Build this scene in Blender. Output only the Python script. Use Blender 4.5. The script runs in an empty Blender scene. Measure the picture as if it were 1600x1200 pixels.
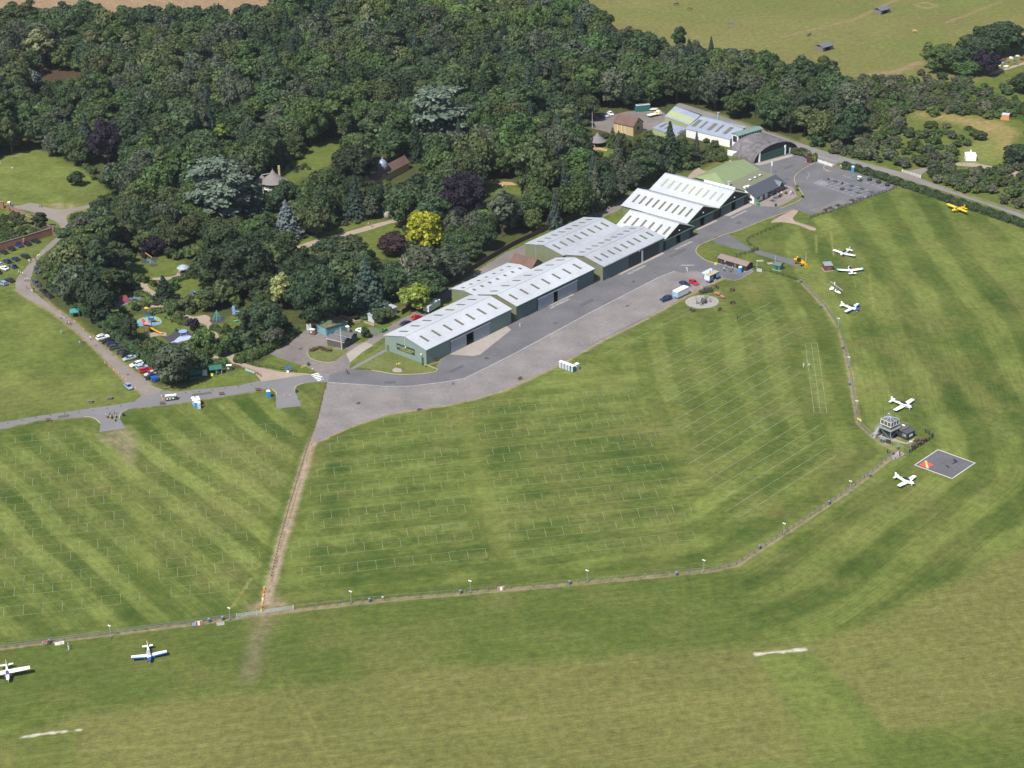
import bpy,bmesh,math,random
import numpy as np
from mathutils import Vector,Matrix
from mathutils.geometry import tessellate_polygon
R=math.radians
rng=np.random.default_rng(7)
random.seed(7)
SC=bpy.context.scene
COL=SC.collection
# ------------------------------------------------------------------ camera
CAM_H=270.0
FPX=2986.5
PITCH,ROLL=R(26.015),R(-1.427)
_fw=Vector((0,math.cos(PITCH),-math.sin(PITCH)))
_up=Vector((0,math.sin(PITCH),math.cos(PITCH)))
_rt=Vector((1,0,0))
CR=_rt*math.cos(ROLL)+_up*math.sin(ROLL)
CU=-_rt*math.sin(ROLL)+_up*math.cos(ROLL)
cd=bpy.data.cameras.new('camera')
cam=bpy.data.objects.new('camera',cd)
COL.objects.link(cam)
M=Matrix((( CR.x,CU.x,-_fw.x,0),(CR.y,CU.y,-_fw.y,0),(CR.z,CU.z,-_fw.z,CAM_H),(0,0,0,1)))
cam.matrix_world=M
cd.sensor_width=36.0
cd.lens=FPX/1600.0*36.0
cd.clip_start=1.0
cd.clip_end=20000.0
SC.camera=cam
# ------------------------------------------------------------------ sky, sun, exposure
SUN_EL=R(54.0)
SUN_H=Vector((-0.60,-0.80))
w=bpy.data.worlds.new('World'); SC.world=w; w.use_nodes=True
nt=w.node_tree
sky=nt.nodes.new('ShaderNodeTexSky'); sky.sky_type='NISHITA'; sky.sun_disc=False
sky.sun_elevation=SUN_EL; sky.sun_rotation=math.atan2(SUN_H.x,SUN_H.y)
bg=nt.nodes['Background']; nt.links.new(sky.outputs[0],bg.inputs[0]); bg.inputs[1].default_value=0.105
sd=bpy.data.lights.new('sun','SUN'); sd.energy=4.9; sd.angle=R(0.53); sd.color=(1.0,0.955,0.88)
so=bpy.data.objects.new('sun',sd); COL.objects.link(so)
sv=Vector((SUN_H.x*math.cos(SUN_EL),SUN_H.y*math.cos(SUN_EL),math.sin(SUN_EL)))
so.rotation_euler=sv.to_track_quat('Z','Y').to_euler(); so.location=(-100,200,400)
SC.view_settings.view_transform='Standard'; SC.view_settings.look='None'
SC.view_settings.exposure=0.55; SC.view_settings.gamma=1.0
SC.render.engine='CYCLES'
SC.cycles.use_denoising=True
SC.cycles.use_adaptive_sampling=True; SC.cycles.adaptive_threshold=0.02
SC.cycles.max_bounces=5; SC.cycles.diffuse_bounces=3; SC.cycles.volume_bounces=0
SC.cycles.transparent_max_bounces=6
# ------------------------------------------------------------------ helpers
def at(x,y,z=0.0):
 d=CR*((x -800)/FPX) -CU*((y -600)/FPX)+_fw
 t=-(CAM_H -z)/d.z
 return (d.x*t,d.y*t)
def at3(x,y,z=0.0):
 p=at(x,y,z); return Vector((p[0],p[1],z))
def px(X,Y,Z=0.0):
 v=Vector((X,Y,Z -CAM_H)); q=v.dot(_fw)
 return (800+FPX*v.dot(CR)/q,600 -FPX*v.dot(CU)/q)
def pxs(X,Y):
 """pixels per metre across at a ground point"""
 return FPX/Vector((X,Y,-CAM_H)).dot(_fw)
def W(pts): return [at(*p) for p in pts]
def inpoly(x,y,P):
 c=False; j=len(P) -1
 for i in range(len(P)):
  xi,yi=P[i]; xj,yj=P[j]
  if (yi>y) != (yj>y) and x<(xj -xi)*(y -yi)/(yj -yi)+xi: c=not c
  j=i
 return c
def inpoly_np(X,Y,P):
 c=np.zeros(X.shape,bool); j=len(P) -1
 for i in range(len(P)):
  xi,yi=P[i]; xj,yj=P[j]
  m=((yi>Y) != (yj>Y)) & (X<(xj -xi)*(Y -yi)/((yj -yi) or 1e-9)+xi)
  c ^= m; j=i
 return c
def dline_np(X,Y,L):
 """distance to polyline, signed by side (left of travel positive)"""
 best=np.full(X.shape,1e9); sg=np.ones(X.shape)
 for (x0,y0),(x1,y1) in zip(L[:-1],L[1:]):
  dx,dy=x1 -x0,y1 -y0; q=dx*dx+dy*dy
  t=np.clip(((X -x0)*dx+(Y -y0)*dy)/q,0,1)
  d=np.hypot(X -x0 -t*dx,Y -y0 -t*dy)
  s=np.sign(dx*(Y -y0) -dy*(X -x0))
  m=d<best; best=np.where(m,d,best); sg=np.where(m,s,sg)
 return best,sg
def smooth(pts,n=5,closed=True):
 out=[]; N=len(pts)
 rngi=range(N) if closed else range(N -1)
 for i in rngi:
  if closed: a,b,c,d=pts[i -1],pts[i],pts[(i+1) % N],pts[(i+2) % N]
  else: a,b,c,d=pts[max(i -1,0)],pts[i],pts[i+1],pts[min(i+2,N -1)]
  for k in range(n):
   t=k/n
   out.append(tuple(0.5*((2*b[j])+(-a[j]+c[j])*t+(2*a[j] -5*b[j]+4*c[j] -d[j])*t*t+(-a[j]+3*b[j] -3*c[j]+d[j])*t ** 3) for j in (0,1)))
 if not closed: out.append(tuple(pts[-1]))
 return out
def T(o,label=None,cat=None,group=None,kind=None):
 if label: o['label']=label
 if cat: o['category']=cat
 if group: o['group']=group
 if kind: o['kind']=kind
 return o
def empty(name,loc,rz=0.0,label=None,cat=None,group=None):
 o=bpy.data.objects.new(name,None); COL.objects.link(o)
 o.location=loc if len(loc)==3 else (loc[0],loc[1],0.0)
 o.rotation_euler=(0,0,rz); o.empty_display_size=0.5
 return T(o,label,cat,group)
def kids(o): return [c for c in COL.objects if c.parent==o]
CH={}
def copy_tree(o,parent=None):
 c=o.copy(); COL.objects.link(c)
 if parent is not None: c.parent=parent; CH.setdefault(parent.name,[]).append(c)
 for k in CH.get(o.name,[]): copy_tree(k,c)
 return c
def place(o,loc,rz,label,cat=None,group=None,scale=None):
 o.location=loc if len(loc)==3 else (loc[0],loc[1],0.0); o.rotation_euler=(0,0,rz)
 if scale: o.scale=scale if not isinstance(scale,(int,float)) else (scale,)*3
 T(o,label,cat,group); return o
MATS={}
def mat(name,col,rough=0.7,metal=0.0,var=0.12,scale=1.5,spec=0.3,stripes=None,var2=0.0,coord='Object'):
 if name in MATS: return MATS[name]
 m=bpy.data.materials.new(name); m.use_nodes=True; n=m.node_tree; b=n.nodes['Principled BSDF']
 b.inputs['Roughness'].default_value=rough; b.inputs['Metallic'].default_value=metal
 b.inputs['Specular IOR Level'].default_value=spec
 tc=n.nodes.new('ShaderNodeTexCoord')
 nz=n.nodes.new('ShaderNodeTexNoise'); nz.inputs['Scale'].default_value=scale; nz.inputs['Detail'].default_value=5
 n.links.new(tc.outputs[coord],nz.inputs['Vector'])
 mr=n.nodes.new('ShaderNodeMapRange'); mr.inputs[1].default_value=0.3; mr.inputs[2].default_value=0.7
 mr.inputs[3].default_value=1 -var; mr.inputs[4].default_value=1+var
 n.links.new(nz.outputs['Fac'],mr.inputs[0])
 val=mr.outputs[0]
 if var2:
  nz2=n.nodes.new('ShaderNodeTexNoise'); nz2.inputs['Scale'].default_value=scale*0.12; nz2.inputs['Detail'].default_value=4
  n.links.new(tc.outputs[coord],nz2.inputs['Vector'])
  m2=n.nodes.new('ShaderNodeMapRange'); m2.inputs[1].default_value=0.3; m2.inputs[2].default_value=0.7
  m2.inputs[3].default_value=1 -var2; m2.inputs[4].default_value=1+var2
  n.links.new(nz2.outputs['Fac'],m2.inputs[0])
  mm=n.nodes.new('ShaderNodeMath'); mm.operation='MULTIPLY'
  n.links.new(val,mm.inputs[0]); n.links.new(m2.outputs[0],mm.inputs[1]); val=mm.outputs[0]
 if stripes:
  ax,per,dep=stripes
  sx=n.nodes.new('ShaderNodeSeparateXYZ'); n.links.new(tc.outputs[coord],sx.inputs[0])
  md=n.nodes.new('ShaderNodeMath'); md.operation='DIVIDE'; md.inputs[1].default_value=per; n.links.new(sx.outputs[ax],md.inputs[0])
  fr=n.nodes.new('ShaderNodeMath'); fr.operation='FRACT'; n.links.new(md.outputs[0],fr.inputs[0])
  ms=n.nodes.new('ShaderNodeMapRange'); ms.inputs[1].default_value=0.0; ms.inputs[2].default_value=0.25
  ms.inputs[3].default_value=1 -dep; ms.inputs[4].default_value=1.0; n.links.new(fr.outputs[0],ms.inputs[0])
  mm=n.nodes.new('ShaderNodeMath'); mm.operation='MULTIPLY'
  n.links.new(val,mm.inputs[0]); n.links.new(ms.outputs[0],mm.inputs[1]); val=mm.outputs[0]
 mx=n.nodes.new('ShaderNodeVectorMath'); mx.operation='SCALE'; mx.inputs[0].default_value=col[:3]
 n.links.new(val,mx.inputs['Scale']); n.links.new(mx.outputs[0],b.inputs['Base Color'])
 MATS[name]=m; return m
def leafmat(name,col,hv=0.25):
 if name in MATS: return MATS[name]
 m=bpy.data.materials.new(name); m.use_nodes=True; n=m.node_tree; b=n.nodes['Principled BSDF']
 b.inputs['Roughness'].default_value=0.75; b.inputs['Specular IOR Level'].default_value=0.25
 oi=n.nodes.new('ShaderNodeObjectInfo'); ge=n.nodes.new('ShaderNodeNewGeometry'); tc=n.nodes.new('ShaderNodeTexCoord')
 nz=n.nodes.new('ShaderNodeTexNoise'); nz.inputs['Scale'].default_value=0.45; nz.inputs['Detail'].default_value=3
 n.links.new(tc.outputs['Object'],nz.inputs['Vector'])
 def mr(src,a,b_,c,d):
  q=n.nodes.new('ShaderNodeMapRange'); q.inputs[1].default_value=a; q.inputs[2].default_value=b_
  q.inputs[3].default_value=c; q.inputs[4].default_value=d; n.links.new(src,q.inputs[0]); return q.outputs[0]
 def mul(a,b_):
  q=n.nodes.new('ShaderNodeMath'); q.operation='MULTIPLY'; n.links.new(a,q.inputs[0]); n.links.new(b_,q.inputs[1]); return q.outputs[0]
 v=mul(mul(mr(oi.outputs['Random'],0,1,1 -hv,1+hv),mr(ge.outputs['Random Per Island'],0,1,0.68,1.34)),mr(nz.outputs['Fac'],0.35,0.65,0.78,1.22))
 hs=n.nodes.new('ShaderNodeHueSaturation'); hs.inputs['Color'].default_value=(*col,1)
 q=n.nodes.new('ShaderNodeMath'); q.operation='MULTIPLY'; q.inputs[1].default_value=7.31; n.links.new(oi.outputs['Random'],q.inputs[0])
 f=n.nodes.new('ShaderNodeMath'); f.operation='FRACT'; n.links.new(q.outputs[0],f.inputs[0])
 n.links.new(mr(f.outputs[0],0,1,0.49,0.525),hs.inputs['Hue'])
 n.links.new(mr(ge.outputs['Random Per Island'],0,1,1.1,0.9),hs.inputs['Saturation'])
 n.links.new(v,hs.inputs['Value']); n.links.new(hs.outputs[0],b.inputs['Base Color'])
 tr=n.nodes.new('ShaderNodeBsdfTranslucent'); n.links.new(hs.outputs[0],tr.inputs['Color'])
 ms=n.nodes.new('ShaderNodeMixShader'); ms.inputs[0].default_value=0.30
 n.links.new(b.outputs[0],ms.inputs[1]); n.links.new(tr.outputs[0],ms.inputs[2])
 n.links.new(ms.outputs[0],n.nodes['Material Output'].inputs['Surface'])
 MATS[name]=m; return m
class MB:
 def __init__(s): s.v=[]; s.f=[]; s.m=[]
 def add(s,vs,fs,mi=0):
  o=len(s.v); s.v+=[tuple(v) for v in vs]
  for f in fs: s.f.append(tuple(i+o for i in f)); s.m.append(mi)
 def box(s,x0,x1,y0,y1,z0,z1,mi=0):
  s.add([(x0,y0,z0),(x1,y0,z0),(x1,y1,z0),(x0,y1,z0),(x0,y0,z1),(x1,y0,z1),(x1,y1,z1),(x0,y1,z1)],
    [(0,3,2,1),(4,5,6,7),(0,1,5,4),(1,2,6,5),(2,3,7,6),(3,0,4,7)],mi)
 def cbox(s,c,d,mi=0): s.box(c[0]-d[0]/2,c[0]+d[0]/2,c[1]-d[1]/2,c[1]+d[1]/2,c[2]-d[2]/2,c[2]+d[2]/2,mi)
 def hexa(s,lo,hi,mi=0):
  """lo, hi: 4 points each (counter-clockwise from above)"""
  s.add(list(lo)+list(hi),[(0,3,2,1),(4,5,6,7),(0,1,5,4),(1,2,6,5),(2,3,7,6),(3,0,4,7)],mi)
 def prism(s,poly,z0,z1,mi=0):
  n=len(poly); vs=[(x,y,z0) for x,y in poly]+[(x,y,z1) for x,y in poly]
  s.add(vs,[tuple(range(n))[::-1],tuple(range(n,2*n))]+[(i,(i+1) % n,n+(i+1) % n,n+i) for i in range(n)],mi)
 def tube(s,p0,p1,r0,r1=None,n=6,mi=0):
  r1=r0 if r1 is None else r1
  p0=Vector(p0); p1=Vector(p1); d=(p1 -p0)
  if d.length<1e-6: return
  d.normalize(); a=d.orthogonal().normalized(); b=d.cross(a)
  vs=[]
  for p,r in ((p0,r0),(p1,r1)):
   for k in range(n):
    t=2*math.pi*k/n; vs.append(p+a*(r*math.cos(t))+b*(r*math.sin(t)))
  s.add(vs,[tuple(range(n))[::-1],tuple(range(n,2*n))]+[(i,(i+1) % n,n+(i+1) % n,n+i) for i in range(n)],mi)
 def bar(s,p0,p1,w,h,mi=0):
  p0=Vector(p0); p1=Vector(p1); d=(p1 -p0).normalized()
  side=Vector((-d.y,d.x,0)); side=side.normalized() if side.length>1e-6 else Vector((1,0,0))
  up=side.cross(d)*-1
  a,b=side*w/2,up*h/2
  s.add([p0-a-b,p0+a-b,p0+a+b,p0-a+b,p1-a-b,p1+a-b,p1+a+b,p1-a+b],
    [(0,3,2,1),(4,5,6,7),(0,1,5,4),(1,2,6,5),(2,3,7,6),(3,0,4,7)],mi)
 def lathe(s,prof,c=(0,0),n=12,mi=0,sx=1,sy=1):
  vs=[]
  for r,z in prof:
   for k in range(n):
    t=2*math.pi*k/n; vs.append((c[0]+r*sx*math.cos(t),c[1]+r*sy*math.sin(t),z))
  fs=[]
  for i in range(len(prof) -1):
   for k in range(n): fs.append((i*n+k,i*n+(k+1) % n,(i+1)*n+(k+1) % n,(i+1)*n+k))
  fs.append(tuple(range(n))[::-1]); fs.append(tuple((len(prof)-1)*n+k for k in range(n)))
  s.add(vs,fs,mi)
 def ball(s,c,r,n=8,m=6,mi=0,sq=(1,1,1)):
  prof=[(max(1e-3,math.sin(math.pi*i/m)),-math.cos(math.pi*i/m)) for i in range(m+1)]
  vs=[];
  for q,z in prof:
   for k in range(n):
    t=2*math.pi*k/n; vs.append((c[0]+r*sq[0]*q*math.cos(t),c[1]+r*sq[1]*q*math.sin(t),c[2]+r*sq[2]*z))
  fs=[(i*n+k,i*n+(k+1) % n,(i+1)*n+(k+1) % n,(i+1)*n+k) for i in range(m) for k in range(n)]
  s.add(vs,fs,mi)
 def loft(s,secs,mi=0,cap=True):
  n=len(secs[0]); vs=[p for q in secs for p in q]
  fs=[(i*n+k,i*n+(k+1) % n,(i+1)*n+(k+1) % n,(i+1)*n+k) for i in range(len(secs)-1) for k in range(n)]
  if cap: fs+=[tuple(range(n))[::-1],tuple((len(secs)-1)*n+k for k in range(n))]
  s.add(vs,fs,mi)
 def mesh(s,name,mats,smooth_=False):
  me=bpy.data.meshes.new(name); me.from_pydata(s.v,[],s.f)
  if not isinstance(mats,(list,tuple)): mats=[mats]
  for m in mats: me.materials.append(m)
  if len(mats)>1: me.polygons.foreach_set('material_index',s.m)
  if smooth_: me.polygons.foreach_set('use_smooth',[True]*len(s.f))
  bm=bmesh.new(); bm.from_mesh(me); bmesh.ops.recalc_face_normals(bm,faces=bm.faces); bm.to_mesh(me); bm.free()
  me.update(); return me
 def build(s,name,mats,parent=None,loc=None,rz=0.0,smooth_=False,bevel=0):
  o=bpy.data.objects.new(name,s.mesh(name,mats,smooth_)); COL.objects.link(o)
  if parent is not None: o.parent=parent; CH.setdefault(parent.name,[]).append(o)
  if loc is not None: o.location=loc if len(loc)==3 else (loc[0],loc[1],0)
  o.rotation_euler=(0,0,rz)
  if bevel:
   b=o.modifiers.new('bevel','BEVEL'); b.width=bevel; b.segments=1; b.limit_method='ANGLE'
  return o
def one(name,fn,mats,parent=None,**k):
 m=MB(); fn(m); return m.build(name,mats,parent,**k)
def sheet(name,poly,z,material,sm=0,world=False,kind='structure',label=None,rag=0):
 P=poly if world else W(poly)
 if sm: P=smooth(P,sm)
 if rag:
  Q=[]
  for (x0,y0),(x1,y1) in zip(P,P[1:]+P[:1]):
   L=math.hypot(x1-x0,y1-y0); n=max(1,int(L/1.1))
   for k in range(n):
    e=rag if k else 0
    Q.append((x0+(x1-x0)*k/n+random.gauss(0,1)*e,y0+(y1-y0)*k/n+random.gauss(0,1)*e))
  P=Q
 tris=tessellate_polygon([[Vector((x,y,0)) for x,y in P]])
 me=bpy.data.meshes.new(name); me.from_pydata([(x,y,z) for x,y in P],[],[tuple(t) for t in tris])
 me.materials.append(material); me.update()
 bm=bmesh.new(); bm.from_mesh(me)
 for f in bm.faces:
  if f.normal.z<0: f.normal_flip()
 bm.to_mesh(me); bm.free()
 o=bpy.data.objects.new(name,me); COL.objects.link(o); o['kind']=kind
 if label: o['label']=label
 return o
def ribbon_mb(mb,L,wd,z0,z1=None,mi=0):
 """flat (or raised if z1) strip along a world polyline"""
 n=len(L); A=[]; B=[]
 for i in range(n):
  a=L[max(i-1,0)]; b=L[min(i+1,n-1)]
  dx,dy=b[0]-a[0],b[1]-a[1]; q=math.hypot(dx,dy) or 1
  nx,ny=-dy/q*wd/2,dx/q*wd/2
  A.append((L[i][0]+nx,L[i][1]+ny)); B.append((L[i][0]-nx,L[i][1]-ny))
 if z1 is None:
  mb.add([(x,y,z0) for x,y in A]+[(x,y,z0) for x,y in B],[(n+i,n+i+1,i+1,i) for i in range(n-1)],mi)
 else:
  for i in range(n-1):
   mb.hexa([(*B[i],z0),(*B[i+1],z0),(*A[i+1],z0),(*A[i],z0)],[(*B[i],z1),(*B[i+1],z1),(*A[i+1],z1),(*A[i],z1)],mi)
def ang(p,q):
 a=at(*p); b=at(*q); return math.atan2(b[1]-a[1],b[0]-a[0])
ORD=['nearest','second nearest','third nearest','fourth nearest','fifth nearest','sixth nearest','seventh nearest','eighth nearest','ninth nearest','tenth nearest',
  'eleventh nearest','twelfth nearest','thirteenth nearest','fourteenth nearest','fifteenth nearest','sixteenth nearest','seventeenth nearest','eighteenth nearest','nineteenth nearest','twentieth nearest']
# ------------------------------------------------------------------ ground sheet
FENCE_PX=[(-30,1017),(100,1000),(300,975),(430,957),(600,938),(730,927),(880,914),(1000,903),(1110,892),(1150,883),(1190,857),(1260,811),(1330,764),(1403,706),(1372,688),(1342,662),(1334,620),(1328,580),(1313,515),(1290,480),(1252,440),(1180,423)]
FENCE=W(FENCE_PX)
def vnoise(X,Y,sc,seed):
 r=np.random.default_rng(seed); G=r.random((256,256))
 x=X/sc+1000.3; y=Y/sc+1000.7
 xi=np.floor(x).astype(int); yi=np.floor(y).astype(int); fx=x -xi; fy=y -yi
 fx=fx*fx*(3 -2*fx); fy=fy*fy*(3 -2*fy)
 g=lambda a,b: G[a % 256,b % 256]
 return (g(xi,yi)*(1-fx)+g(xi+1,yi)*fx)*(1-fy)+(g(xi,yi+1)*(1-fx)+g(xi+1,yi+1)*fx)*fy
def fbm(X,Y,sc,seed,n=4):
 s=0; a=1; t=0
 for i in range(n): s=s+a*vnoise(X,Y,sc/2**i,seed+i); t+=a; a *= 0.55
 return s/t
def blur(m,k):
 if k<1: return m
 for ax in (0,1):
  p=np.pad(m,[(k,k) if a==ax else (0,0) for a in (0,1)],mode='edge')
  c=np.cumsum(p,axis=ax); c=np.insert(c,0,0,axis=ax)
  n=2*k+1
  m=(c[n:,:] -c[:-n,:])/n if ax==0 else (c[:,n:] -c[:,:-n])/n
 return m
ys=[352.0]
while ys[-1]<1150: ys.append(ys[-1]+0.42*(ys[-1]/360.0) ** 0.95)
NY=len(ys)
ys=[-4000,-1000,0,200,300,335]+ys+[1200,1300,1600,2400,5000,12000]
ss=list(np.linspace(-1,1,880))
ss=[-60,-20,-6,-3,-1.8,-1.3,-1.08]+ss+[1.08,1.3,1.8,3,6,20,60]
Yg,Sg=np.meshgrid(np.array(ys),np.array(ss),indexing='ij')
HW=np.maximum(0.235*Yg+46,120)
Xg=Sg*HW
C_MID,C_LIGHT,C_DARK=np.array((.079,.101,.0215)),np.array((.121,.146,.035)),np.array((.048,.073,.0135))
C_DRY,C_STUB,C_SOIL=np.array((.124,.120,.038)),np.array((.215,.150,.086)),np.array((.27,.205,.145))
n1=fbm(Xg,Yg,26,11); n2=fbm(Xg,Yg,7,21); n3=fbm(Xg,Yg,60,31); n4=fbm(Xg,Yg,2.2,41,3)
def pm(poly,k=2,world=False): return blur(inpoly_np(Xg,Yg,poly if world else W(poly)).astype(float),k)
d,sd_=dline_np(Xg,Yg,FENCE)
P0,P1=FENCE[0],FENCE[6]
aA=math.atan2(P1[1]-P0[1],P1[0]-P0[0]); cA,sA=math.cos(aA),math.sin(aA)
perpA=-Xg*sA+Yg*cA; alongA=Xg*cA+Yg*sA
FL=np.stack([perpA,alongA,np.zeros_like(perpA)],-1)
t=0.5+(n1 -.5)*0.9+(n2 -.5)*0.75
def stripe(q,per,seed,jit=0.6):
 q=q/per+(fbm(Xg,Yg,34,seed,2) -.5)*jit
 b=np.floor(q); f=q -b
 rr=np.random.default_rng(seed).random(4001)
 v0=rr[(b.astype(int)) % 4001]; v1=rr[(b.astype(int)+1) % 4001]
 e=np.clip((f -.35)/.3,0,1); e=e*e*(3 -2*e)
 alt=np.where(b.astype(int) % 2==0,1.0,-1.0); alt=alt*(1-e) -alt*e
 return 0.62*alt+0.76*((v0*(1-e)+v1*e) -.5)
AIR=[(1180,423),(1252,440),(1290,480),(1313,515),(1328,580),(1334,620),(1342,662),(1372,688),(1403,706),(1330,764),(1260,811),(1190,857),(1150,883),(1170,1005),(1300,985),(1445,925),(1640,830),(1640,340),(1400,292),(1265,342)]
m_air=pm(AIR,5)
BL=W([(-200,1040),(430,957),(880,914),(1110,892),(1190,857),(1330,764),(1395,712),(1385,680),(1350,600),(1300,490),(1225,350),(1120,170)])
d_b,_=dline_np(Xg,Yg,BL)
bands=stripe(d_b+(n3-.5)*7,8.6,5,.8)
t=t+m_air*bands*0.40*(0.45+1.1*fbm(Xg,Yg,38,77,2))
FL[...,0]=FL[...,0]*(1-np.round(m_air))+d*np.round(m_air)
al=np.where(m_air>.5,Xg*0.5 -Yg*0.6,alongA); FL[...,1]=al
m_in=pm([(1180,423),(1252,440),(1313,515),(1328,580),(1342,662),(1403,706),(1260,811),(1150,883),(900,905),(980,830),(1100,720),(1010,640),(980,560),(1040,485),(1150,440)],10)
t=t+m_in*stripe(d_b,6.2,9,.7)*0.30
m_c=pm([(500,690),(640,655),(745,628),(830,596),(1030,500),(1000,640),(1120,760),(980,900),(430,950)],8)
t=t+m_c*((fbm(Xg,Yg,12,55) -.5)*0.55+.20*stripe(perpA,4.6,15,.35))
dk=pm([(500,690),(570,690),(560,760),(545,830),(525,880),(470,880),(490,780)],8)*pm([(515,695),(552,690),(545,780),(520,900),(480,900),(500,780)],6)
t=t -0.35*dk
lane=dline_np(Xg,Yg,W([(715,640),(740,700),(765,790),(790,860),(820,885)]))[0]; t=t*(1 -.6*np.exp(-(lane/3.6)**2))+0.62*np.exp(-(lane/3.6)**2)
lane2=dline_np(Xg,Yg,W([(1015,622),(1040,670),(1075,720),(1100,790),(1090,850)]))[0]; t=t+0.30*np.exp(-(lane2/5.0)**2)
a0,a1=at(50,695),at(225,850); aB=math.atan2(a1[1]-a0[1],a1[0]-a0[0])
perpB=-Xg*math.sin(aB)+Yg*math.cos(aB); alongB=Xg*math.cos(aB)+Yg*math.sin(aB)
LF=[(-60,680),(150,668),(200,672),(260,640),(500,603),(487,680),(412,940),(300,968),(-60,1010)]
m_l=pm(LF,5)
t=t+m_l*stripe(perpB,5.3,3,.8)*0.44
k_=m_l>.5; FL[...,0]=np.where(k_,perpB,FL[...,0]); FL[...,1]=np.where(k_,alongB,FL[...,1])
lane3=dline_np(Xg,Yg,W([(192,690),(205,735),(222,790),(232,840),(240,880)]))[0]; t=t+0.34*np.exp(-(lane3/2.6)**2)
m_ul=pm([(-60,470),(10,440),(90,500),(215,610),(180,632),(-60,665)],6); t=t+m_ul*(0.1+0.5*(fbm(Xg,Yg,18,91) -.5))
m_lw=pm([(-60,250),(60,225),(130,262),(190,315),(95,332),(50,320),(-60,330)],4); t=t+m_lw*0.28
m_rw=pm([(-60,1015),(430,958),(1150,884),(1190,1010),(700,1045),(400,1080),(130,1112),(-60,1140)],6)
t=t*(1 -.55*m_rw)+m_rw*(0.5 -0.12+0.5*(fbm(Xg*.35,Yg,9,66)-.5))*.55+m_rw*(-0.06)
t=np.clip(t,-0.35,1.35)
colr=np.where(t[...,None]<.5,C_DARK+(C_MID -C_DARK)*(t[...,None]+.0)*2,C_MID+(C_LIGHT -C_MID)*(t[...,None] -.5)*2)
colr=np.clip(colr,.004,1)
det=np.zeros(Xg.shape)
def mixc(c,m):
 global colr
 colr=colr*(1 -m[...,None])+np.array(c)*m[...,None]
mixc(C_DRY*.95,np.clip((fbm(Xg,Yg,15,101) -.50)*3.2,0,1)*.50)
m_dry=pm([(-60,1190),(30,1155),(130,1112),(400,1080),(700,1045),(1170,1007),(1290,1000),(1445,932),(1640,838),(1640,1110),(1300,1160),(1640,1260),(-60,1260)],5)
strip2=pm([(1183,1024),(1228,1021),(1305,1092),(1380,1210),(1285,1210),(1228,1095)],2); strip2d=pm([(1229,1021),(1262,1016),(1332,1080),(1445,1210),(1381,1210),(1306,1092)],2)
strip1=pm([(25,1153),(128,1140),(118,1170),(105,1215),(18,1215)],4)
rwy2=pm([(1640,1165),(1380,1180),(1200,1215),(1640,1215)],4)
dd=m_dry*(1 -.85*strip2)*(1 -.8*strip2d)*(1 -.85*strip1)*(1 -.7*rwy2)
mixc(C_DRY,dd*(0.52+0.7*np.clip(fbm(Xg*.5,Yg*1.4,16,131) -.35,0,1)))
det=np.maximum(det,dd*(0.35+0.9*np.clip(fbm(Xg,Yg,30,141) -.3,0,1)))
mixc(C_LIGHT*.92,strip2*.55); mixc(C_DARK*1.4,strip2d*.3); mixc(C_MID,strip1*.3)
m_d2=pm([(-60,600),(60,590),(160,610),(210,625),(100,640),(-60,655)],10); mixc(C_DRY,m_d2*.35)
def patch(pts,c,a,k=3): mixc(c,pm(pts,k)*a*(0.55+.9*np.clip(n4-.2,0,1)))
patch([(150,675),(205,667),(215,700),(205,730),(185,700),(160,690)],C_SOIL*.8,.6,4)
patch([(190,730),(215,730),(235,860),(215,870)],C_LIGHT,.4,4)
patch([(377,1065),(392,1000),(402,965),(434,958),(414,1000),(396,1070)],C_SOIL*.66,.6,6)
patch([(380,950),(425,925),(455,950),(400,965)],C_SOIL*.8,.6,4)
patch([(60,320),(150,318),(180,300),(130,335),(95,338)],C_DRY*1.3,.8,3)
patch([(80,318),(95,315),(100,322),(88,326)],C_SOIL,.6,2); patch([(103,318),(118,322),(112,328)],C_SOIL,.6,1)
TRK=W([(507,650),(498,672),(484,700),(470,750),(455,800),(440,850),(428,895),(420,925),(414,942)])
dt,_=dline_np(Xg,Yg,TRK)
mixc(C_SOIL*.95,np.clip(1.35 -dt/1.55+(n4 -.5)*.7,0,1))
mid=np.clip(1 -dt/.42,0,1)*np.clip((px(0,0)[0]*0+(660 -Yg)/60),0,.6)*(n4>.42); mixc(C_MID*.7,mid)
vg,_=dline_np(Xg,Yg,[(x-3.1,y) for x,y in TRK]); mixc(C_DARK*1.1,np.clip(1.2 -vg/1.3,0,1)*.6)
sg=(sd_<0); fd=np.where(Xg>-400,d,99)
mixc(C_SOIL*.86,np.clip(1.5 -np.abs(d -.5)/.42+(n4-.5)*1.3,0,1)*pm([(-60,1025),(-60,960),(400,935),(1100,870),(1330,740),(1370,700),(1325,650),(1315,560),(1240,440),(1270,430),(1350,600),(1420,720),(1330,790),(1160,900),(900,930),(430,975)],1)*.62)
for L,wd,a in (([(392,905),(365,945),(360,950)],.5,.7),([(1280,360),(1292,357)],.5,.5),([(1275,367),(1276,395)],.45,.7),([(1298,362),(1303,400)],.45,.75),([(1334,436),(1337,450)],.4,.5),([(1358,428),(1365,480)],.4,.5),
     ([(437,1072),(470,1130),(505,1200)],.5,.2),([(455,1075),(490,1130),(520,1200)],.5,.2),([(985,1020),(990,1070),(985,1105)],.35,.2),
     ([(-20,1190),(130,1172),(420,1160),(700,1130),(980,1108),(1200,1085)],.8,.28),([(430,1172),(800,1136),(1200,1092)],.4,.2),([(1235,700),(1300,650)],.5,.2)):
 q,_=dline_np(Xg,Yg,W(L)); mixc(C_DRY*1.45,np.clip(1.3 -q/wd,0,1)*a*(0.5+n4))
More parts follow.
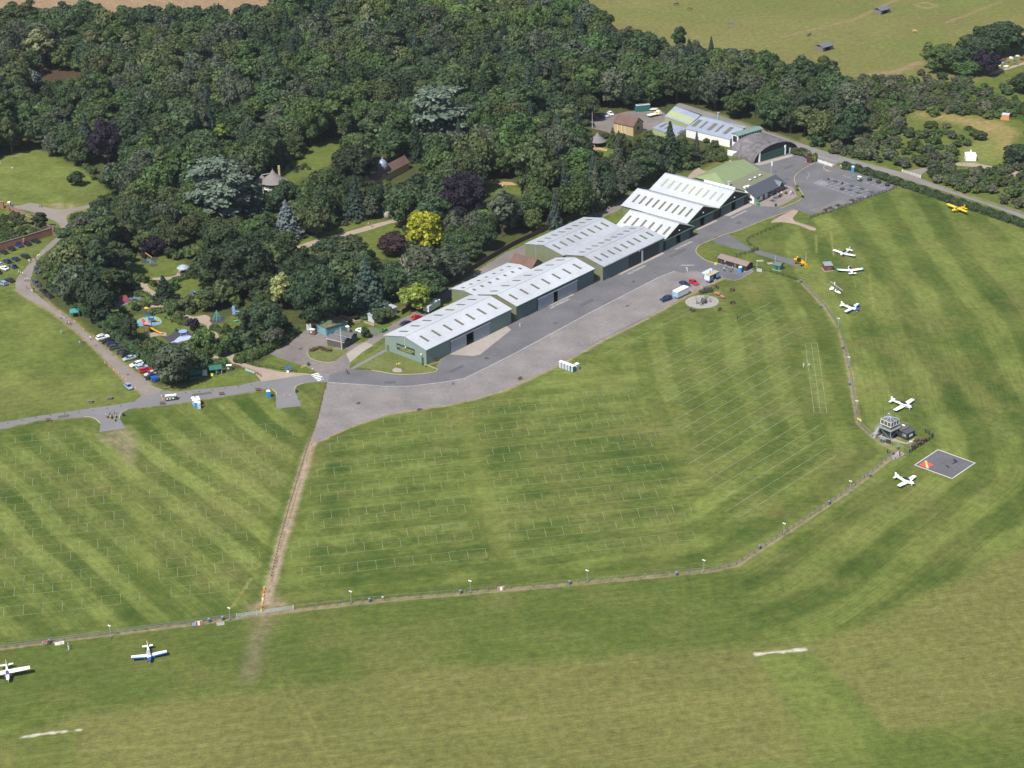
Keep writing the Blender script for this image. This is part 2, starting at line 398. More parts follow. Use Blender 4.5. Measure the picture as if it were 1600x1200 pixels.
for L,wd,a in (([(487,690),(500,689),(520,679),(560,662),(610,647),(700,633),(745,623),(790,609),(830,591),(880,567),(940,533),(1000,503),(1040,481),(1095,451),(1128,436)],.8,.75),([(-60,680),(0,671),(60,657),(132,652)],.5,.5),([(215,637),(300,627),(400,612)],.5,.5),([(24,452),(50,471),(85,491),(125,523),(160,556),(200,601),(222,615)],.7,.6),([(50,440),(82,478),(125,511),(160,541),(200,574),(235,600)],.7,.6),([(1150,200),(1230,225),(1270,240)],.9,.5),([(1107,173),(1174,196),(1240,218),(1300,238),(1400,268),(1490,297),(1640,346)],1.0,.55)):
 q,_=dline_np(Xg,Yg,W(L)); mixc(C_SOIL*.9,np.clip(1.4 -q/wd+(n4-.5),0,1)*a)
cx,cy=at(739,867); q=np.abs(np.hypot(Xg-cx,Yg-cy) -4.6); mixc(C_DARK*.8,np.clip(1.25 -q/.55,0,1)*.55*(Yg>cy -3.6))
for L in ([(32,1152),(80,1145),(127,1140)],[(1183,1022),(1220,1018),(1258,1015)]):
 q,_=dline_np(Xg,Yg,W(L)); mixc((.42,.39,.32),np.clip(1.3 -q/.6+(n4-.5)*2.6,0,1)*.9)
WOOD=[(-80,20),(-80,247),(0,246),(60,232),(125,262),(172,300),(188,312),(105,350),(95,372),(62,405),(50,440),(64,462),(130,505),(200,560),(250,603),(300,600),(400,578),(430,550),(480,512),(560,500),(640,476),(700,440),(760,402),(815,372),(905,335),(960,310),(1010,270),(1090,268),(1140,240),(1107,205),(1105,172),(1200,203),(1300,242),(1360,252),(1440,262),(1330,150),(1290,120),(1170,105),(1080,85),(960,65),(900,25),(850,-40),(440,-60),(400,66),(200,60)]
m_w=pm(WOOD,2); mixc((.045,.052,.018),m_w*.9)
m_st=pm([(-300,-200),(445,-200),(432,20),(400,72),(200,66),(-300,60)],3); mixc(C_STUB,m_st)
mixc(C_STUB*.8,m_st*stripe(perpB,6,8)*.2)
m_pa=pm([(830,-200),(2400,-200),(2400,110),(1600,100),(1500,150),(1430,128),(1310,135),(1170,105),(1080,85),(960,65),(900,25),(850,-40)],3)
pc=C_DRY*(0.86+.3*(fbm(Xg,Yg,40,201)[...,None])); mixc((0,0,0),m_pa); colr=colr+m_pa[...,None]*pc
mixc(C_MID*np.array((1.05,1.15,.9)),m_pa*np.clip((fbm(Xg*.6,Yg,45,211) -.5)*3,0,1)*.6)
for pp in ([(1020,14),(1110,28),(1230,45),(1600,-10)],[(1290,58),(1360,70),(1440,88),(1600,60)]):
 q,_=dline_np(Xg,Yg,W(pp)); mixc(C_LIGHT,np.clip(1.2 -q/4,0,1)*.35)
for L in ([(1220,58),(1330,32),(1400,0)],[(1520,20),(1480,35),(1540,12),(1565,2)]):
 q,_=dline_np(Xg,Yg,W(L)); mixc(C_STUB*.95,np.clip(1.3 -q/1.6,0,1)*.6*(.5+n4))
q,_=dline_np(Xg,Yg,W([(1430,7),(1448,4),(1464,9),(1450,13),(1432,9)])); mixc(C_STUB,np.clip(1.3 -q/1.3,0,1)*.8)
for L in ([(1350,118),(1400,112),(1436,98)],[(1583,55),(1610,48)]):
 q,_=dline_np(Xg,Yg,W(L)); mixc(C_STUB*.95,np.clip(1.4 -q/2.6,0,1)*.8)
m_sc=pm([(1300,120),(1436,128),(1500,150),(1560,100),(1700,90),(1700,360),(1540,312),(1400,266),(1300,240),(1250,222)],2)
mixc(C_MID*np.array((.95,1.0,.9)),m_sc*.9); mixc(C_DRY,m_sc*np.clip((n2-.42)*3,0,1)*.5)
mixc(C_DRY*np.array((1.75,1.4,1.7)),pm([(1440,175),(1500,180),(1560,188),(1590,205),(1570,245),(1530,250),(1500,236),(1540,215),(1520,200),(1480,190),(1420,182)],4)*(.5+.6*n2))
mixc(C_LIGHT,pm([(1500,240),(1545,215),(1562,220),(1560,242),(1600,252),(1600,272),(1500,254)],3)*.75)
mixc(C_DARK*.9,pm([(1545,172),(1600,176),(1600,190),(1572,184),(1545,178)],1))
mixc(C_DRY*1.1,pm([(1550,90),(1600,70),(1600,95),(1548,112)],2)*.8)
LAWNS=[[(395,298),(402,280),(440,268),(480,232),(530,212),(530,250),(470,280),(445,300),(430,305)],[(455,375),(640,325),(660,350),(640,408),(560,400),(460,412)],[(750,280),(805,284),(820,305),(760,305)],
   [(195,400),(270,395),(300,420),(340,440),(345,470),(300,490),(240,480),(200,440)],[(205,492),(300,488),(345,500),(400,478),(405,545),(340,580),(300,592),(230,545)],[(175,455),(225,445),(235,480),(175,492)],
   [(290,600),(430,560),(428,548),(480,575),(400,606),(300,612)],[(575,470),(620,440),(640,470),(590,490)],[(925,225),(960,225),(975,240),(930,250)],[(760,430),(700,460),(720,470),(790,400)]]
for L in LAWNS: mixc(C_MID*(1.02+.25*(n2[...,None]-.5)).mean(-1).mean() ,pm(L,2)*.92)
for L in LAWNS: mixc(C_LIGHT,pm(L,2)*np.clip(n2 -.35,0,1)*.9)
me=bpy.data.meshes.new('ground')
nr,nc=Xg.shape
co=np.zeros((nr*nc,3),np.float32); co[:,0]=Xg.ravel(); co[:,1]=Yg.ravel()
idx=np.arange(nr*nc).reshape(nr,nc)
F=np.stack([idx[:-1,:-1],idx[:-1,1:],idx[1:,1:],idx[1:,:-1]],-1).reshape(-1,4)
me.vertices.add(nr*nc); me.vertices.foreach_set('co',co.ravel())
me.loops.add(F.size); me.loops.foreach_set('vertex_index',F.ravel().astype(np.int32))
me.polygons.add(len(F)); me.polygons.foreach_set('loop_start',np.arange(0,F.size,4,dtype=np.int32)); me.polygons.foreach_set('loop_total',np.full(len(F),4,np.int32))
me.update(calc_edges=True)
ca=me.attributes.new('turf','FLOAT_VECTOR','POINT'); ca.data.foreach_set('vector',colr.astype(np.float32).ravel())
fa=me.attributes.new('flow','FLOAT_VECTOR','POINT'); FL[...,2]=det; fa.data.foreach_set('vector',FL.astype(np.float32).ravel())
ground=bpy.data.objects.new('ground',me); COL.objects.link(ground); ground['kind']='structure'
gm=bpy.data.materials.new('turf'); gm.use_nodes=True; n=gm.node_tree; b=n.nodes['Principled BSDF']; b.inputs['Roughness'].default_value=.95; b.inputs['Specular IOR Level'].default_value=.1
def N(tp,**k):
 q=n.nodes.new(tp)
 for a,v in k.items(): setattr(q,a,v)
 return q
def L_(a,b_): n.links.new(a,b_)
A1=N('ShaderNodeAttribute',attribute_name='turf'); A2=N('ShaderNodeAttribute',attribute_name='flow'); tc=N('ShaderNodeTexCoord')
def noise(vec,sc,det_,rough=.6):
 q=N('ShaderNodeTexNoise'); q.inputs['Scale'].default_value=sc; q.inputs['Detail'].default_value=det_; q.inputs['Roughness'].default_value=rough; L_(vec,q.inputs['Vector']); return q.outputs['Fac']
def rmap(v,a,b_,c,e):
 q=N('ShaderNodeMapRange'); [setattr(q.inputs[i+1],'default_value',x) for i,x in enumerate((a,b_,c,e))]; L_(v,q.inputs[0]); return q.outputs[0]
def mulm(a,b_):
 q=N('ShaderNodeMath',operation='MULTIPLY'); L_(a,q.inputs[0]); L_(b_,q.inputs[1]) if not isinstance(b_,float) else setattr(q.inputs[1],'default_value',b_); return q.outputs[0]
vm=N('ShaderNodeVectorMath',operation='MULTIPLY'); L_(A2.outputs['Vector'],vm.inputs[0]); vm.inputs[1].default_value=(2.0,.09,0)
vm2=N('ShaderNodeVectorMath',operation='MULTIPLY'); L_(A2.outputs['Vector'],vm2.inputs[0]); vm2.inputs[1].default_value=(1.6,.35,0)
s1=noise(vm.outputs[0],1.0,4,.65); s2=noise(tc.outputs['Object'],.45,6,.68); s3=noise(tc.outputs['Object'],2.6,3,.7)
val=mulm(mulm(rmap(s1,.3,.7,.80,1.20),rmap(s2,.28,.72,.68,1.32)),rmap(s3,.3,.7,.78,1.22))
sc_=N('ShaderNodeVectorMath',operation='SCALE'); L_(A1.outputs['Vector'],sc_.inputs[0]); L_(val,sc_.inputs['Scale'])
sx=N('ShaderNodeSeparateXYZ'); L_(A2.outputs['Vector'],sx.inputs[0])
fl=noise(vm2.outputs[0],1.0,5,.75); flm=mulm(rmap(fl,.56,.68,0,1),sx.outputs['Z'])
mx=N('ShaderNodeMix',data_type='RGBA'); L_(flm,mx.inputs['Factor']); L_(sc_.outputs[0],mx.inputs['A']); mx.inputs['B'].default_value=(.25,.205,.095,1)
hn=noise(tc.outputs['Object'],1.1,4,.7); hm=rmap(hn,.5,.75,0,.25)
mx2=N('ShaderNodeMix',data_type='RGBA'); L_(hm,mx2.inputs['Factor']); L_(mx.outputs['Result'],mx2.inputs['A']);
cm=N('ShaderNodeVectorMath',operation='MULTIPLY'); L_(mx.outputs['Result'],cm.inputs[0]); cm.inputs[1].default_value=(1.3,1.0,1.15); L_(cm.outputs[0],mx2.inputs['B'])
L_(mx2.outputs['Result'],b.inputs['Base Color'])
me.materials.append(gm)
del n1,n2,n3,n4,colr,FL,F,co,idx
# ------------------------------------------------------------------ paved surfaces, water
m_asph=mat('asphalt',(.108,.105,.111),.9,var=.09,scale=.9,var2=.14,coord='Object')
m_grav=mat('gravel_apron',(.168,.152,.147),.95,var=.12,scale=.9,var2=.18)
m_lane=mat('lane_tarmac',(.182,.158,.138),.95,var=.08,scale=.8,var2=.12)
m_road=mat('road_tarmac',(.150,.145,.148),.95,var=.06,scale=.8,var2=.08)
m_yard=mat('yard_grit',(.150,.130,.120),.95,var=.12,scale=.6,var2=.18)
m_conc=mat('concrete',(.27,.24,.21),.9,var=.08,scale=.8,var2=.1)
m_path=mat('gravel_path',(.27,.21,.165),.95,var=.08,scale=1.2,var2=.1)
m_kerb=mat('kerb_paint',(.33,.26,.15),.8,var=.12,scale=1)
m_line=mat('line_paint',(.46,.46,.47),.8,var=.15,scale=2)
m_bay=mat('bay_paint',(.165,.20,.10),.9,var=.35,scale=.35)
m_ygrs=mat('verge_turf',(.098,.112,.030),.95,var=.2,scale=.8,var2=.15)
APRON=[(512,597),(505,622),(497,655),(487,690),(500,688),(520,678),(560,661),(610,646),(700,632),(745,622),(790,608),(830,590),(880,566),(940,532),(1000,502),(1040,480),(1076,458),(1095,450),(1128,435),(1137,437),(1148,439),(1160,435),(1178,424),(1172,417),(1150,414),(1117,411),(1104,407),(1095,401),(1089,396),(1088,390),(1091,385),(1100,380),(1113,375),(1136,366),(1150,362),(1192,345),(1241,327),(1250,330),(1268,336),(1318,323),(1358,308),(1401,293),(1377,282),(1352,275),(1336,269),(1303,263),(1262,246),(1243,236),(1178,250),(1100,275),(1080,300),(960,345),(700,470),(600,545),(618,598),(560,592)]
APRON=[(512,596.5),(505,622),(497,655),(488,689),(500,688),(520,678),(560,661),(610,646),(700,632),(745,622),(790,608),(830,590),(880,566),(940,532),(1000,502),(1040,480),(1076,458),(1095,450),(1128,435),(1137,437),(1148,439),(1160,435),(1178,424),(1172,417),(1150,414),(1117,411),(1104,407),(1095,401),(1089,396),(1088,390),(1091,385),(1100,380),(1113,375),(1136,366),(1150,362),(1192,345),(1241,327),(1250,330),(1268,336),(1318,323),(1358,308),(1401,293),(1377,282),(1352,275),(1336,269),(1303,263),(1262,250),(1243,236),(1178,250),(1140,272),(1120,330),(1080,360),(950,420),(800,500),(700,548),(682,571),(684,576),(676,581),(650,585),(620,585),(597,580),(545,577),(515,585)]
sheet('apron',APRON,.004,m_grav,rag=.14)
ASPH=[(512,596.8),(550,600),(590,604),(640,603),(690,597),(725,591),(760,574),(800,554),(925,486),(1030,432.5),(1054,423),(1068,427),(1085,423),(1100,427),(1128,432),(1137,435),(1148,438),(1158,434),(1175,424)]+APRON[APRON.index((1104,407)):APRON.index((1140,272))+1]+[(1120,330),(1080,360),(950,420),(800,500),(700,548),(682,571),(684,576),(676,581),(650,585),(620,585),(597,580),(545,577),(515,585)]
sheet('apron_asphalt',ASPH,.008,m_asph)
WROAD=[(-60,667),(0,660),(60,650),(150,637),(185,632),(210,627),(219,620),(223,612),(232,600),(250,610),(275,612),(325,607),(375,602),(409,594),(440,591),(485,586),(520,583),(514,597),(490,597),(475,599),(464,603),(461,612),(471,634),(431,639),(431,616),(428,609),(420,607),(400,611),(300,626),(250,634),(215,636),(200,640),(192,645),(187,654),(196,669),(155,675),(157,662),(150,656),(142,652),(132,651),(60,656.5),(0,670),(-60,679)]
sheet('road_west',WROAD,.006,m_road,rag=.09)
NW=[(223,614),(200,600),(160,555),(125,522),(85,490),(50,470),(32,460),(25,451),(24,442),(28,432),(38,421),(57,400),(75,382),(92,367),(96,360),(92,350),(82,344),(65,337),(50,331),(32,327),(14,326),(14,321),(30,321),(47,317),(60,319),(72,324),(92,327),(107,326),(140,320),(190,307),(190,312),(140,325),(117,330),(107,335),(104,342),(106,350),(103,358),(96,372),(80,388),(70,395),(57,410),(50,428),(47,440),(50,452),(60,462),(82,480),(125,512),(160,542),(200,575),(228,594),(238,602),(255,611),(230,618)]
sheet('lane_north',NW,.010,m_lane,sm=3,rag=.12)
sheet('playground_entry_path',[(409,596),(398,583),(376,572),(366,568),(358,560),(364,553),(372,564),(386,569),(400,573.5),(415,576),(442,581.5),(475,583),(488,585),(455,589),(430,593)],.012,m_path)
sheet('yard',[(420,552),(432,536),(458,527),(477,517),(481,514),(512,518),(512,545),(560,537),(570,534),(594,518),(600,515),(634,495),(660,481),(682,466),(701,451),(760,414),(791,394),(816,384),(905,343),(960,318),(1005,290),(1012,294),(965,330),(905,352),(826,396),(770,425),(705,462),(690,474),(650,502),(600,528),(583,539),(565,550),(548,566),(546,578),(515,586),(494,584),(492,580),(480,574),(461,567.5),(440,561)],.005,m_yard,rag=.2)
sheet('concrete_lane',[(541,553),(547,566.5),(565,551),(583,539.5),(571,534),(556,542)],.011,m_conc)
sheet('footpath',[(546,576),(552,577),(602,549.5),(607,549),(601,546)],.016,m_road)
isl=[(493,541),(486,545),(481,549),(481,553),(483,557),(488,561),(495,563),(504,565.5),(513,566),(522,564.5),(530,559),(544,548),(538,545),(528,547),(510,541)]
sheet('grass_island',isl,.02,m_ygrs,sm=2)
sheet('hangar_lawn',[(554,573),(558,564),(570,557),(588,546),(602,535),(668,566),(674,572),(682,575),(676,580),(665,583),(650,584),(620,584.5),(595,580),(580,577)],.014,m_ygrs)
sheet('parking_gravel',[(547,515),(582,511),(600,519),(590,525),(560,525)],.012,mat('dark_gravel',(.10,.115,.085),.95,var=.2))
UV0=Vector((-28.0,569.2)); UA=R(48.22); UU=Vector((math.cos(UA),math.sin(UA))); VV=Vector((-math.sin(UA),math.cos(UA)))
def uv(u,v): q=UV0+UU*u+VV*v; return (q.x,q.y)
def uvp(*P): return [uv(a,b_) for a,b_ in P]
sheet('hangar_threshold',uvp((10.5,-.1),(39.8,-.1),(38.5,-3.5),(17,-8.5),(14.5,-7.4)),.012,m_conc,world=True)
for k,(a,b_,dp) in enumerate(((61.5,75.5,-.9),(99,126,-1.2),(131,143,-1.5),(152,165.5,-1.3),(171,188,-2.2))):
 off={1: -1.6,3: 2.4,4: 2.5}.get(k,0) if k else 0
 sheet('door_threshold',uvp((a,off-.05),(b_,off-.05),(b_-.5,off+dp-.3),(a+1,off+dp)),.012,m_conc,world=True)
sheet('cafe_terrace',[(1165,318),(1190,322),(1214,324),(1230,316),(1246,306.5),(1239,292),(1222,288),(1210,293),(1182,311)],.013,mat('paving',(.20,.165,.15),.9,var=.12,scale=1.2,var2=.12))
sheet('terrace_verge',[(1214,325),(1232,322),(1248,314),(1255,308),(1254,302),(1250,297),(1244,292),(1239,291),(1246,306.5),(1230,316.5)],.016,m_ygrs,sm=2)
sheet('terrace_turn_path',[(1241,328),(1228,333),(1210,343),(1205,348),(1222,347),(1245,351),(1265,359),(1273,360),(1275,357),(1262,352),(1243,346),(1239,340),(1247,331)],.014,m_path,sm=2)
sheet('shed_path',[(1138,366),(1113,376.5),(1124,382),(1150,389),(1170,393),(1176,392),(1186,391),(1215,399),(1244,407),(1252,415),(1258,418),(1245,417),(1222,409),(1180,396.5),(1177,391)],.015,m_asph)
sheet('verge_tip',[(1080,363),(1086,359.5),(1091,361),(1089,366),(1083,369)],.016,m_ygrs)
ROADN=[(1060,160),(1107,175),(1125,181),(1174,198),(1240,220),(1300,240),(1360,257),(1420,272),(1490,299.5),(1540,316),(1640,348),(1640,356),(1540,319.5),(1482,301),(1440,288),(1400,275),(1375,267),(1320,255),(1310,254),(1300,262),(1268,252),(1278,243),(1270,239),(1230,224),(1204,214),(1160,201),(1120,187),(1100,180),(1055,166)]
sheet('country_road',ROADN,.009,mat('old_road',(.165,.155,.148),.95,var=.08,scale=.7,var2=.1))
sheet('side_entrance',[(1402,271),(1411,268),(1446,262),(1450,266),(1440,272),(1437,281),(1418,279)],.013,m_lane)
sheet('caravan_track',[(1495,254),(1524,255),(1560,262),(1640,280),(1640,288),(1560,268.5),(1527,261),(1497,259)],.006,m_path,sm=2)
sheet('far_track',[(1545,114.5),(1600,97),(1640,86),(1640,89),(1600,100.5),(1547,117.5)],.006,m_path)
sheet('upper_yard',[(921,184),(948,183),(960,179),(980,174),(1015,173),(1037,175),(1050,190),(1030,200),(1000,207),(960,212),(948,206),(924,200)],.006,m_yard)
sheet('flower_bed_path',[(1140,250),(1133,258),(1120,268),(1098,266),(1092,262),(1080,270),(1075,278),(1088,277),(1100,272),(1122,274),(1136,262),(1143,252)],.007,m_path,sm=2)
m_orp=mat('orange_path',(.36,.22,.12),.95,var=.1)
sheet('garden_path',[(460,393),(462,386),(498,373),(540,363),(580,351),(610,344),(632,337),(636,343),(606,350),(575,360),(545,368),(500,380)],.007,m_path,sm=2)
sheet('cottage_path',[(418,315),(430,308),(438,300),(446,300),(440,308),(425,318)],.008,m_orp)
sheet('pavilion_path',[(921,231),(930,229),(949,233),(948,236),(935,234),(922,234)],.007,m_orp)
sheet('lily_garden_path',[(755,282),(800,285),(808,289),(790,289),(757,285)],.007,m_orp)
sheet('playground_path',[(214,435),(226,437),(233,450),(246,459),(258,473),(262,482),(275,489),(290,489),(302,495),(320,492),(328,496),(330,505),(340,522),(350,538),(361,541),(358,548),(364,556),(372,566),(364,569),(352,556),(340,560),(332,558),(345,548),(342,540),(330,524),(322,508),(305,503),(290,500),(276,500),(262,492),(250,480),(236,484),(230,486),(240,470),(225,454)],.007,m_path,sm=2)
sheet('gazebo_path',[(262,433),(275,430),(280,421),(290,419),(298,421),(292,426),(275,434),(264,437),(240,437),(240,434)],.009,m_path,sm=2)
sheet('far_pond',[(30,112),(55,106),(135,107),(160,100),(215,99),(258,97),(262,104),(215,108),(150,116),(120,124),(62,132),(35,128)],.008,mat('pond_water',(.075,.052,.030),.22,var=.15,spec=.5),sm=2)
def smat(n_,c): return mat(n_,c,.9,var=.12,scale=1.5)
sheet('swing_mat',[(216,405.5),(242,399),(249,405),(225,412.5)],.012,smat('rubber_dark',(.045,.043,.052)))
sheet('swing_mat_teal',[(226,403),(230,402),(240,409),(235,410.5)],.017,smat('rubber_teal',(.07,.17,.20)))
sheet('swing_mat_side',[(200,408),(207,410),(215,416),(210,418)],.012,MATS['rubber_dark'])
sheet('pyramid_mat',[(177,476),(186,466),(200,464),(222,464),(214,470),(203,474),(190,477)],.012,smat('rubber_blue',(.10,.13,.20)),sm=2)
sheet('tower_mat',[(213,503),(218,498),(228,495),(240,494),(249,497),(253,503),(249,507),(240,508),(222,509),(215,509)],.012,smat('rubber_mint',(.17,.30,.25)),sm=2)
sheet('tower_mat_blue',[(213,505),(219,503),(228,505),(240,504.5),(252,504),(248,507.5),(240,508.5),(222,509.3),(215,509)],.017,smat('rubber_sky',(.12,.22,.35)),sm=2)
sheet('slide_sand',[(225,521),(250,518),(260,520),(260,525),(250,524),(232,527)],.012,m_path)
sheet('web_mat',[(250,525),(262,526),(273,518),(285,516),(296,518),(301,527),(296,532),(285,534),(272,538),(266,535)],.012,MATS['rubber_dark'],sm=2)
sheet('web_mat_pale',[(267,535),(272,533),(280,526),(290,524),(299,525),(297,530),(285,533),(278,535),(270,539)],.017,smat('rubber_pale',(.30,.36,.52)),sm=2)
sheet('cone_mat',[(327,501),(336,494),(350,494),(352,500),(344,505),(332,504)],.012,MATS['rubber_dark'],sm=2)
sheet('slide_mat',[(288,465),(296,459),(310,458),(315,461),(305,466),(295,468)],.012,MATS['rubber_dark'],sm=2)
sheet('frame_mat',[(367,535),(376,531),(390,529),(396,533),(394,539),(385,541),(374,540)],.012,MATS['rubber_dark'],sm=2)
sheet('basket_mat',[(233,415),(241,412),(247,413),(240,417)],.012,MATS['rubber_dark'],sm=2)
sheet('gun_ring',[( 1097+26.3*math.cos(a),471.5+10.4*math.sin(a) -.35*math.cos(a)) for a in [2*math.pi*k/40 for k in range(40)]],.006,mat('ring_concrete',(.25,.24,.22),.9,var=.14,scale=.9,var2=.12))
sheet('viewing_pad',[(1387,714),(1404,705),(1416,709),(1397,719)],.006,m_conc)
sq=[(1465.6,702.7),(1523.5,723.4),(1487.5,747.8),(1429.2,726.6)]
sheet('signal_square',sq,.008,mat('signal_square',(.095,.092,.098),.9,var=.12,scale=1.1,var2=.14))
mb=MB(); sw=W(sq)
for i in range(4):
 a,b_=Vector(sw[i]),Vector(sw[(i+1) % 4]); e=(b_-a).normalized()*.19
 ribbon_mb(mb,[tuple(a-e),tuple(b_+e)],.26,.0,.05)
o=mb.build('signal_square_kerb',mat('white_kerb',(.48,.46,.43),.7)); T(o,kind='structure')
SQO=Vector(at(1429.2,726.6)); e1=(Vector(sw[0])-SQO).normalized(); e2=(Vector(sw[2])-SQO).normalized()
def sqp(a,b_): q=SQO+e1*a+e2*b_; return (q.x,q.y)
sheet('red_signal_panel',[sqp(.9,.9),sqp(3.9,.9),sqp(3.9,3.9),sqp(.9,3.9)],.013,mat('signal_red',(.50,.07,.07),.7),world=True)
sheet('yellow_signal_bar',[sqp(4.2,.75),sqp(4.5,1.3),sqp(.75,4.3),sqp(.6,3.6)],.018,mat('signal_yellow',(.72,.42,.03),.7),world=True)
sheet('white_signal_dash',[sqp(2.1,2.55),sqp(2.5,2.75),sqp(1.7,3.4),sqp(1.35,3.2)],.022,m_line,world=True)
mbk=mat('signal_black',(.018,.02,.028),.7)
sheet('black_signal_strip',W([(1477,727.5),(1479,726.5),(1484,730),(1482,731.3)]),.013,mbk,world=True)
sheet('black_signal_angle',[(1486.5,724.3),(1491.5,722.2),(1489,717.5),(1490.5,716.7),(1497,721),(1496.3,722.3),(1488,725)],.013,mbk)
m_pt=mat('tarmac_repair',(.082,.079,.085),.92,var=.12,scale=1.5)
for i,L in enumerate((((700,580),(722,570),(726,573),(704,583)),((905,476),(925,466),(929,470),(909,480)),((1045,400),(1070,388),(1072,391),(1047,403)),((1150,348),(1156,345),(1160,348),(1154,351)),((1225,262),(1238,257),(1241,260),(1228,265)),((600,596),(618,595),(619,599),(601,600)),((300,616),(330,612),(331,615),(301,619)),((90,650),(108,647),(109,651),(91,654)))):
 sheet('tarmac_repair',L,.0125,m_pt,rag=.12)
m_ol=mat('oil_mark',(.055,.052,.055),.7,var=.2,scale=3)
for x,y,q in ((1120,371,1.1),(1097,380,.9),(990,440,.8),(868,505,.7),(760,560,.9),(655,640,1.3),(560,630,1.0),(980,478,.9),(1230,280,.9),(1345,290,.5),(520,560,.8),(470,545,.9),(200,585,.6),(150,540,.6)):
 c=at(x,y); sheet('oil_mark',[(c[0]+q*random.uniform(.5,1.2)*math.cos(a),c[1]+q*random.uniform(.5,1.2)*math.sin(a)) for a in [k*.628 for k in range(10)]],.0135,m_ol,world=True)
mb=MB()
def kerb(pts,sm_=4,wd=.28): ribbon_mb(mb,smooth(W(pts),sm_,False),wd,.0,.11)
kerb([(1117,411),(1104,407),(1095,401.5),(1089,396),(1087.5,391),(1091,385),(1100,379.5),(1113,374.5),(1136,365.5),(1150,361.5),(1192,344.5),(1241,327)])
kerb([(1273,255),(1262,260),(1252,266),(1244,273),(1241,280),(1244,289),(1251,298),(1255,305),(1253,310),(1246,314.5),(1232,321),(1219,325.5)])
kerb([(1293,258),(1288,260),(1287,263),(1291,266),(1298,268.5)])
kerb([(666,570),(671,571.5),(676,574),(683,576.5),(681,580),(672,582.5),(650,584.7),(620,585),(598,581.5),(580,578.5)])
kerb([(132,651),(142,652),(150,655),(157,661.5)]); kerb([(187,654),(187.5,648),(192,643),(200,639.5)])
kerb([(461,612),(460.5,606),(466,601.5),(476,598.5)]); kerb([(425,608),(431,613),(432,618)])
kerb([(481,549),(481,554),(484,559),(491,562.5),(502,565.5),(513,566.5),(522,565)],3,.2)
kerb([(672,569.5),(688,565)],2,.2)
o=mb.build('kerb',m_kerb); T(o,kind='structure')
mb=MB(); ribbon_mb(mb,W([(512,597.3),(560,600.5),(600,603.5),(640,603.3),(690,597.5),(725,591.5),(760,574.5),(800,554.5),(925,486.8),(1030,433),(1054,423.5)]),.30,.013)
T(mb.build('apron_edge_line',mat('faded_line',(.30,.30,.30),.8,var=.2,scale=.5)),kind='structure')
mb=MB()
for k in range(5):
 f=k/4.0; a=(486.2+9.6*f,585.8+8.8*f); b_=(497.8+8.6*f,583.2+9.2*f); c=at(*a); e=at(*b_); ribbon_mb(mb,[c,e],.55,.015)
T(mb.build('zebra_crossing',mat('zebra_paint',(.72,.71,.70),.7)),kind='structure')
mb=MB(); q=W([(1278,243.5),(1309,252.8)])
for k in range(11):
 f=k/11.0; a=(q[0][0]+(q[1][0]-q[0][0])*f,q[0][1]+(q[1][1]-q[0][1])*f); f+=.05; e=(q[0][0]+(q[1][0]-q[0][0])*f,q[0][1]+(q[1][1]-q[0][1])*f)
 ribbon_mb(mb,[a,e],.35,.014)
ribbon_mb(mb,W([(1261,268),(1265,272),(1260,280)]),.12,.014)
def seg(a,b_,wd=.13,z=.013): ribbon_mb(mb,W([a,b_]),wd,z)
for a,b_ in (((1272,286),(1336,307)),((1295,277),(1365,300))): seg(a,b_)
seg((1288,286.5),(1351,306.5),z=.013)
for k in range(9):
 f=k/8.0
 seg((1280+56*f,288+18.8*f),(1302+61*f,279.5+19.5*f),z=.018)
for k in range(6):
 f=k/5.0; seg((1272+14*f,286+4*f),(1284+12.5*f,281.2+5.6*f),.22,.018)
for a,b_ in (((1317,274.5),(1332,280)),((1317,274.5),(1328,271)),((1325,277),(1336,273)),((1331,280),(1350,277)),((1347,284),(1367,290)),((1347,284),(1357,281)),((1353,286.5),(1365,282)),((1363,289),(1372,285.5)),((1369,291),(1385,297)),((1370,291),(1380,287)),((1385,297),(1397,291)),((1379,294),(1388,290.5))): seg(a,b_,z=.02+.003*(a[0] % 3))
T(mb.build('road_markings',mat('marking_paint',(.36,.36,.37),.8,var=.12,scale=1)),kind='structure')
mb=MB()
for k in range(11):
 f=k/10.0; ribbon_mb(mb,W([(1265+50*f,329-16.5*f),(1280+46*f,332.5-15.5*f)]),.10,.014)
for k in range(4):
 f=k/3.0; ribbon_mb(mb,W([(1265+15*f,329+3.5*f),(1315+11*f,312.5+4.5*f)]),.10,.018)
T(mb.build('yellow_hatching',mat('hatch_paint',(.34,.29,.16),.8)),kind='structure')
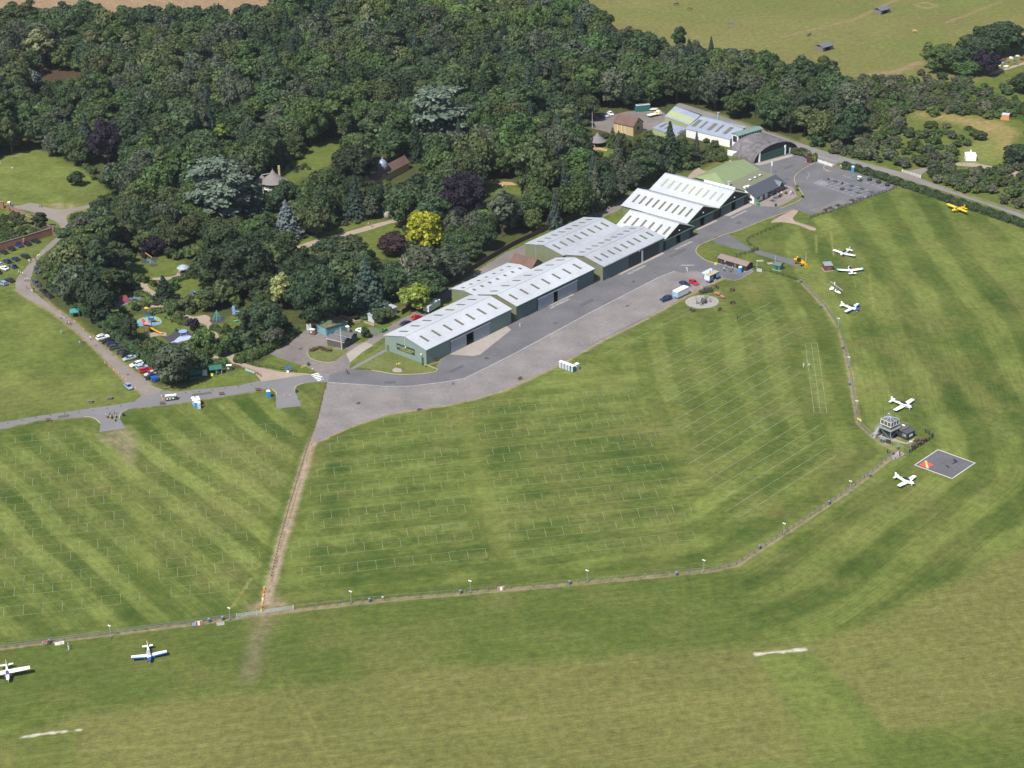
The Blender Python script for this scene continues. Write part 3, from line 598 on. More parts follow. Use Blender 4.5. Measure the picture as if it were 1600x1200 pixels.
# ------------------------------------------------------------------ marked-out parking bays on the grass
mb=MB(); CW=5.02
def bay(p,q,n_,s,zo=0.0,bottom=False):
 """p,q = upper and lower end corner (px); s=+1 bays run right, -1 run left"""
 a=Vector(at(*p)); b_=Vector(at(*q)); u=Vector((cA,sA))*(s*CW)
 ribbon_mb(mb,[tuple(a),tuple(a+u*n_)],.11,.004+zo)
 if bottom: ribbon_mb(mb,[tuple(b_),tuple(b_+u*n_)],.11,.004+zo)
 for k in range(n_+1): ribbon_mb(mb,[tuple(a+u*k),tuple(b_+u*k)],.12,.009+zo)
def c1(x,y): return (x/4,600+y/4)
def c2(x,y): return (400+x/4,600+y/4)
def c3(x,y): return (800+x/4,600+y/4)
def c0(x,y): return (x/4,900+y/4)
for p,q,n_,bt in ((c1(510,280),c1(512,325),7,1),(c1(775,338),c1(778,383),9,0),(c1(730,392),c1(735,437),9,1),(c1(792,480),c1(795,527),9,0),(c1(742,536),c1(745,583),9,1),(c1(805,628),c1(808,677),9,0),(c1(757,683),c1(760,735),9,1),
 (c1(823,783),c1(826,837),9,0),(c1(770,845),c1(773,898),9,1),(c1(838,947),c1(843,998),9,0),(c1(787,1010),c1(790,1067),9,1),(c1(857,1120),c1(860,1175),9,0),((201,897),(201.7,911.5),9,1),((218.2,925),(218.7,940.7),9,1)): bay(p,q,n_,-1,0,bt)
for p,q,n_,bt in ((c1(942,320),c1(946,362),8,0),(c1(897,372),c1(902,417),9,1),(c1(962,458),c1(965,503),7,0),(c1(915,512),c1(918,557),8,1),(c1(980,607),c1(985,655),7,0),(c1(933,660),c1(937,712),7,1),(c1(998,762),c1(1004,812),6,0),(c1(952,818),c1(957,870),6,1),
 (c1(1020,920),c1(1025,975),5,0),(c1(972,985),c1(975,1040),5,1),(c1(1040,1093),c1(1045,1147),5,0),((247.5,890),(248.7,904.5),5,1),((267,917.5),(267.5,933),5,1)): bay(p,q,n_,1,.001,bt)
for p,q,n_,bt in ((c2(795,207),c2(800,255),4,1),(c2(508,327),c2(513,370),7,0),(c2(460,373),c2(465,422),7,1),(c2(425,487),c2(428,530),8,0),(c2(380,533),c2(385,580),8,1),(c2(340,640),c2(343,690),9,0),(c2(402,685),c2(405,740),8,1),
 (c2(357,797),c2(362,850),9,0),(c2(310,857),c2(315,912),9,1),(c2(267,973),c2(272,1030),10,0),(c2(218,1038),c2(222,1095),10,1),(c2(285,1152),c2(290,1208),10,1)): bay(p,q,n_,1,.002,bt)
for p,q,n_,bt in ((c2(1385,117),c2(1393,160),10,0),(c2(1350,165),c2(1360,210),10,1),(c2(1428,252),c2(1437,297),10,0),(c2(1392,303),c2(1403,350),10,1),(c2(1475,397),c2(1485,440),10,0),(c2(1438,448),c2(1450,497),10,1),
 (c2(1518,545),c2(1530,592),10,0),(c2(1483,602),c2(1495,650),10,1),(c2(1565,700),c2(1577,750),10,0),(c2(1530,757),c2(1543,812),10,1),(c3(18,860),c3(30,917),10,0),(c2(1580,925),c2(1592,980),10,1),(c3(15,1042),c3(27,1095),10,1)): bay(p,q,n_,1,.003,bt)
def erow(lines,z):
 Wl=[[Vector(q) for q in W(l)] for l in lines]
 for l in Wl: ribbon_mb(mb,[tuple(l[0]),tuple(l[1])],.15,.004+z)
 for i in range(len(Wl)-1):
  a,b_=Wl[i],Wl[i+1]; da=(a[1]-a[0]); ln=da.length; da.normalize(); nn=Vector((-da.y,da.x)); dep=(b_[0]-a[0]).dot(nn)
  k=0 if i==0 else .5
  while k*CW<ln -1:
   p=a[0]+da*k*CW;
   if (p+nn*dep -b_[0]).dot(da)>-0.3: ribbon_mb(mb,[tuple(p),tuple(p+nn*dep)],.07,.009+z)
   k+=1
T(mb.build('parking_bay_lines',m_bay),kind='structure'); mb=MB()
erow([[(917,541),(1035,484)],[(947,552),(1080,486)]],0); erow([[(1012,572),(1205,472)],[(1024,582.5),(1216,481)],[(1042.5,590),(1225,492.5)]],.001)
erow([[(1031,615),(1232,505)],[(1043,626),(1252,511)],[(1062,634),(1237,535)]],0); erow([[(1055,655.5),(1217,564)],[(1062.5,672),(1235,572)],[(1084,679),(1250,583)]],.001)
erow([[(1079.5,702),(1232,612)],[(1075.8,724.5),(1251,620)],[(1096,732.5),(1251,640)]],0); erow([[(1101,752.5),(1257,657)],[(1114,765.5),(1279,665)],[(1132,778),(1291,679)]],.001)
erow([[(1132.5,800),(1291,701)],[(1153,809),(1311,709)]],0)
def lp(a,b_,f): return (a[0]+(b_[0]-a[0])*f,a[1]+(b_[1]-a[1])*f)
LA=[((1258,536),(1272,645)),((1267.5,536),(1282,645)),((1277,536),(1292,645))]
for a,b_ in LA: ribbon_mb(mb,W([a,b_]),.15,.006)
for k in range(14): f=k/13.0; ribbon_mb(mb,W([lp(*LA[0],f),lp(*LA[2],f)]),.12,.011)
T(mb.build('display_bay_lines',mat('chalk_line',(.18,.21,.125),.9,var=.3,scale=.35)),kind='structure')
def text_mesh(s,size,name,material,ext=0.0,parent=None):
 cu=bpy.data.curves.new('lettering','FONT'); cu.body=s; cu.size=size; cu.extrude=ext; cu.align_x='CENTER'; cu.align_y='CENTER'
 t_=bpy.data.objects.new('lettering',cu); COL.objects.link(t_)
 me_=bpy.data.meshes.new_from_object(t_.evaluated_get(bpy.context.evaluated_depsgraph_get())); bpy.data.objects.remove(t_); bpy.data.curves.remove(cu)
 me_.name=name; me_.materials.clear(); me_.materials.append(material)
 o_=bpy.data.objects.new(name,me_); COL.objects.link(o_)
 if parent is not None: o_.parent=parent; CH.setdefault(parent.name,[]).append(o_)
 return o_
m_let=mat('lettering_paint',(.40,.40,.41),.8,var=.2,scale=1)
for u,v in ((66,-2.2),(107,-4.6),(136.5,-4.0),(176,-1.6)):
 o=text_mesh('NO PARKING',1.7,'painted_lettering',m_let); q=uv(u,v); o.location=(q[0],q[1],.014); o.rotation_euler=(0,0,UA); o['kind']='structure'
o=text_mesh('DISABLED',1.5,'painted_lettering',m_let); q=at(1074,414.5); o.location=(q[0],q[1],.014); o['kind']='structure'; o.scale=(.72,1.1,1)
mb=MB(); q=at(1073.5,421); mb.add([(q[0]-.12,q[1]-2,.014),(q[0]+.12,q[1]-2,.014),(q[0]+.12,q[1]+1.2,.014),(q[0]-.12,q[1]+1.2,.014)],[(0,1,2,3)]); mb.add([(q[0]-.5,q[1]+1.2,.014),(q[0]+.5,q[1]+1.2,.014),(q[0],q[1]+2.2,.014)],[(0,1,2)])
T(mb.build('painted_arrow',m_let),kind='structure')
# ------------------------------------------------------------------ buildings
def uvof(x,y,z=0.0):
 q=Vector(at(x,y,z)) -UV0; return q.dot(UU),q.dot(VV)
def pA(x,y): return (590+x/8,440+y/8)
def pB(x,y): return (760+x/8,360+y/8)
def pD(x,y): return (940+x/8,260+y/8)
def pE(x,y): return (1080+x/8,240+y/8)
m_roof=mat('sheet_roof',(.365,.38,.405),.6,var=.05,scale=.6,var2=.08,spec=.4)
m_roof2=mat('weathered_sheet_roof',(.30,.315,.34),.65,var=.07,scale=.5,var2=.08,spec=.3,stripes=(0,1.1,.08))
m_skyl=mat('skylight_panel',(.115,.107,.078),.5,var=.08,spec=.4)
m_skyl2=mat('pale_skylight_panel',(.25,.26,.20),.5,var=.08)
m_sage=mat('sage_cladding',(.165,.215,.185),.6,var=.05,scale=.6,stripes=(0,.9,.12))
m_sageY=mat('sage_cladding_gable',(.165,.215,.185),.6,var=.05,scale=.6,stripes=(1,.9,.12))
m_olive=mat('olive_cladding',(.15,.165,.098),.6,var=.05,scale=.6,stripes=(1,.9,.15))
m_slate=mat('dark_cladding',(.085,.115,.12),.6,var=.06,scale=.5,stripes=(2,1.2,.18))
m_black=mat('black_boarding',(.030,.028,.036),.7,var=.1,stripes=(2,.3,.25))
m_teal=mat('green_door_paint',(.065,.105,.105),.55,var=.08,stripes=(0,1.0,.2))
m_trim=mat('green_trim',(.07,.13,.085),.5)
m_dgreen=mat('dark_green_paint',(.02,.07,.05),.45)
m_grey=mat('grey_door_sheet',(.27,.29,.33),.5,var=.06,stripes=(0,.8,.22))
m_white=mat('white_paint',(.72,.72,.70),.5,var=.04)
m_gut=mat('gutter_grey',(.42,.44,.46),.5)
m_dark=mat('dark_opening',(.02,.02,.022),.9)
m_glass=mat('window_glass',(.03,.04,.05),.08,spec=.8,var=.0)
m_brick=mat('red_brick',(.27,.125,.085),.85,var=.14,scale=2,var2=.12,stripes=(2,.3,.12))
m_ybrick=mat('yellow_brick',(.40,.30,.16),.85,var=.1,scale=2,stripes=(2,.3,.1))
m_tile=mat('brown_tiles',(.125,.075,.06),.85,var=.16,scale=2,var2=.15,stripes=(0,.5,.15))
m_metal=mat('galvanised_metal',(.38,.40,.42),.45,metal=.3)
m_wood=mat('brown_timber',(.14,.085,.055),.8,var=.2,scale=3)
m_gwood=mat('weathered_timber',(.15,.13,.115),.85,var=.22,scale=3)
def hangar(label,u0,u1,v0,v1,ez,rz,axis,wallf,wallg,roofm,doors=(),sky=None,oh=.45,lowskirt=None,gable=None,beam=None,fascia=None,backez=None):
 L,Wd=u1-u0,v1-v0; be=ez if backez is None else backez
 root=empty('hangar',uv(u0,v0),UA,label,'hangar','hangars in the row along the apron')
 th=.15
 mb=MB(); x=0
 for a,b_,h,*_ in sorted(doors):
  if a>x: mb.box(x,a,0,th,0,ez)
  mb.box(a,b_,0,th,h,ez); x=b_
 if x<L: mb.box(x,L,0,th,0,ez)
 mb.box(0,L,Wd-th,Wd,0,be)
 mb.build('wall',wallf,root)
 for x0,x1 in ((0,th),(L-th,L)):
  mb=MB()
  if axis=='u':
   mb.hexa([(x0,th,0),(x1,th,0),(x1,Wd-th,0),(x0,Wd-th,0)],[(x0,th,ez),(x1,th,ez),(x1,Wd-th,be),(x0,Wd-th,be)])
   mb.add([(x0,0,ez),(x0,Wd,be),(x0,Wd/2,rz),(x1,0,ez),(x1,Wd,be),(x1,Wd/2,rz)],[(0,1,2),(3,5,4),(0,2,5,3),(1,4,5,2),(0,3,4,1)])
  else: mb.box(x0,x1,th,Wd-th,0,ez)
  mb.build('side_wall',wallg,root)
 if axis=='v':
  for y0,y1 in ((.02,th+.02),(Wd-th-.02,Wd-.02)):
   mb=MB(); mb.add([(0,y0,ez),(L,y0,ez),(L/2,y0,rz),(0,y1,ez),(L,y1,ez),(L/2,y1,rz)],[(0,1,2),(3,5,4),(0,2,5,3),(1,4,5,2),(0,3,4,1)])
   mb.build('gable',gable or wallf,root)
 t2=.14; rf=MB()
 if axis=='u':
  s0=(rz-ez)/(Wd/2); s1=(rz-be)/(Wd/2)
  def zf(y): return rz -s0*(Wd/2-y) if y <= Wd/2 else rz -s1*(y-Wd/2)
  for ya,yb in ((-oh,Wd/2),(Wd/2,Wd+oh)):
   rf.hexa([(-oh*.5,ya,zf(ya)+.02),(L+oh*.5,ya,zf(ya)+.02),(L+oh*.5,yb,zf(yb)+.02),(-oh*.5,yb,zf(yb)+.02)],[(-oh*.5,ya,zf(ya)+t2),(L+oh*.5,ya,zf(ya)+t2),(L+oh*.5,yb,zf(yb)+t2),(-oh*.5,yb,zf(yb)+t2)])
  P=lambda a,c: (a,c,zf(c)+t2)
 else:
  s0=(rz-ez)/(L/2)
  def zf(x): return rz -s0*abs(L/2-x)
  for xa,xb in ((-oh,L/2),(L/2,L+oh)):
   rf.hexa([(xa,-oh*.6,zf(xa)+.02),(xb,-oh*.6,zf(xb)+.02),(xb,Wd+oh*.5,zf(xb)+.02),(xa,Wd+oh*.5,zf(xa)+.02)],[(xa,-oh*.6,zf(xa)+t2),(xb,-oh*.6,zf(xb)+t2),(xb,Wd+oh*.5,zf(xb)+t2),(xa,Wd+oh*.5,zf(xa)+t2)])
  P=lambda a,c: (c,a,zf(c)+t2)
 ro=rf.build('roof',roofm,root)
 mb=MB();
 if axis=='u': mb.bar((-.1,Wd/2,rz+t2+.03),(L+.1,Wd/2,rz+t2+.03),.5,.07)
 else: mb.bar((L/2,-.1,rz+t2+.03),(L/2,Wd+.1,rz+t2+.03),.5,.07)
 mb.build('ridge_cap',roofm,ro)
 if sky:
  for lst,ca,cb,sm_ in sky:
   for a in lst:
    mb=MB(); hw_=.5
    lo=[P(a-hw_,ca),P(a+hw_,ca),P(a+hw_,cb),P(a-hw_,cb)]
    mb.hexa([(p[0],p[1],p[2]-.03) for p in lo],[(p[0],p[1],p[2]+.05) for p in lo]); mb.build('skylight',sm_,ro)
 mb=MB()
 if axis=='u': mb.box(-.1,L+.1,-oh-.12,-oh-.002,zf(-oh)-.22,zf(-oh)+.02)
 else:
  for s in (0,1):
   xa=-oh if s==0 else L+oh
   mb.bar((xa,-oh*.6-.05,zf(xa)-.03),(L/2,-oh*.6-.05,rz-.03),.08,.3)
 mb.build('fascia',fascia or m_gut,root)
 for a,b_,h,kind in doors:
  if kind=='slide':   # leaves pushed to both sides of a gap
   pass
 if beam:
  one('door_rail',lambda m: m.box(beam[0],beam[1],-.55,-.02,beam[2],beam[2]+.3),m_trim if len(beam)<4 else beam[3],root)
 return root
def leaf(root,a,b_,h,m,y=-.32):
 def f(mb):
  mb.box(a,b_,y,y+.12,.05,h)
  k=a
  while k<b_ -.2:
   mb.box(k,k+.12,y-.06,y-.002,.1,h-.05); k+=.95
 return one('door',f,m,root)
def ws(L,n,a=.06,b=.94): return [L*(a+(b-a)*i/(n-1)) for i in range(n)]
u=[uvof(*pA(*q))[0] for q in ((905,890),(1100,797),(1190,750),(1385,655))]
h1=hangar('pale green end hangar with white roof and dark signboard on its gable',0,42.4,0,18.9,5.5,7.6,'u',m_sage,m_sageY,m_roof,
 doors=[(u[1],u[2],4.3,'slide')],sky=[(ws(42.4,7,.10,.90),2.6,6.6,m_skyl),(ws(42.4,7,.10,.90),12.2,16.2,m_skyl)],beam=(u[0]-.3,u[3]+.3,4.3,m_gut),fascia=m_slate,backez=5.3)
leaf(h1,u[0],u[1],4.3,m_grey); leaf(h1,u[2],u[3],4.3,m_grey)
def sgn(mb): mb.box(-.1,-.02,5.2,13.4,1.9,4.1)
sb=one('signboard',sgn,mat('sign_green',(.012,.045,.048),.5),h1)
m_gold=mat('sign_gold',(.62,.50,.08),.5)
for s_,z_,sz in (('SHUTTLEWORTH COLLECTION',3.1,.98),('OLD WARDEN AERODROME',2.35,.62)):
 o=text_mesh(s_,sz,'sign_lettering',m_gold,parent=sb); o.rotation_euler=(R(90),0,R(-90)); o.location=(-.115,9.3,z_)
 wd=max(v.co.x for v in o.data.vertices) -min(v.co.x for v in o.data.vertices); tw=7.6 if sz>.9 else 5.4; o.scale=(tw/wd,1,1)
one('crest',lambda m: (m.lathe([(.32,-.03),(.32,.03)],n=10)),m_gut,sb).matrix_local=Matrix.Translation((-.13,9.3,3.85)) @ Matrix.Rotation(R(90),4,'Y')
one('door',lambda m: m.box(-.08,-.005,17.2,18.3,0,2.1),m_trim,h1)
one('door',lambda m: m.box(-.08,-.005,1.2,2.1,0,2.3),m_dgreen,h1)
for z_ in (3.2,): one('wall_lamp',lambda m: m.box(-.5,-.1,1.7,2.2,3.2,3.5),m_white,h1)
one('downpipe',lambda m: m.box(-.16,-.02,9.35,9.5,4.6,7.2),m_gut,h1)
one('corner_trim',lambda m: m.box(-.06,.2,-.06,-.002,0,5.3),mat('lime_trim',(.25,.32,.13),.5),h1)
u=[uvof(*pB(*q))[0]-45.2 for q in ((625,995),(818,900),(862,872),(1100,755))]
h2=hangar('long dark green hangar with two grey sliding doors and white roof',45.2,87.7,0,17.6,5.6,7.5,'u',m_slate,m_olive,m_roof,
 doors=[(u[1],u[2],4.2,'slide')],sky=[(ws(42.5,7,.08,.9),2.4,6.2,m_skyl),(ws(42.5,7,.08,.93),11.4,15.1,m_skyl)],beam=(u[0]-.3,u[3]+.3,4.25,m_gut),fascia=m_dgreen,backez=5.2)
leaf(h2,u[0],u[1],4.2,m_grey); leaf(h2,u[2],u[3],4.2,m_grey)
h2b=hangar('low rear hangar with patched white roof of small skylights',44.4,74.5,17.9,29.6,4.7,5.3,'u',m_olive,m_olive,m_roof,
 sky=[(ws(30,7,.1,.92),2.9,4.3,m_skyl),(ws(30,7,.07,.89),7.4,8.8,m_skyl)],oh=.2,backez=4.4)
h3=hangar('wide front bay of the twin hangar with two closed dark doors',91,127,-1.5,16.2,5.8,7.6,'u',m_slate,m_olive,m_roof2,
 sky=[(ws(36,9,.07,.92),2.6,6.0,m_skyl),(ws(36,9,.10,.93),11.2,14.0,m_skyl)],backez=5.8)
u=[uvof(*pD(*q))[0]-91 for q in ((275,1320),(440,1235),(465,1222),(690,1110))]
m_ddoor=mat('dark_shutter',(.042,.05,.052),.6,var=.05,stripes=(0,.6,.15))
leaf(h3,15.2,22.4,4.6,m_ddoor,-.16); leaf(h3,23.4,33.2,4.6,m_ddoor,-.16); one('door_post',lambda m: m.box(22.45,23.35,-.24,-.02,0,4.6),m_white,h3)
one('wall_lamp',lambda m: m.box(20.6,21.1,-.6,-.1,5.0,5.3),m_white,h3)
h3b=hangar('rear bay of the twin hangar against the trees',90,124.5,16.5,34.6,5.8,7.6,'u',m_olive,m_olive,m_roof2,
 sky=[(ws(34.5,8,.08,.9),3.4,7.0,m_skyl),(ws(34.5,8,.10,.92),12.0,15.0,m_skyl)],oh=.3)
for k,(u0,u1,v0,dp,nn,lb,sm_) in enumerate(((127.6,146.2,-1.2,23,6,'small black gabled hangar, nearest of the three gable-ended ones',m_skyl),
  (147.4,167.3,2.6,31.5,9,'middle black gabled hangar with green doors and brown skylights',m_skyl),(168.3,188.0,2.7,33.5,9,'black gabled hangar next to the cafe with pale skylights',m_skyl2))):
 L=u1-u0; o1,o2=L*.40,L*.54
 h=hangar(lb,u0,u1,v0,v0+dp,4.1,8.0,'v',m_black,m_olive,m_roof,doors=[(o1,o2,3.6,'slide')],
  sky=[(ws(dp,nn,.09,.90),L*.13,L*.36,sm_),(ws(dp,nn,.09,.90),L*.64,L*.87,sm_)],beam=(-.3,L+.3,3.75),gable=m_black,fascia=mat('olive_trim',(.20,.24,.10),.5))
 for a,b_ in ((L*.05,L*.20),(L*.20+.05,o1),(o2,L*.74),(L*.74+.05,L*.84)): leaf(h,a,b_,3.7,m_teal)
 one('wall_lamp',lambda m: m.box(L*.5-.2,L*.5+.2,-.5,.0,5.3,5.6),m_white,h)
def house(name,label,cat,P0,P1,depth,ez,rz,wallm,roofm,oh=.35,group=None,side=1,gablem=None):
 """ridge parallel to P0->P1 (world points of the front wall), depth to the left of travel"""
 a=math.atan2(P1[1]-P0[1],P1[0]-P0[0]); L=math.hypot(P1[0]-P0[0],P1[1]-P0[1])
 r=empty(name,P0,a,label,cat,group); D=depth
 def f(m):
  m.box(0,L,0,D,0,ez)
  for x0,x1 in ((0,.15),(L-.15,L)):
   m.add([(x0,0,ez),(x0,D,ez),(x0,D/2,rz),(x1,0,ez),(x1,D,ez),(x1,D/2,rz)],[(0,1,2),(3,5,4),(0,2,5,3),(1,4,5,2)])
 one('wall',f,wallm,r)
 def g(m):
  s=(rz-ez)/(D/2)
  for ya,yb in ((-oh,D/2),(D/2,D+oh)):
   za=ez -s*oh if ya<0 else rz; zb=rz if yb <= D/2 else ez -s*oh
   m.hexa([(-oh,ya,za+.03),(L+oh,ya,za+.03),(L+oh,yb,zb+.03),(-oh,yb,zb+.03)],[(-oh,ya,za+.2),(L+oh,ya,za+.2),(L+oh,yb,zb+.2),(-oh,yb,zb+.2)])
 one('roof',g,roofm,r); return r
b1=house('brick_building','small brick building with brown tiled roof between the hangars','building',(-.6+1.2,650.3-1.6),(8.6,643.4),6.2,3.0,5.3,m_ybrick,m_tile)
b1.rotation_euler=(0,0,math.atan2(-5.9,7.7));
one('window',lambda m: m.box(9.45,9.52,2.4,3.8,1.2,2.4),m_glass,b1)
def nissen(label,P0,P1,r,m_,end,g=None):
 a=math.atan2(P1[1]-P0[1],P1[0]-P0[0]); L=math.hypot(P1[0]-P0[0],P1[1]-P0[1]); ro=empty('nissen_hut',P0,a,label,'hut',g)
 def f(mb):
  secs=[]
  for x in (0,L):
   secs.append([(x,r*math.cos(t),.2+r*math.sin(t)) for t in [math.pi*k/14 for k in range(15)]]+[(x,-r,0),(x,r,0)])
  mb.loft(secs)
 one('shell',f,m_,ro); one('end_wall',lambda m: m.prism([(r*.96*math.cos(math.pi*k/12),r*.96*math.sin(math.pi*k/12)) for k in range(13)],0,.1),end,ro).matrix_local=Matrix(((0,0,-1,-.01),(1,0,0,0),(0,1,0,.15),(0,0,0,1)))
 return ro
m_niss=mat('mossy_corrugated_iron',(.11,.115,.085),.8,var=.14,scale=.8,var2=.2,stripes=(0,.9,.2))
q0,q1=uv(128.5,32),uv(128.5,20); nissen('mossy round-topped hut, farther of the two behind the hangars',q0,q1,3.6,m_niss,m_white,'nissen huts')
q0,q1=uv(119.5,38.5),uv(126.5,27.5); nissen('mossy round-topped hut closer to the twin hangar',q0,q1,3.0,m_niss,m_dark,'nissen huts')
cf=empty('cafe_building',uv(188.6,-.2),UA,'green-roofed hall with slate cafe front and white end wall','building')
m_cwall=mat('cream_render',(.62,.62,.60),.8,var=.04)
def f(m):
 m.box(.3,21.2,.6,5.2,0,2.6); m.add([(.3,.6,2.6),(.3,5.2,2.6),(.3,5.2,5.0),(.3,4.6,5.0),(.45,.6,2.6),(.45,5.2,2.6),(.45,5.2,5.0),(.45,4.6,5.0)],[(0,1,2,3),(4,7,6,5),(0,3,7,4)])
one('wall',f,m_cwall,cf)
one('slate_roof',lambda m: m.hexa([(0,-.4,2.55),(21.6,-.4,2.55),(21.6,5.0,5.15),(0,5.0,5.15)],[(0,-.4,2.75),(21.6,-.4,2.75),(21.6,5.0,5.35),(0,5.0,5.35)]),mat('blue_slate',(.060,.066,.082),.6,var=.1,scale=1.5,stripes=(0,.35,.1)),cf)
one('rear_hall_wall',lambda m: (m.box(.5,22.2,5.25,13.6,0,4.2)),m_olive,cf)
fr=one('flat_roof',lambda m: m.hexa([(.2,5.05,4.3),(22.4,5.05,4.3),(23,13.9,5.0),(-.2,13.9,5.0)],[(.2,5.05,4.5),(22.4,5.05,4.5),(23,13.9,5.2),(-.2,13.9,5.2)]),mat('olive_felt_roof',(.14,.145,.092),.8,var=.06,scale=.5,var2=.06),cf)
for k in range(3):
 x=10.6+3.5*k; one('roof_light',lambda m: (m.box(x-.9,x+.9,9.2,10.6,4.75,5.12)),m_slate,fr); one('roof_light_glass',lambda m: m.box(x-.6,x+.6,9.5,10.3,5.125,5.2),m_white,fr)
one('upper_wall',lambda m: m.box(.2,22.8,14.0,29.2,0,5.0),m_olive,cf)
def f(m):
 A_=[(-.5,13.8,5.0),(23.3,13.8,5.0),(23.3,29.6,5.0),(-.5,29.6,5.0)]; r0,r1=(3.2,21.7,7.7),(23.3,21.7,7.7)
 m.add(A_+[r0,r1],[(0,1,5,4),(2,3,4,5),(3,0,4),(1,2,5),(0,3,2,1)])
one('green_roof',f,mat('light_green_roof',(.155,.195,.098),.7,var=.05,scale=.4,var2=.07),cf)
one('parapet',lambda m: (m.box(-1.2,-.6,9,24,4.3,5.2),m.box(-1.9,-1.3,13,18,4.0,4.6)),m_white,cf)
one('chimney',lambda m: m.lathe([(.55,4),(.55,6.8),(.7,6.8),(.7,7.1)],(-.3,12.4),10),m_metal,cf)
one('air_conditioner',lambda m: (m.box(2.2,3.4,6.2,7.2,4.5,5.3),m.box(4,5.0,6.0,7.0,4.5,5.2)),m_white,cf)
def f(m): m.add([(16.4,-.5,2.75),(19.6,-.5,2.75),(18,-.5,4.4),(18,3.2,4.55),(16.4,1,3.4),(19.6,1,3.4)],[(0,2,3,4),(1,5,3,2)])
one('porch_roof',f,mat('pale_slate',(.12,.13,.15),.6),cf)
one('porch_gable',lambda m: m.add([(16.5,-.46,2.75),(19.5,-.46,2.75),(18,-.46,4.3)],[(0,1,2)]),m_dgreen,cf)
one('glazed_front',lambda m: m.box(9.6,20.8,.3,.55,0,2.4),m_glass,cf)
one('door',lambda m: m.box(6.4,7.6,.45,.58,0,2.1),mat('maroon_paint',(.10,.02,.02),.5),cf)
one('window',lambda m: m.box(.2,.29,1.6,3.4,1.0,2.0),m_glass,cf); one('window',lambda m: m.box(2.6,4.2,.52,.59,1.0,2.0),m_glass,cf)
bl=empty('arched_hangar',at(1177,255.5),math.atan2(.587,.81),'arched hangar with mottled grey curved roof and long green glazed doors','hangar')
BLW,BLD,BLH=25.2,15.0,6.2
def arc(k,n=20,e=0.0):
 t_=math.pi*k/n; return (BLW/2 -(BLW/2+e)*math.cos(t_),(BLH+e)*math.sin(t_)**1.0)
def f(m):
 secs=[]
 for y in (-.5,BLD): secs.append([(arc(k,e=.25)[0],y,arc(k,e=.25)[1]) for k in range(21)]+[(arc(k)[0],y,max(arc(k)[1]-.02,0)) for k in range(20,-1,-1)])
 m.loft(secs)
one('curved_roof',f,mat('mottled_felt',(.115,.108,.112),.9,var=.32,scale=.55,var2=.18),bl)
for y in (0,BLD-.3): one('end_wall',lambda m: m.add([(arc(k)[0],y,arc(k)[1]*.985) for k in range(21)]+[(arc(k)[0],y+.2,arc(k)[1]*.985) for k in range(21)],[tuple(range(21))[::-1],tuple(range(21,42))]+[(k,k+1,22+k,21+k) for k in range(20)]),m_black,bl)
dd_=one('glazed_doors',lambda m: m.box(3.5,17.6,-.35,-.05,0,3.1),m_dgreen,bl)
for k in range(12):
 x=5.4+k*1.0; one('pane',lambda m: m.box(x,x+.4,-.38,-.352,1.2,2.6),m_glass,dd_)
for x in (3.2,17.9): one('door_post',lambda m: m.box(x-.3,x+.3,-.5,-.02,0,4.2),m_white,bl)
one('side_door',lambda m: m.box(20.6,21.4,-.3,-.02,0,2.2),m_gut,bl)
sheet('door_threshold',[(1177,256.5),(1188,258.5),(1239,244),(1238,240.5)],.013,m_conc)
Pc=[at3(*q,7.6) for q in ((1141,207.5),(1153,211),(1192.5,199.5),(1184,195.5))]
a_=math.atan2(Pc[2].y-Pc[1].y,Pc[2].x-Pc[1].x); L_l=(Pc[2]-Pc[1]).length
lk=empty('glazed_link_building',(Pc[1].x,Pc[1].y),a_,'narrow white clerestory building with teal roof behind the arched hangar','building')
one('wall',lambda m: m.box(.3,L_l-.3,.2,3.8,0,7.2),m_cwall,lk)
one('roof',lambda m: (m.hexa([(0,-.3,7.1),(L_l,-.3,7.1),(L_l,2,7.6),(0,2,7.6)],[(0,-.3,7.3),(L_l,-.3,7.3),(L_l,2,7.8),(0,2,7.8)]),m.hexa([(0,2,7.6),(L_l,2,7.6),(L_l,4.3,7.1),(0,4.3,7.1)],[(0,2,7.8),(L_l,2,7.8),(L_l,4.3,7.3),(0,4.3,7.3)])),mat('teal_roof',(.13,.20,.175),.6,stripes=(0,.8,.15)),lk)
for k in range(9):
 x=.9+k*(L_l-1.6)/9; one('window',lambda m: m.box(x,x+1.1,.1,.19,5.3,6.8),m_glass,lk)
one('window',lambda m: m.box(.22,.29,.8,3.2,4.0,6.6),m_glass,lk)
m_wsroof=mat('blue_grey_sheet',(.215,.245,.31),.6,var=.08,scale=.5,var2=.08,stripes=(0,1.0,.12))
m_lime=mat('lime_wall',(.27,.30,.15),.7,var=.05)
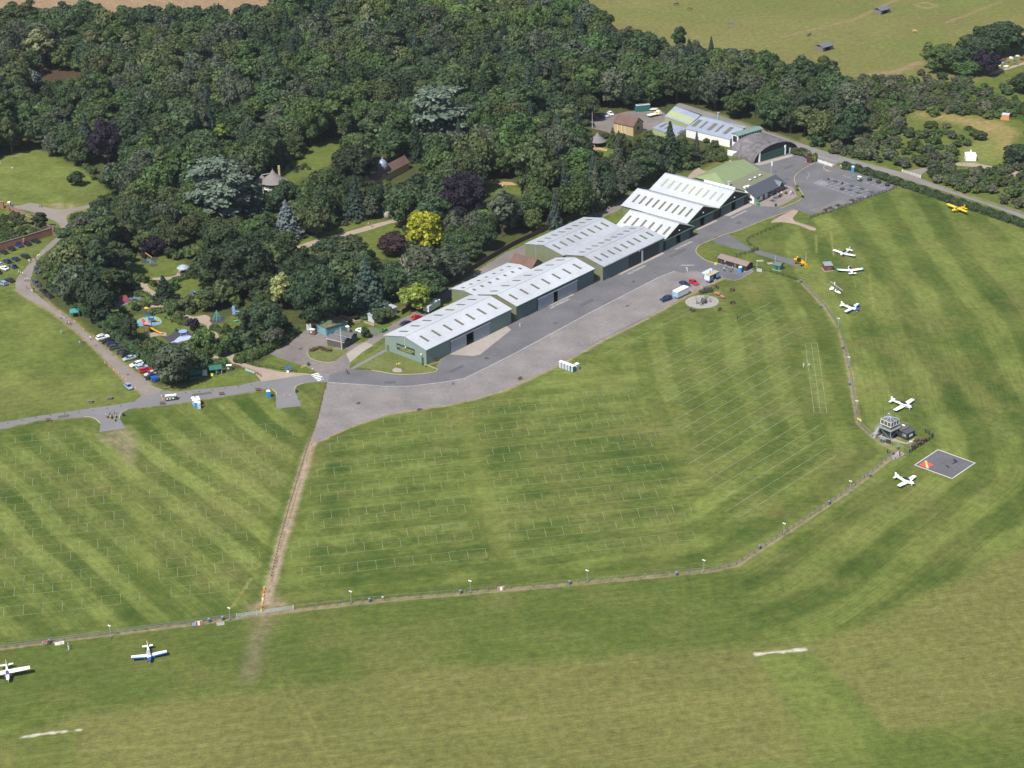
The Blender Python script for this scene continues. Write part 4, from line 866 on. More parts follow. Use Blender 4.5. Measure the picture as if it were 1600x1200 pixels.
def lean(name,label,cat,lo,hi,zl,zh,wallm,roofm,lights=(),lm=m_skyl,parent=None,g=None):
 """mono-pitch building; lo/hi = px ends of low and high roof edges"""
 A_,B_=at3(*lo[0],zl),at3(*lo[1],zl); D_,C_=at3(*hi[0],zh),at3(*hi[1],zh)
 r=empty(name,(A_.x,A_.y),math.atan2(B_.y-A_.y,B_.x-A_.x),label,cat,g); inv=Matrix.Rotation(-r.rotation_euler.z,4,'Z') @ Matrix.Translation((-A_.x,-A_.y,0))
 P_=[inv @ p for p in (A_,B_,C_,D_)]; yy=(P_[2].y+P_[3].y)/2; P_[2].y=yy; P_[3].y=yy
 c=sum((p for p in P_),Vector())/4
 def f(m):
  Q_=[c+(p-c)*.97 for p in P_]; m.hexa([(p.x,p.y,0) for p in Q_],[(p.x,p.y,z_-.12) for p,z_ in zip(Q_,(zl,zl,zh,zh))])
 one('wall',f,wallm,r)
 ro=one('roof',lambda m: m.hexa([tuple(p-Vector((0,0,.1))) for p in P_],[tuple(p+Vector((0,0,.08))) for p in P_]),roofm,r)
 for s0_,s1_,t0_,t1_ in lights:
  def pt(s_,t_): return (P_[0].lerp(P_[1],s_)).lerp(P_[3].lerp(P_[2],s_),t_)
  q=[pt(s0_,t0_),pt(s1_,t0_),pt(s1_,t1_),pt(s0_,t1_)]
  one('skylight',lambda m: m.hexa([tuple(p+Vector((0,0,.06))) for p in q],[tuple(p+Vector((0,0,.13))) for p in q]),lm,ro)
 return r
def pF(x,y): return (1000+x/8,150+y/8)
w1=lean('workshop','blue-grey roofed workshop with five brown roof lights beside the white link','building',(pF(560,410),pF(1130,545)),(pF(765,240),pF(1300,400)),3.6,6.8,m_cwall,m_wsroof,
 lights=[(.06+.17*k,.06+.17*k+(.085 if k % 2==0 else .05),.25,.78) for k in range(5)])
one('window_band',lambda m: m.box(1.5,30,.28,.42,1.2,2.6),m_glass,w1)
lean('workshop','far slope of the blue-grey workshop roof by the road','building',(pF(1310,398),pF(778,238)),(pF(1300,402),pF(768,244)),6.6,6.8,m_lime,m_wsroof)
w2=lean('workshop','tall lime-walled workshop with lime and blue patched roof by the upper yard','building',(pF(305,255),pF(615,368)),(pF(430,130),pF(760,240)),4.6,7.4,m_lime,m_wsroof,
 lights=[(.03,.98,.12,.62)],lm=mat('lime_roof_sheet',(.27,.30,.17),.7,stripes=(0,1,.15)))
for k in range(7): pass
ro2=[c for c in CH[w2.name] if c.name.startswith('roof')][0]
w3=lean('workshop','low blue-grey roofed lean-to in front of the lime-walled workshop','building',(pF(150,400),pF(470,500)),(pF(285,328),pF(600,400)),2.8,3.6,m_lime,m_wsroof,lights=[(.12,.22,.3,.9),(.34,.42,.3,.85),(.9,1,.2,.7)])
q=Vector(at(1122,187.5,5.0)) -Vector(w1.location[:2]); q.rotate(Matrix.Rotation(-w1.rotation_euler.z,2))
one('flue',lambda m: m.lathe([(.45,3),(.45,8.0),(.6,8.1),(.6,8.5)],(q.x,q.y),10),m_metal,w1)
hy=house('yard_house','yellow brick house with brown tiled roof in the upper yard','house',(47.5,803.0),(55.6,796.6),7.5,4.6,7.4,m_ybrick,m_tile)
for z_ in ((3.1,1.2,2.4),): one('window',lambda m: m.box(10.32,10.4,2.9,4.6,2.0,3.4),m_glass,hy)
one('round_window',lambda m: m.box(10.32,10.4,3.4,4.2,5.2,5.9),m_glass,hy)
for x in (2,4,6): one('downpipe',lambda m: m.box(x,x+.15,-.15,-.02,0,4.4),m_white,hy)
m_thatch=mat('grey_thatch',(.17,.155,.15),.95,var=.12,scale=2,stripes=(0,.25,.12))
def rotunda(label,loc,r,eave,top,wall_m,kind):
 ro=empty(kind,loc,0,label,'pavilion')
 one('thatched_roof',lambda m: m.lathe([(.15,top),(r*.35,top-(top-eave)*.42),(r*1.0,eave+.35),(r*1.25,eave-.15),(r*1.2,eave-.3),(r*.2,eave)],n=16),m_thatch,ro)
 return ro
pv=rotunda('small conical-roofed thatched pavilion on an orange path',at(933.5,227.5),3.0,2.4,6.0,m_dark,'garden_pavilion')
one('wall',lambda m: m.lathe([(2.1,0),(2.1,2.5)],n=10),m_dark,pv)
for k in range(8): t_=k*math.pi/4; one('post',lambda m: m.tube((2.9*math.cos(t_),2.9*math.sin(t_),0),(2.9*math.cos(t_),2.9*math.sin(t_),2.5),.08),m_dgreen,pv)
sc=rotunda('two-storey thatched summerhouse with white balcony and brick chimney',at(428.5,300),4.6,5.0,9.6,m_white,'thatched_cottage'); sc['category']='cottage'
one('wall',lambda m: m.lathe([(3.4,0),(3.4,5.2)],n=8),m_wood,sc)
one('balcony',lambda m: (m.lathe([(4.6,2.2),(4.7,2.2),(4.7,2.6),(4.6,2.6)],n=8),m.lathe([(4.65,3.2),(4.75,3.2),(4.75,3.4),(4.65,3.4)],n=8)),m_white,sc)
for k in range(8): t_=k*math.pi/4+.39; one('post',lambda m: m.box(4.6*math.cos(t_)-.12,4.6*math.cos(t_)+.12,4.6*math.sin(t_)-.12,4.6*math.sin(t_)+.12,0,5.0),m_white,sc)
one('chimney',lambda m: (m.box(1.9,2.7,2.6,3.4,0,10.2),m.box(1.8,2.8,2.5,3.5,8.8,9.1)),m_ybrick,sc)
one('side_roof',lambda m: m.lathe([(.1,7.3),(1.2,6.3),(2.9,4.9),(2.8,4.7)],(-4.6,.6),12),m_thatch,sc)
one('finial',lambda m: (m.tube((0,0,9.5),(0,0,10.4),.1,.03),m.tube((-4.6,.6,7.2),(-4.6,.6,7.9),.08,.02)),m_ybrick,sc)
one('roof_lead',lambda m: m.bar((-4.6,.6,7.3),(-1.5,.4,7.9),.5,.2),m_metal,sc)
og0,og1=at(583,287),at(640,257)
og=house('orangery','long brown-roofed garden range with glass dome, half hidden among trees','building',og0,og1,4.5,3.2,5.6,m_ybrick,m_tile)
og.location.y -= 6
dm=one('dome',lambda m: (m.lathe([(2.0,4.8),(2.0,6.0),(2.2,6.0),(1.9,7.4),(1.2,8.4),(.35,9.0),(.25,9.6),(.02,10.0)],(3.0+8.0,2.2),12)),mat('dome_glass',(.19,.23,.30),.3,spec=.6),og)
def quadbuild(name,label,cat,pxs_,z,wallm,roofm,zb=None,thick=.15,g=None,roofname='roof'):
 """flat/mono-pitch shed from 4 roof corners in px (counter-clockwise), heights z (list)"""
 zz=z if isinstance(z,(list,tuple)) else [z]*4
 P_=[at3(*q,zz[i]) for i,q in enumerate(pxs_)]; c=sum(P_,Vector())/4
 r=empty(name,(c.x,c.y),0,label,cat,g); P_=[p -Vector((c.x,c.y,0)) for p in P_]; cc=sum(P_,Vector())/4
 one('wall',lambda m: (lambda Q_: m.hexa([(p.x,p.y,0) for p in Q_],[(p.x,p.y,p.z-.1) for p in Q_]))([Vector((cc.x+(p.x-cc.x)*.95,cc.y+(p.y-cc.y)*.95,p.z)) for p in P_]),wallm,r)
 one(roofname,lambda m: m.hexa([tuple(p-Vector((0,0,.08))) for p in P_],[tuple(p+Vector((0,0,thick))) for p in P_]),roofm,r); return r,P_
def pQ(x,y): return (460+x/11.43,470+y/11.43)
m_bluew=mat('blue_boarding',(.10,.21,.26),.7,var=.12,scale=1.5)
bs,bp=quadbuild('garage_shed','blue-walled shed with mossy green flat roof beside the gritty yard','shed',[pQ(285,380),pQ(568,492),pQ(962,375),pQ(680,248)],[3.0,2.8,2.8,3.0],m_bluew,mat('mossy_felt',(.105,.115,.065),.95,var=.15,scale=1,var2=.2))
v=(bp[1]-bp[0]); v.z=0; L_=v.length; v.normalize(); nrm=Vector((v.y,-v.x,0))
def panel(name,P,dirv,a,b_,z0,z1,off,m_,parent,th_=.08):
 nn=Vector((dirv.y,-dirv.x,0)); p0=P+dirv*a+nn*off; p1=P+dirv*b_+nn*off; q0=p0+nn*th_; q1=p1+nn*th_
 return one(name,lambda m: m.hexa([(p0.x,p0.y,z0),(q0.x,q0.y,z0),(q1.x,q1.y,z0),(p1.x,p1.y,z0)],[(p0.x,p0.y,z1),(q0.x,q0.y,z1),(q1.x,q1.y,z1),(p1.x,p1.y,z1)]),m_,parent)
w0=Vector((bp[0].x*.95,bp[0].y*.95,0))
panel('open_doorway',w0,v,.2,2.6,0,2.3,.02,m_dark,bs); panel('door',w0,v,3.4,7.0,0,2.4,.02,mat('teal_door',(.13,.27,.30),.6,stripes=(0,.6,.1)),bs); panel('open_door',w0 -Vector((.2,.2,0)),Vector((-.75,.1,0)).normalized(),0,1.6,0,2.3,0,m_gut,bs)
wsd=empty('timber_shed',at(*pQ(885,862)),math.atan2(*(Vector(at(*pQ(1125,705)))-Vector(at(*pQ(885,862)))).yx),'old timber shed with two ribbed curved roofs and a pole in front','shed')
m_otim=mat('old_boards',(.085,.07,.062),.9,var=.25,scale=2,stripes=(2,.25,.3)); m_fibre=mat('ribbed_fibre_cement',(.095,.09,.09),.9,var=.22,scale=1.5,var2=.2,stripes=(0,.9,.3))
for k in (0,1):
 x0,x1=4.1*k,4.1*k+4.0
 one('wall',lambda m: m.box(x0+.05,x1-.05,.1,6.8,0,2.35),m_otim,wsd)
 def f(m):
  secs=[[(x0+(x1-x0)*t_/10,y,2.35+.95*math.sin(math.pi*t_/10)) for t_ in range(11)]+[(x0+(x1-x0)*t_/10,y,2.30+.85*math.sin(math.pi*t_/10)) for t_ in range(10,-1,-1)] for y in (-.2,7.1)]; m.loft(secs)
 one('curved_roof',f,m_fibre,wsd)
 one('door',lambda m: m.box(x0+.4,x1-.4,-.02,.09,0,2.3),mat('grey_green_door',(.06,.075,.065),.8),wsd)
 one('white_gutter',lambda m: m.box(x0-.08,x0+.06,-.25,7.15,2.3,2.45),m_gut,wsd)
one('pole',lambda m: m.tube((-.9,.3,0),(-.9,.3,8.2),.16,.12,8),m_gut,wsd)
cb,cp=quadbuild('site_cabin','long pale grey cabin under trees beside the lane','cabin',[(583,491),(618,487.5),(627.5,480.5),(612,475.5)],2.7,mat('cabin_grey',(.42,.44,.47),.6,stripes=(0,1.2,.15)),mat('cabin_roof',(.30,.32,.37),.6,var=.05))
cb.rotation_euler=(0,0,0)
for c in list(CH[cb.name]): bpy.data.objects.remove(c)
CH[cb.name]=[]; q0=Vector(at(584.5,505.5)); q1=Vector(at(620.5,490)); a_=math.atan2(q1.y-q0.y,q1.x-q0.x); L_=(q1-q0).length; cb.location=(q0.x,q0.y,0); cb.rotation_euler=(0,0,a_)
one('wall',lambda m: m.box(0,L_,0,3.0,0,2.5),MATS['cabin_grey'],cb); one('roof',lambda m: m.hexa([(-.2,-.2,2.52),(L_+.2,-.2,2.52),(L_+.2,3.2,2.7),(-.2,3.2,2.7)],[(-.2,-.2,2.65),(L_+.2,-.2,2.65),(L_+.2,3.2,2.85),(-.2,3.2,2.85)]),MATS['cabin_roof'],cb)
one('door',lambda m: m.box(L_*.7,L_*.7+1.0,-.06,-.005,0,2.1),m_slate,cb); one('window',lambda m: m.box(L_*.2,L_*.2+1.4,-.05,-.004,1,1.9),m_glass,cb)
tw=empty('garden_wall',at(*pQ(800,290)),0,'low sandy stone terrace walls of the small rock garden','wall')
m_sand=mat('sandstone',(.30,.235,.14),.9,var=.18,scale=1.5)
o_=Vector(at(*pQ(800,290)))
for a,b_,h in (((800,300),(1010,350),1.1),((1010,350),(1090,400),.9),((940,230),(1050,180),.9),((1050,200),(1300,190),1.3),((1300,190),(1420,240),2.0),((1090,400),(1180,380),.9),((1000,320),(1150,290),.7),((1250,390),(1430,450),.5)):
 p,q=Vector(at(*pQ(*a)))-o_,Vector(at(*pQ(*b_)))-o_
 one('wall_section',lambda m: ribbon_mb(m,[tuple(p),tuple(q)],.5,0,h),m_sand,tw)
def shed(name,label,cat,P,L,D,ez,rz,a_,wallm,roofm,axis='x',mono=False,g=None,plinth=True):
 r=empty(name,P,a_,label,cat,g)
 if plinth: one('plinth',lambda m: m.box(-.35,L+.35,-.35,D+.35,0,.12),m_conc,r)
 if mono:
  one('wall',lambda m: m.hexa([(0,0,.1),(L,0,.1),(L,D,.1),(0,D,.1)],[(0,0,ez),(L,0,ez),(L,D,rz),(0,D,rz)]),wallm,r)
  one('roof',lambda m: m.hexa([(-.15,-.2,ez-.02),(L+.15,-.2,ez-.02),(L+.15,D+.15,rz+.02),(-.15,D+.15,rz+.02)],[(-.15,-.2,ez+.1),(L+.15,-.2,ez+.1),(L+.15,D+.15,rz+.14),(-.15,D+.15,rz+.14)]),roofm,r)
 else:
  def f(m):
   m.box(0,L,0,D,.1,ez)
   for x0,x1 in ((0,.1),(L-.1,L)): m.add([(x0,0,ez),(x0,D,ez),(x0,D/2,rz),(x1,0,ez),(x1,D,ez),(x1,D/2,rz)],[(0,1,2),(3,5,4),(0,2,5,3),(1,4,5,2)])
  one('wall',f,wallm,r)
  s=(rz-ez)/(D/2); o_=.25
  one('roof',lambda m: (m.hexa([(-o_,-o_,ez-s*o_+.02),(L+o_,-o_,ez-s*o_+.02),(L+o_,D/2,rz+.02),(-o_,D/2,rz+.02)],[(-o_,-o_,ez-s*o_+.12),(L+o_,-o_,ez-s*o_+.12),(L+o_,D/2,rz+.12),(-o_,D/2,rz+.12)]),
        m.hexa([(-o_,D/2,rz+.02),(L+o_,D/2,rz+.02),(L+o_,D+o_,ez-s*o_+.02),(-o_,D+o_,ez-s*o_+.02)],[(-o_,D/2,rz+.12),(L+o_,D/2,rz+.12),(L+o_,D+o_,ez-s*o_+.12),(-o_,D+o_,ez-s*o_+.12)])),roofm,r)
 return r
P=at(1121.6,411.3); Q_=at(1166,424.6); a_=math.atan2(Q_[1]-P[1],Q_[0]-P[0]); L_=math.hypot(Q_[0]-P[0],Q_[1]-P[1])
bh=shed('refreshment_hut','long black timber hut with brown felt roof beside the apron','hut',P,L_,4.0,2.2,3.1,a_,m_black,mat('brown_felt',(.185,.14,.12),.9,var=.1,scale=1.5))
one('serving_hatch',lambda m: m.box(3.6,6.4,-.06,-.004,1.0,1.9),m_dark,bh); one('notice_board',lambda m: m.box(3.0,3.6,-.1,-.01,1.4,1.9),mat('lime_sign',(.4,.5,.05),.6),bh); one('door',lambda m: m.box(7.4,8.2,-.06,-.004,.1,2.0),m_slate,bh)
for x in (1.2,5.4): pass
P=at(1208.2,421.2); Q_=at(1218.6,423.4); a_=math.atan2(Q_[1]-P[1],Q_[0]-P[0])
gs=shed('garden_shed','small bright green shed with dark pitched roof on a pale plinth','shed',P,2.7,2.6,2.0,2.75,a_,mat('bright_green',(.025,.16,.09),.6),m_slate); one('door',lambda m: m.box(.9,1.8,-.05,-.004,.12,1.9),m_dgreen,gs)
P=at(1284.2,419.5); Q_=at(1289.5,424.2)
rs=shed('store_shed','red-brown store shed with flat grey roof on the airfield grass','shed',at(1288.8,424),2.9,3.0,2.1,2.35,R(8),mat('red_brown_paint',(.14,.045,.035),.7),mat('shed_felt',(.20,.22,.25),.7),mono=True)
one('door',lambda m: m.box(.9,1.9,-.05,-.004,.12,1.9),m_wood,rs)
m_cope=mat('stone_coping',(.13,.11,.10),.9,var=.15)
gw=empty('brick_garden_wall',at(0,391.5),0,'long red brick garden wall with buttresses beside parked cars','wall'); o_=Vector(at(0,391.5))
L_=[Vector(q)-o_ for q in W([(-60,409),(0,391.5),(40,380),(84,366.5)])]
one('wall_face',lambda m: ribbon_mb(m,[tuple(p) for p in L_],.5,0,2.9),m_brick,gw); one('coping',lambda m: ribbon_mb(m,[tuple(p) for p in L_],.65,2.9,3.05),m_cope,gw)
q=Vector(at(38.5,381.5))-o_; one('buttress',lambda m: m.box(q.x-.35,q.x+.35,q.y-.9,q.y,0,2.5),m_brick,gw)
q=Vector(at(84.5,366.6))-o_; one('end_pier',lambda m: m.box(q.x-.5,q.x+.5,q.y-.5,q.y+.5,0,3.4),m_brick,gw); one('pier_cap',lambda m: m.box(q.x-.65,q.x+.65,q.y-.65,q.y+.65,3.402,3.6),m_cope,gw)
g2=empty('brick_garden_wall',at(19,332),0,'red brick garden wall running away from the lane to the corner pier','wall'); o_=Vector(at(19,332))
L_=[Vector(q)-o_ for q in W([(18,331.5),(35,338.5),(57,348.5),(80,362)])]
one('wall_face',lambda m: ribbon_mb(m,[tuple(p) for p in L_],.45,0,2.3),m_brick,g2); one('coping',lambda m: ribbon_mb(m,[tuple(p) for p in L_],.6,2.3,2.45),m_cope,g2)
for x,y,lb in ((4,325,'left of the green toilet'),(13.2,329,'right of the green toilet')): o=one('brick_gate_pier',lambda m: (m.box(-.55,.55,-.55,.55,0,2.6),m.box(-.7,.7,-.7,.7,2.6,2.8)),m_brick,loc=at(x,y)); T(o,'brick gate pier '+lb,'pier','gate piers')
fn=empty('board_fence',at(640,487),0,'dark brown board fence between the service lane and the trees','fence'); o_=Vector(at(640,487))
one('boards',lambda m: ribbon_mb(m,[tuple(Vector(q)-o_) for q in W([(628,492),(645,482),(660,474),(700,446.5),(760,409),(800,386),(815,378.5),(870,353),(905,338),(960,312)])],.1,0,2.0),mat('fence_boards',(.075,.045,.040),.9,var=.15),fn)
for (x,y),lb in (((1376,23.5),'weathered field shelter farther up the pasture'),((1285.5,81.5),'weathered field shelter at the wood edge')):
 fs=empty('field_shelter',at(x,y),R(38),lb,'shelter','field shelters')
 one('wall',lambda m: (m.box(0,.15,0,5,0,2.2),m.box(7.05,7.2,0,5,0,2.2),m.box(.15,7.05,4.85,5,0,2.2),m.box(.15,1.8,0,.15,0,2.2),m.box(5.4,7.05,0,.15,0,2.2),m.box(1.8,5.4,0,.15,1.8,2.2)),m_gwood,fs)
 one('roof',lambda m: (m.hexa([(-.3,-.4,2.15),(7.5,-.4,2.15),(7.5,2.5,3.2),(-.3,2.5,3.2)],[(-.3,-.4,2.27),(7.5,-.4,2.27),(7.5,2.5,3.32),(-.3,2.5,3.32)]),m.hexa([(-.3,2.5,3.2),(7.5,2.5,3.2),(7.5,5.4,2.15),(-.3,5.4,2.15)],[(-.3,2.5,3.32),(7.5,2.5,3.32),(7.5,5.4,2.27),(-.3,5.4,2.27)])),mat('shelter_roof',(.11,.11,.135),.8,var=.12),fs)
# ------------------------------------------------------------------ vegetation
def quads_mesh(name,P,Nn,S,cores,mats,trunk=None,jit=.35,seed=0,flat=0.0):
 """leaf clumps: centres P, normals Nn, sizes S; cores: list of (c, r) low spheres"""
 r=np.random.default_rng(seed); n=len(P)
 up=np.tile(np.array([0.,0.,1.]),(n,1)); Nn=Nn+r.normal(0,jit,Nn.shape); Nn[:,2]+=flat
 Nn /= np.linalg.norm(Nn,axis=1)[:,None]+1e-9
 a=np.cross(Nn,r.normal(size=(n,3))); a /= np.linalg.norm(a,axis=1)[:,None]+1e-9; b=np.cross(Nn,a)
 V=np.zeros((n,4,3))
 for k,(x,y) in enumerate(((-1,-1),(1,-1),(1,1),(-1,1))):
  V[:,k]=P+a*(S*x*.5*r.uniform(.6,1.3,n))[:,None]+b*(S*y*.5*r.uniform(.6,1.3,n))[:,None]+Nn*(S*r.uniform(-.18,.18,n))[:,None]
 verts=list(map(tuple,V.reshape(-1,3))); faces=[(4*i,4*i+1,4*i+2,4*i+3) for i in range(n)]
 mb=MB(); mb.v=verts; mb.f=faces; mb.m=[0]*n
 for c,q in cores: mb.ball(c,q,7,5,0,(1,1,.9))
 me_=bpy.data.meshes.new(name);
 if trunk:
  trunk(mb)
 me_.from_pydata(mb.v,[],mb.f)
 for m_ in mats: me_.materials.append(m_)
 if len(mats)>1: me_.polygons.foreach_set('material_index',mb.m)
 me_.update(); return me_
def sph(r,n,lo=-.35):
 z=r.uniform(lo,1,n); t_=r.uniform(0,2*math.pi,n); q=np.sqrt(1-z*z)
 return np.stack([q*np.cos(t_),q*np.sin(t_),z],-1)
def lobes_points(lobes,dens,size,r):
 P,Nn,S=[],[],[]
 for (c,q,sz) in lobes:
  n=max(10,int(dens*q*q)); d_=sph(r,n); p=np.array(c)+d_*np.array([q,q,q*sz])*r.uniform(.76,1.16,(n,1))
  P.append(p); Nn.append(d_); S.append(size*r.uniform(.55,1.35,n))
 return np.concatenate(P),np.concatenate(Nn),np.concatenate(S)
def broad(seed,R_=5,H_=14,dens=16,size=.95,nl=12,low=.12,irregular=.25):
 r=np.random.default_rng(seed); lobes=[]
 zc=H_*(1+low)/2; rz=H_*(1-low)/2*.97
 for i in range(nl):
  ph=i*2.399+r.uniform(-.4,.4); z=1 -1.75*(i+.5)/nl; q=math.sqrt(max(0,1-z*z))
  k=.66+r.uniform(-irregular,irregular)*.5
  big_l=nl>25; lobes.append(((R_*k*q*math.cos(ph)*(1.12 if big_l else 1),R_*k*q*math.sin(ph)*(1.12 if big_l else 1),zc+rz*k*z*(1.12 if big_l else 1)),R_*(r.uniform(.20,.33) if big_l else r.uniform(.33,.52)),r.uniform(.75,1.0)))
 lobes.append(((0,0,zc),R_*.62,rz/R_*1.05))
 P,Nn,S=lobes_points(lobes,dens,size,r)
 return P,Nn,S,[((c[0],c[1],c[2]),q*.74) for c,q,s_ in lobes]
def conif(seed,R_=4,H_=15,n=900,size=.8,droop=.15,base=.06):
 r=np.random.default_rng(seed); f=r.uniform(0,1,n)**.62; z=H_*(1 -f*(1-base)); tiers=11
 tw=(f*tiers) % 1.0; rad=R_*f*(.66+.42*tw)+.15; ph=r.uniform(0,2*math.pi,n); lob=1+.16*np.sin(ph*5+np.floor(f*tiers)*1.7)
 rr=rad*lob*r.uniform(.72,1.05,n); P=np.stack([rr*np.cos(ph),rr*np.sin(ph),z -droop*rr],-1)
 Nn=np.stack([np.cos(ph)*.8,np.sin(ph)*.8,np.full(n,.75)],-1); S=size*r.uniform(.6,1.3,n)*(0.55+.6*f)
 cores=[((0,0,H_*(1-k/6.5)),R_*(k/6.5)*.62+.1) for k in range(1,6)]
 return P,Nn,S,cores
def cedar(seed,R_=12,H_=22):
 r=np.random.default_rng(seed); P,Nn,S=[],[],[]; plates=74
 for i in range(plates):
  f=r.uniform(0,1); z=H_*(.22+.76*f); mr=R_*(1 -.62*f**4.0)*(.95 if f>.25 else .8); ph=i*2.399+r.uniform(-.3,.3); q=mr*r.uniform(.15,.82)
  a_,b_=R_*r.uniform(.22,.34),R_*r.uniform(.14,.22); n=int(62)
  u_,v_=r.normal(0,.42,n),r.normal(0,.42,n); ca,sa=math.cos(ph),math.sin(ph); x=q+u_*a_*1.15; y=v_*b_*1.5
  P.append(np.stack([x*ca -y*sa,x*sa+y*ca,z -.05*np.hypot(x,y) -.10*(u_**2+v_**2)+r.normal(0,.16,n)],-1))
  Nn.append(np.stack([ca*.25*np.ones(n),sa*.25*np.ones(n),np.ones(n)],-1)); S.append(1.05*r.uniform(.6,1.3,n))
 return np.concatenate(P),np.concatenate(Nn),np.concatenate(S),[]
def trunkf(R_,H_,mi=0,limbs=4,seed=0,z1=.62):
 rr=random.Random(seed)
 def f(mb):
  r0=max(.16,R_*.055); mb.tube((0,0,0),(0,0,H_*.4),r0,r0*.75,7,mi); mb.tube((0,0,H_*.4),(0,0,H_*z1),r0*.75,r0*.4,6,mi)
  for k in range(limbs):
   t_=k*6.283/limbs+rr.uniform(-.3,.3); mb.tube((0,0,H_*(.28+.06*k)),(R_*.55*math.cos(t_),R_*.55*math.sin(t_),H_*(.52+.05*k)),r0*.5,r0*.2,5,mi)
 return f
m_bark=mat('bark',(.085,.065,.05),.95,var=.25,scale=3)
LEAF=dict(dark=(.040,.063,.029),mid=(.055,.084,.033),green=(.066,.104,.030),light=(.094,.134,.036),olive=(.078,.098,.036),grey=(.076,.092,.056),pale=(.135,.145,.065),yellow=(.30,.29,.018),purple=(.026,.018,.030),russet=(.060,.034,.034),
   blue=(.135,.165,.165),cedar=(.120,.155,.115),conifer=(.028,.050,.024),bluish=(.046,.074,.055),variegated=(.30,.32,.12),shrub=(.080,.108,.030),bramble=(.098,.104,.060),deadwood=(.20,.17,.14),lime=(.14,.18,.03),pinky=(.26,.22,.18))
LM={k: leafmat('foliage_'+k,v,.10 if k in ('yellow','purple','blue','cedar','variegated') else .26) for k,v in LEAF.items()}
PROTO={}
def proto(kind,tone,seed,big_=False):
 """returns (crown mesh, trunk mesh, natural radius, natural height)"""
 key=(kind,tone,seed)
 if key in PROTO: return PROTO[key]
 if kind=='oak' and big_: kind='bigoak'
 key=(kind,tone,seed); kb=(kind,seed)
 if ('c',)+kb not in PROTO:
  g={'bigoak': lambda: (broad(seed,10,19,22,.76,34,.06,.6),10,19),'oak': lambda: (broad(seed,5,13,30,.70,19,.08,.5),5,13),'ash': lambda: (broad(seed,4,15,36,.66,16,.12,.5),4,15),'poplar': lambda: (broad(seed,3.2,18,26,.9,13,.18,.3),3.2,18),
    'spruce': lambda: (conif(seed,4,15,1500,.7),4,15),'cypress': lambda: (conif(seed,1.9,10,620,.55,-.2,.03),1.9,10),'cedar': lambda: (cedar(seed),12,22),
    'shrub': lambda: (broad(seed,2.2,3.0,48,.60,8,.0,.5),2.2,3.0),'bush': lambda: (broad(seed,3,4.6,36,.70,9,.0,.5),3,4.6),'willow': lambda: (broad(seed,4.6,10,26,.75,12,.12,.35),4.6,10)}[kind]()
  (P,Nn,S,cores),R_,H_=g
  PROTO[('c',)+kb]=(P,Nn,S,cores,R_,H_)
 P,Nn,S,cores,R_,H_=PROTO[('c',)+kb]
 cm_=quads_mesh(f'{kind}_crown',P,Nn,S,cores,[LM[tone]],seed=seed,jit=.45 if kind != 'cedar' else .25)
 if ('t',)+kb not in PROTO:
  mb=MB(); trunkf(R_,H_,0,0 if kind in ('spruce','cypress') else (5 if kind=='cedar' else 4),seed,.9 if kind in ('spruce','cypress') else .62)(mb); PROTO[('t',)+kb]=mb.mesh(f'{kind}_trunk',[m_bark])
 PROTO[key]=(cm_,PROTO[('t',)+kb],R_,H_); return PROTO[key]
TREES=[]
def tree(x,y,kind,tone,seed,r,h,rz=None,name=None,label=None,group=None,cat='tree'):
 cm_,tm_,R_,H_=proto(kind,tone,seed,r>7.3)
 o=bpy.data.objects.new(name or kind+'_tree',None); COL.objects.link(o); o.empty_display_size=.5
 o.location=(x,y,0); o.rotation_euler=(0,0,rng.uniform(0,6.28) if rz is None else rz); o.scale=(r/R_,r/R_,h/H_)
 for nm,m_ in (('trunk',tm_),('crown',cm_)):
  c=bpy.data.objects.new(nm,m_); COL.objects.link(c); c.parent=o
 T(o,label,cat,group); return o
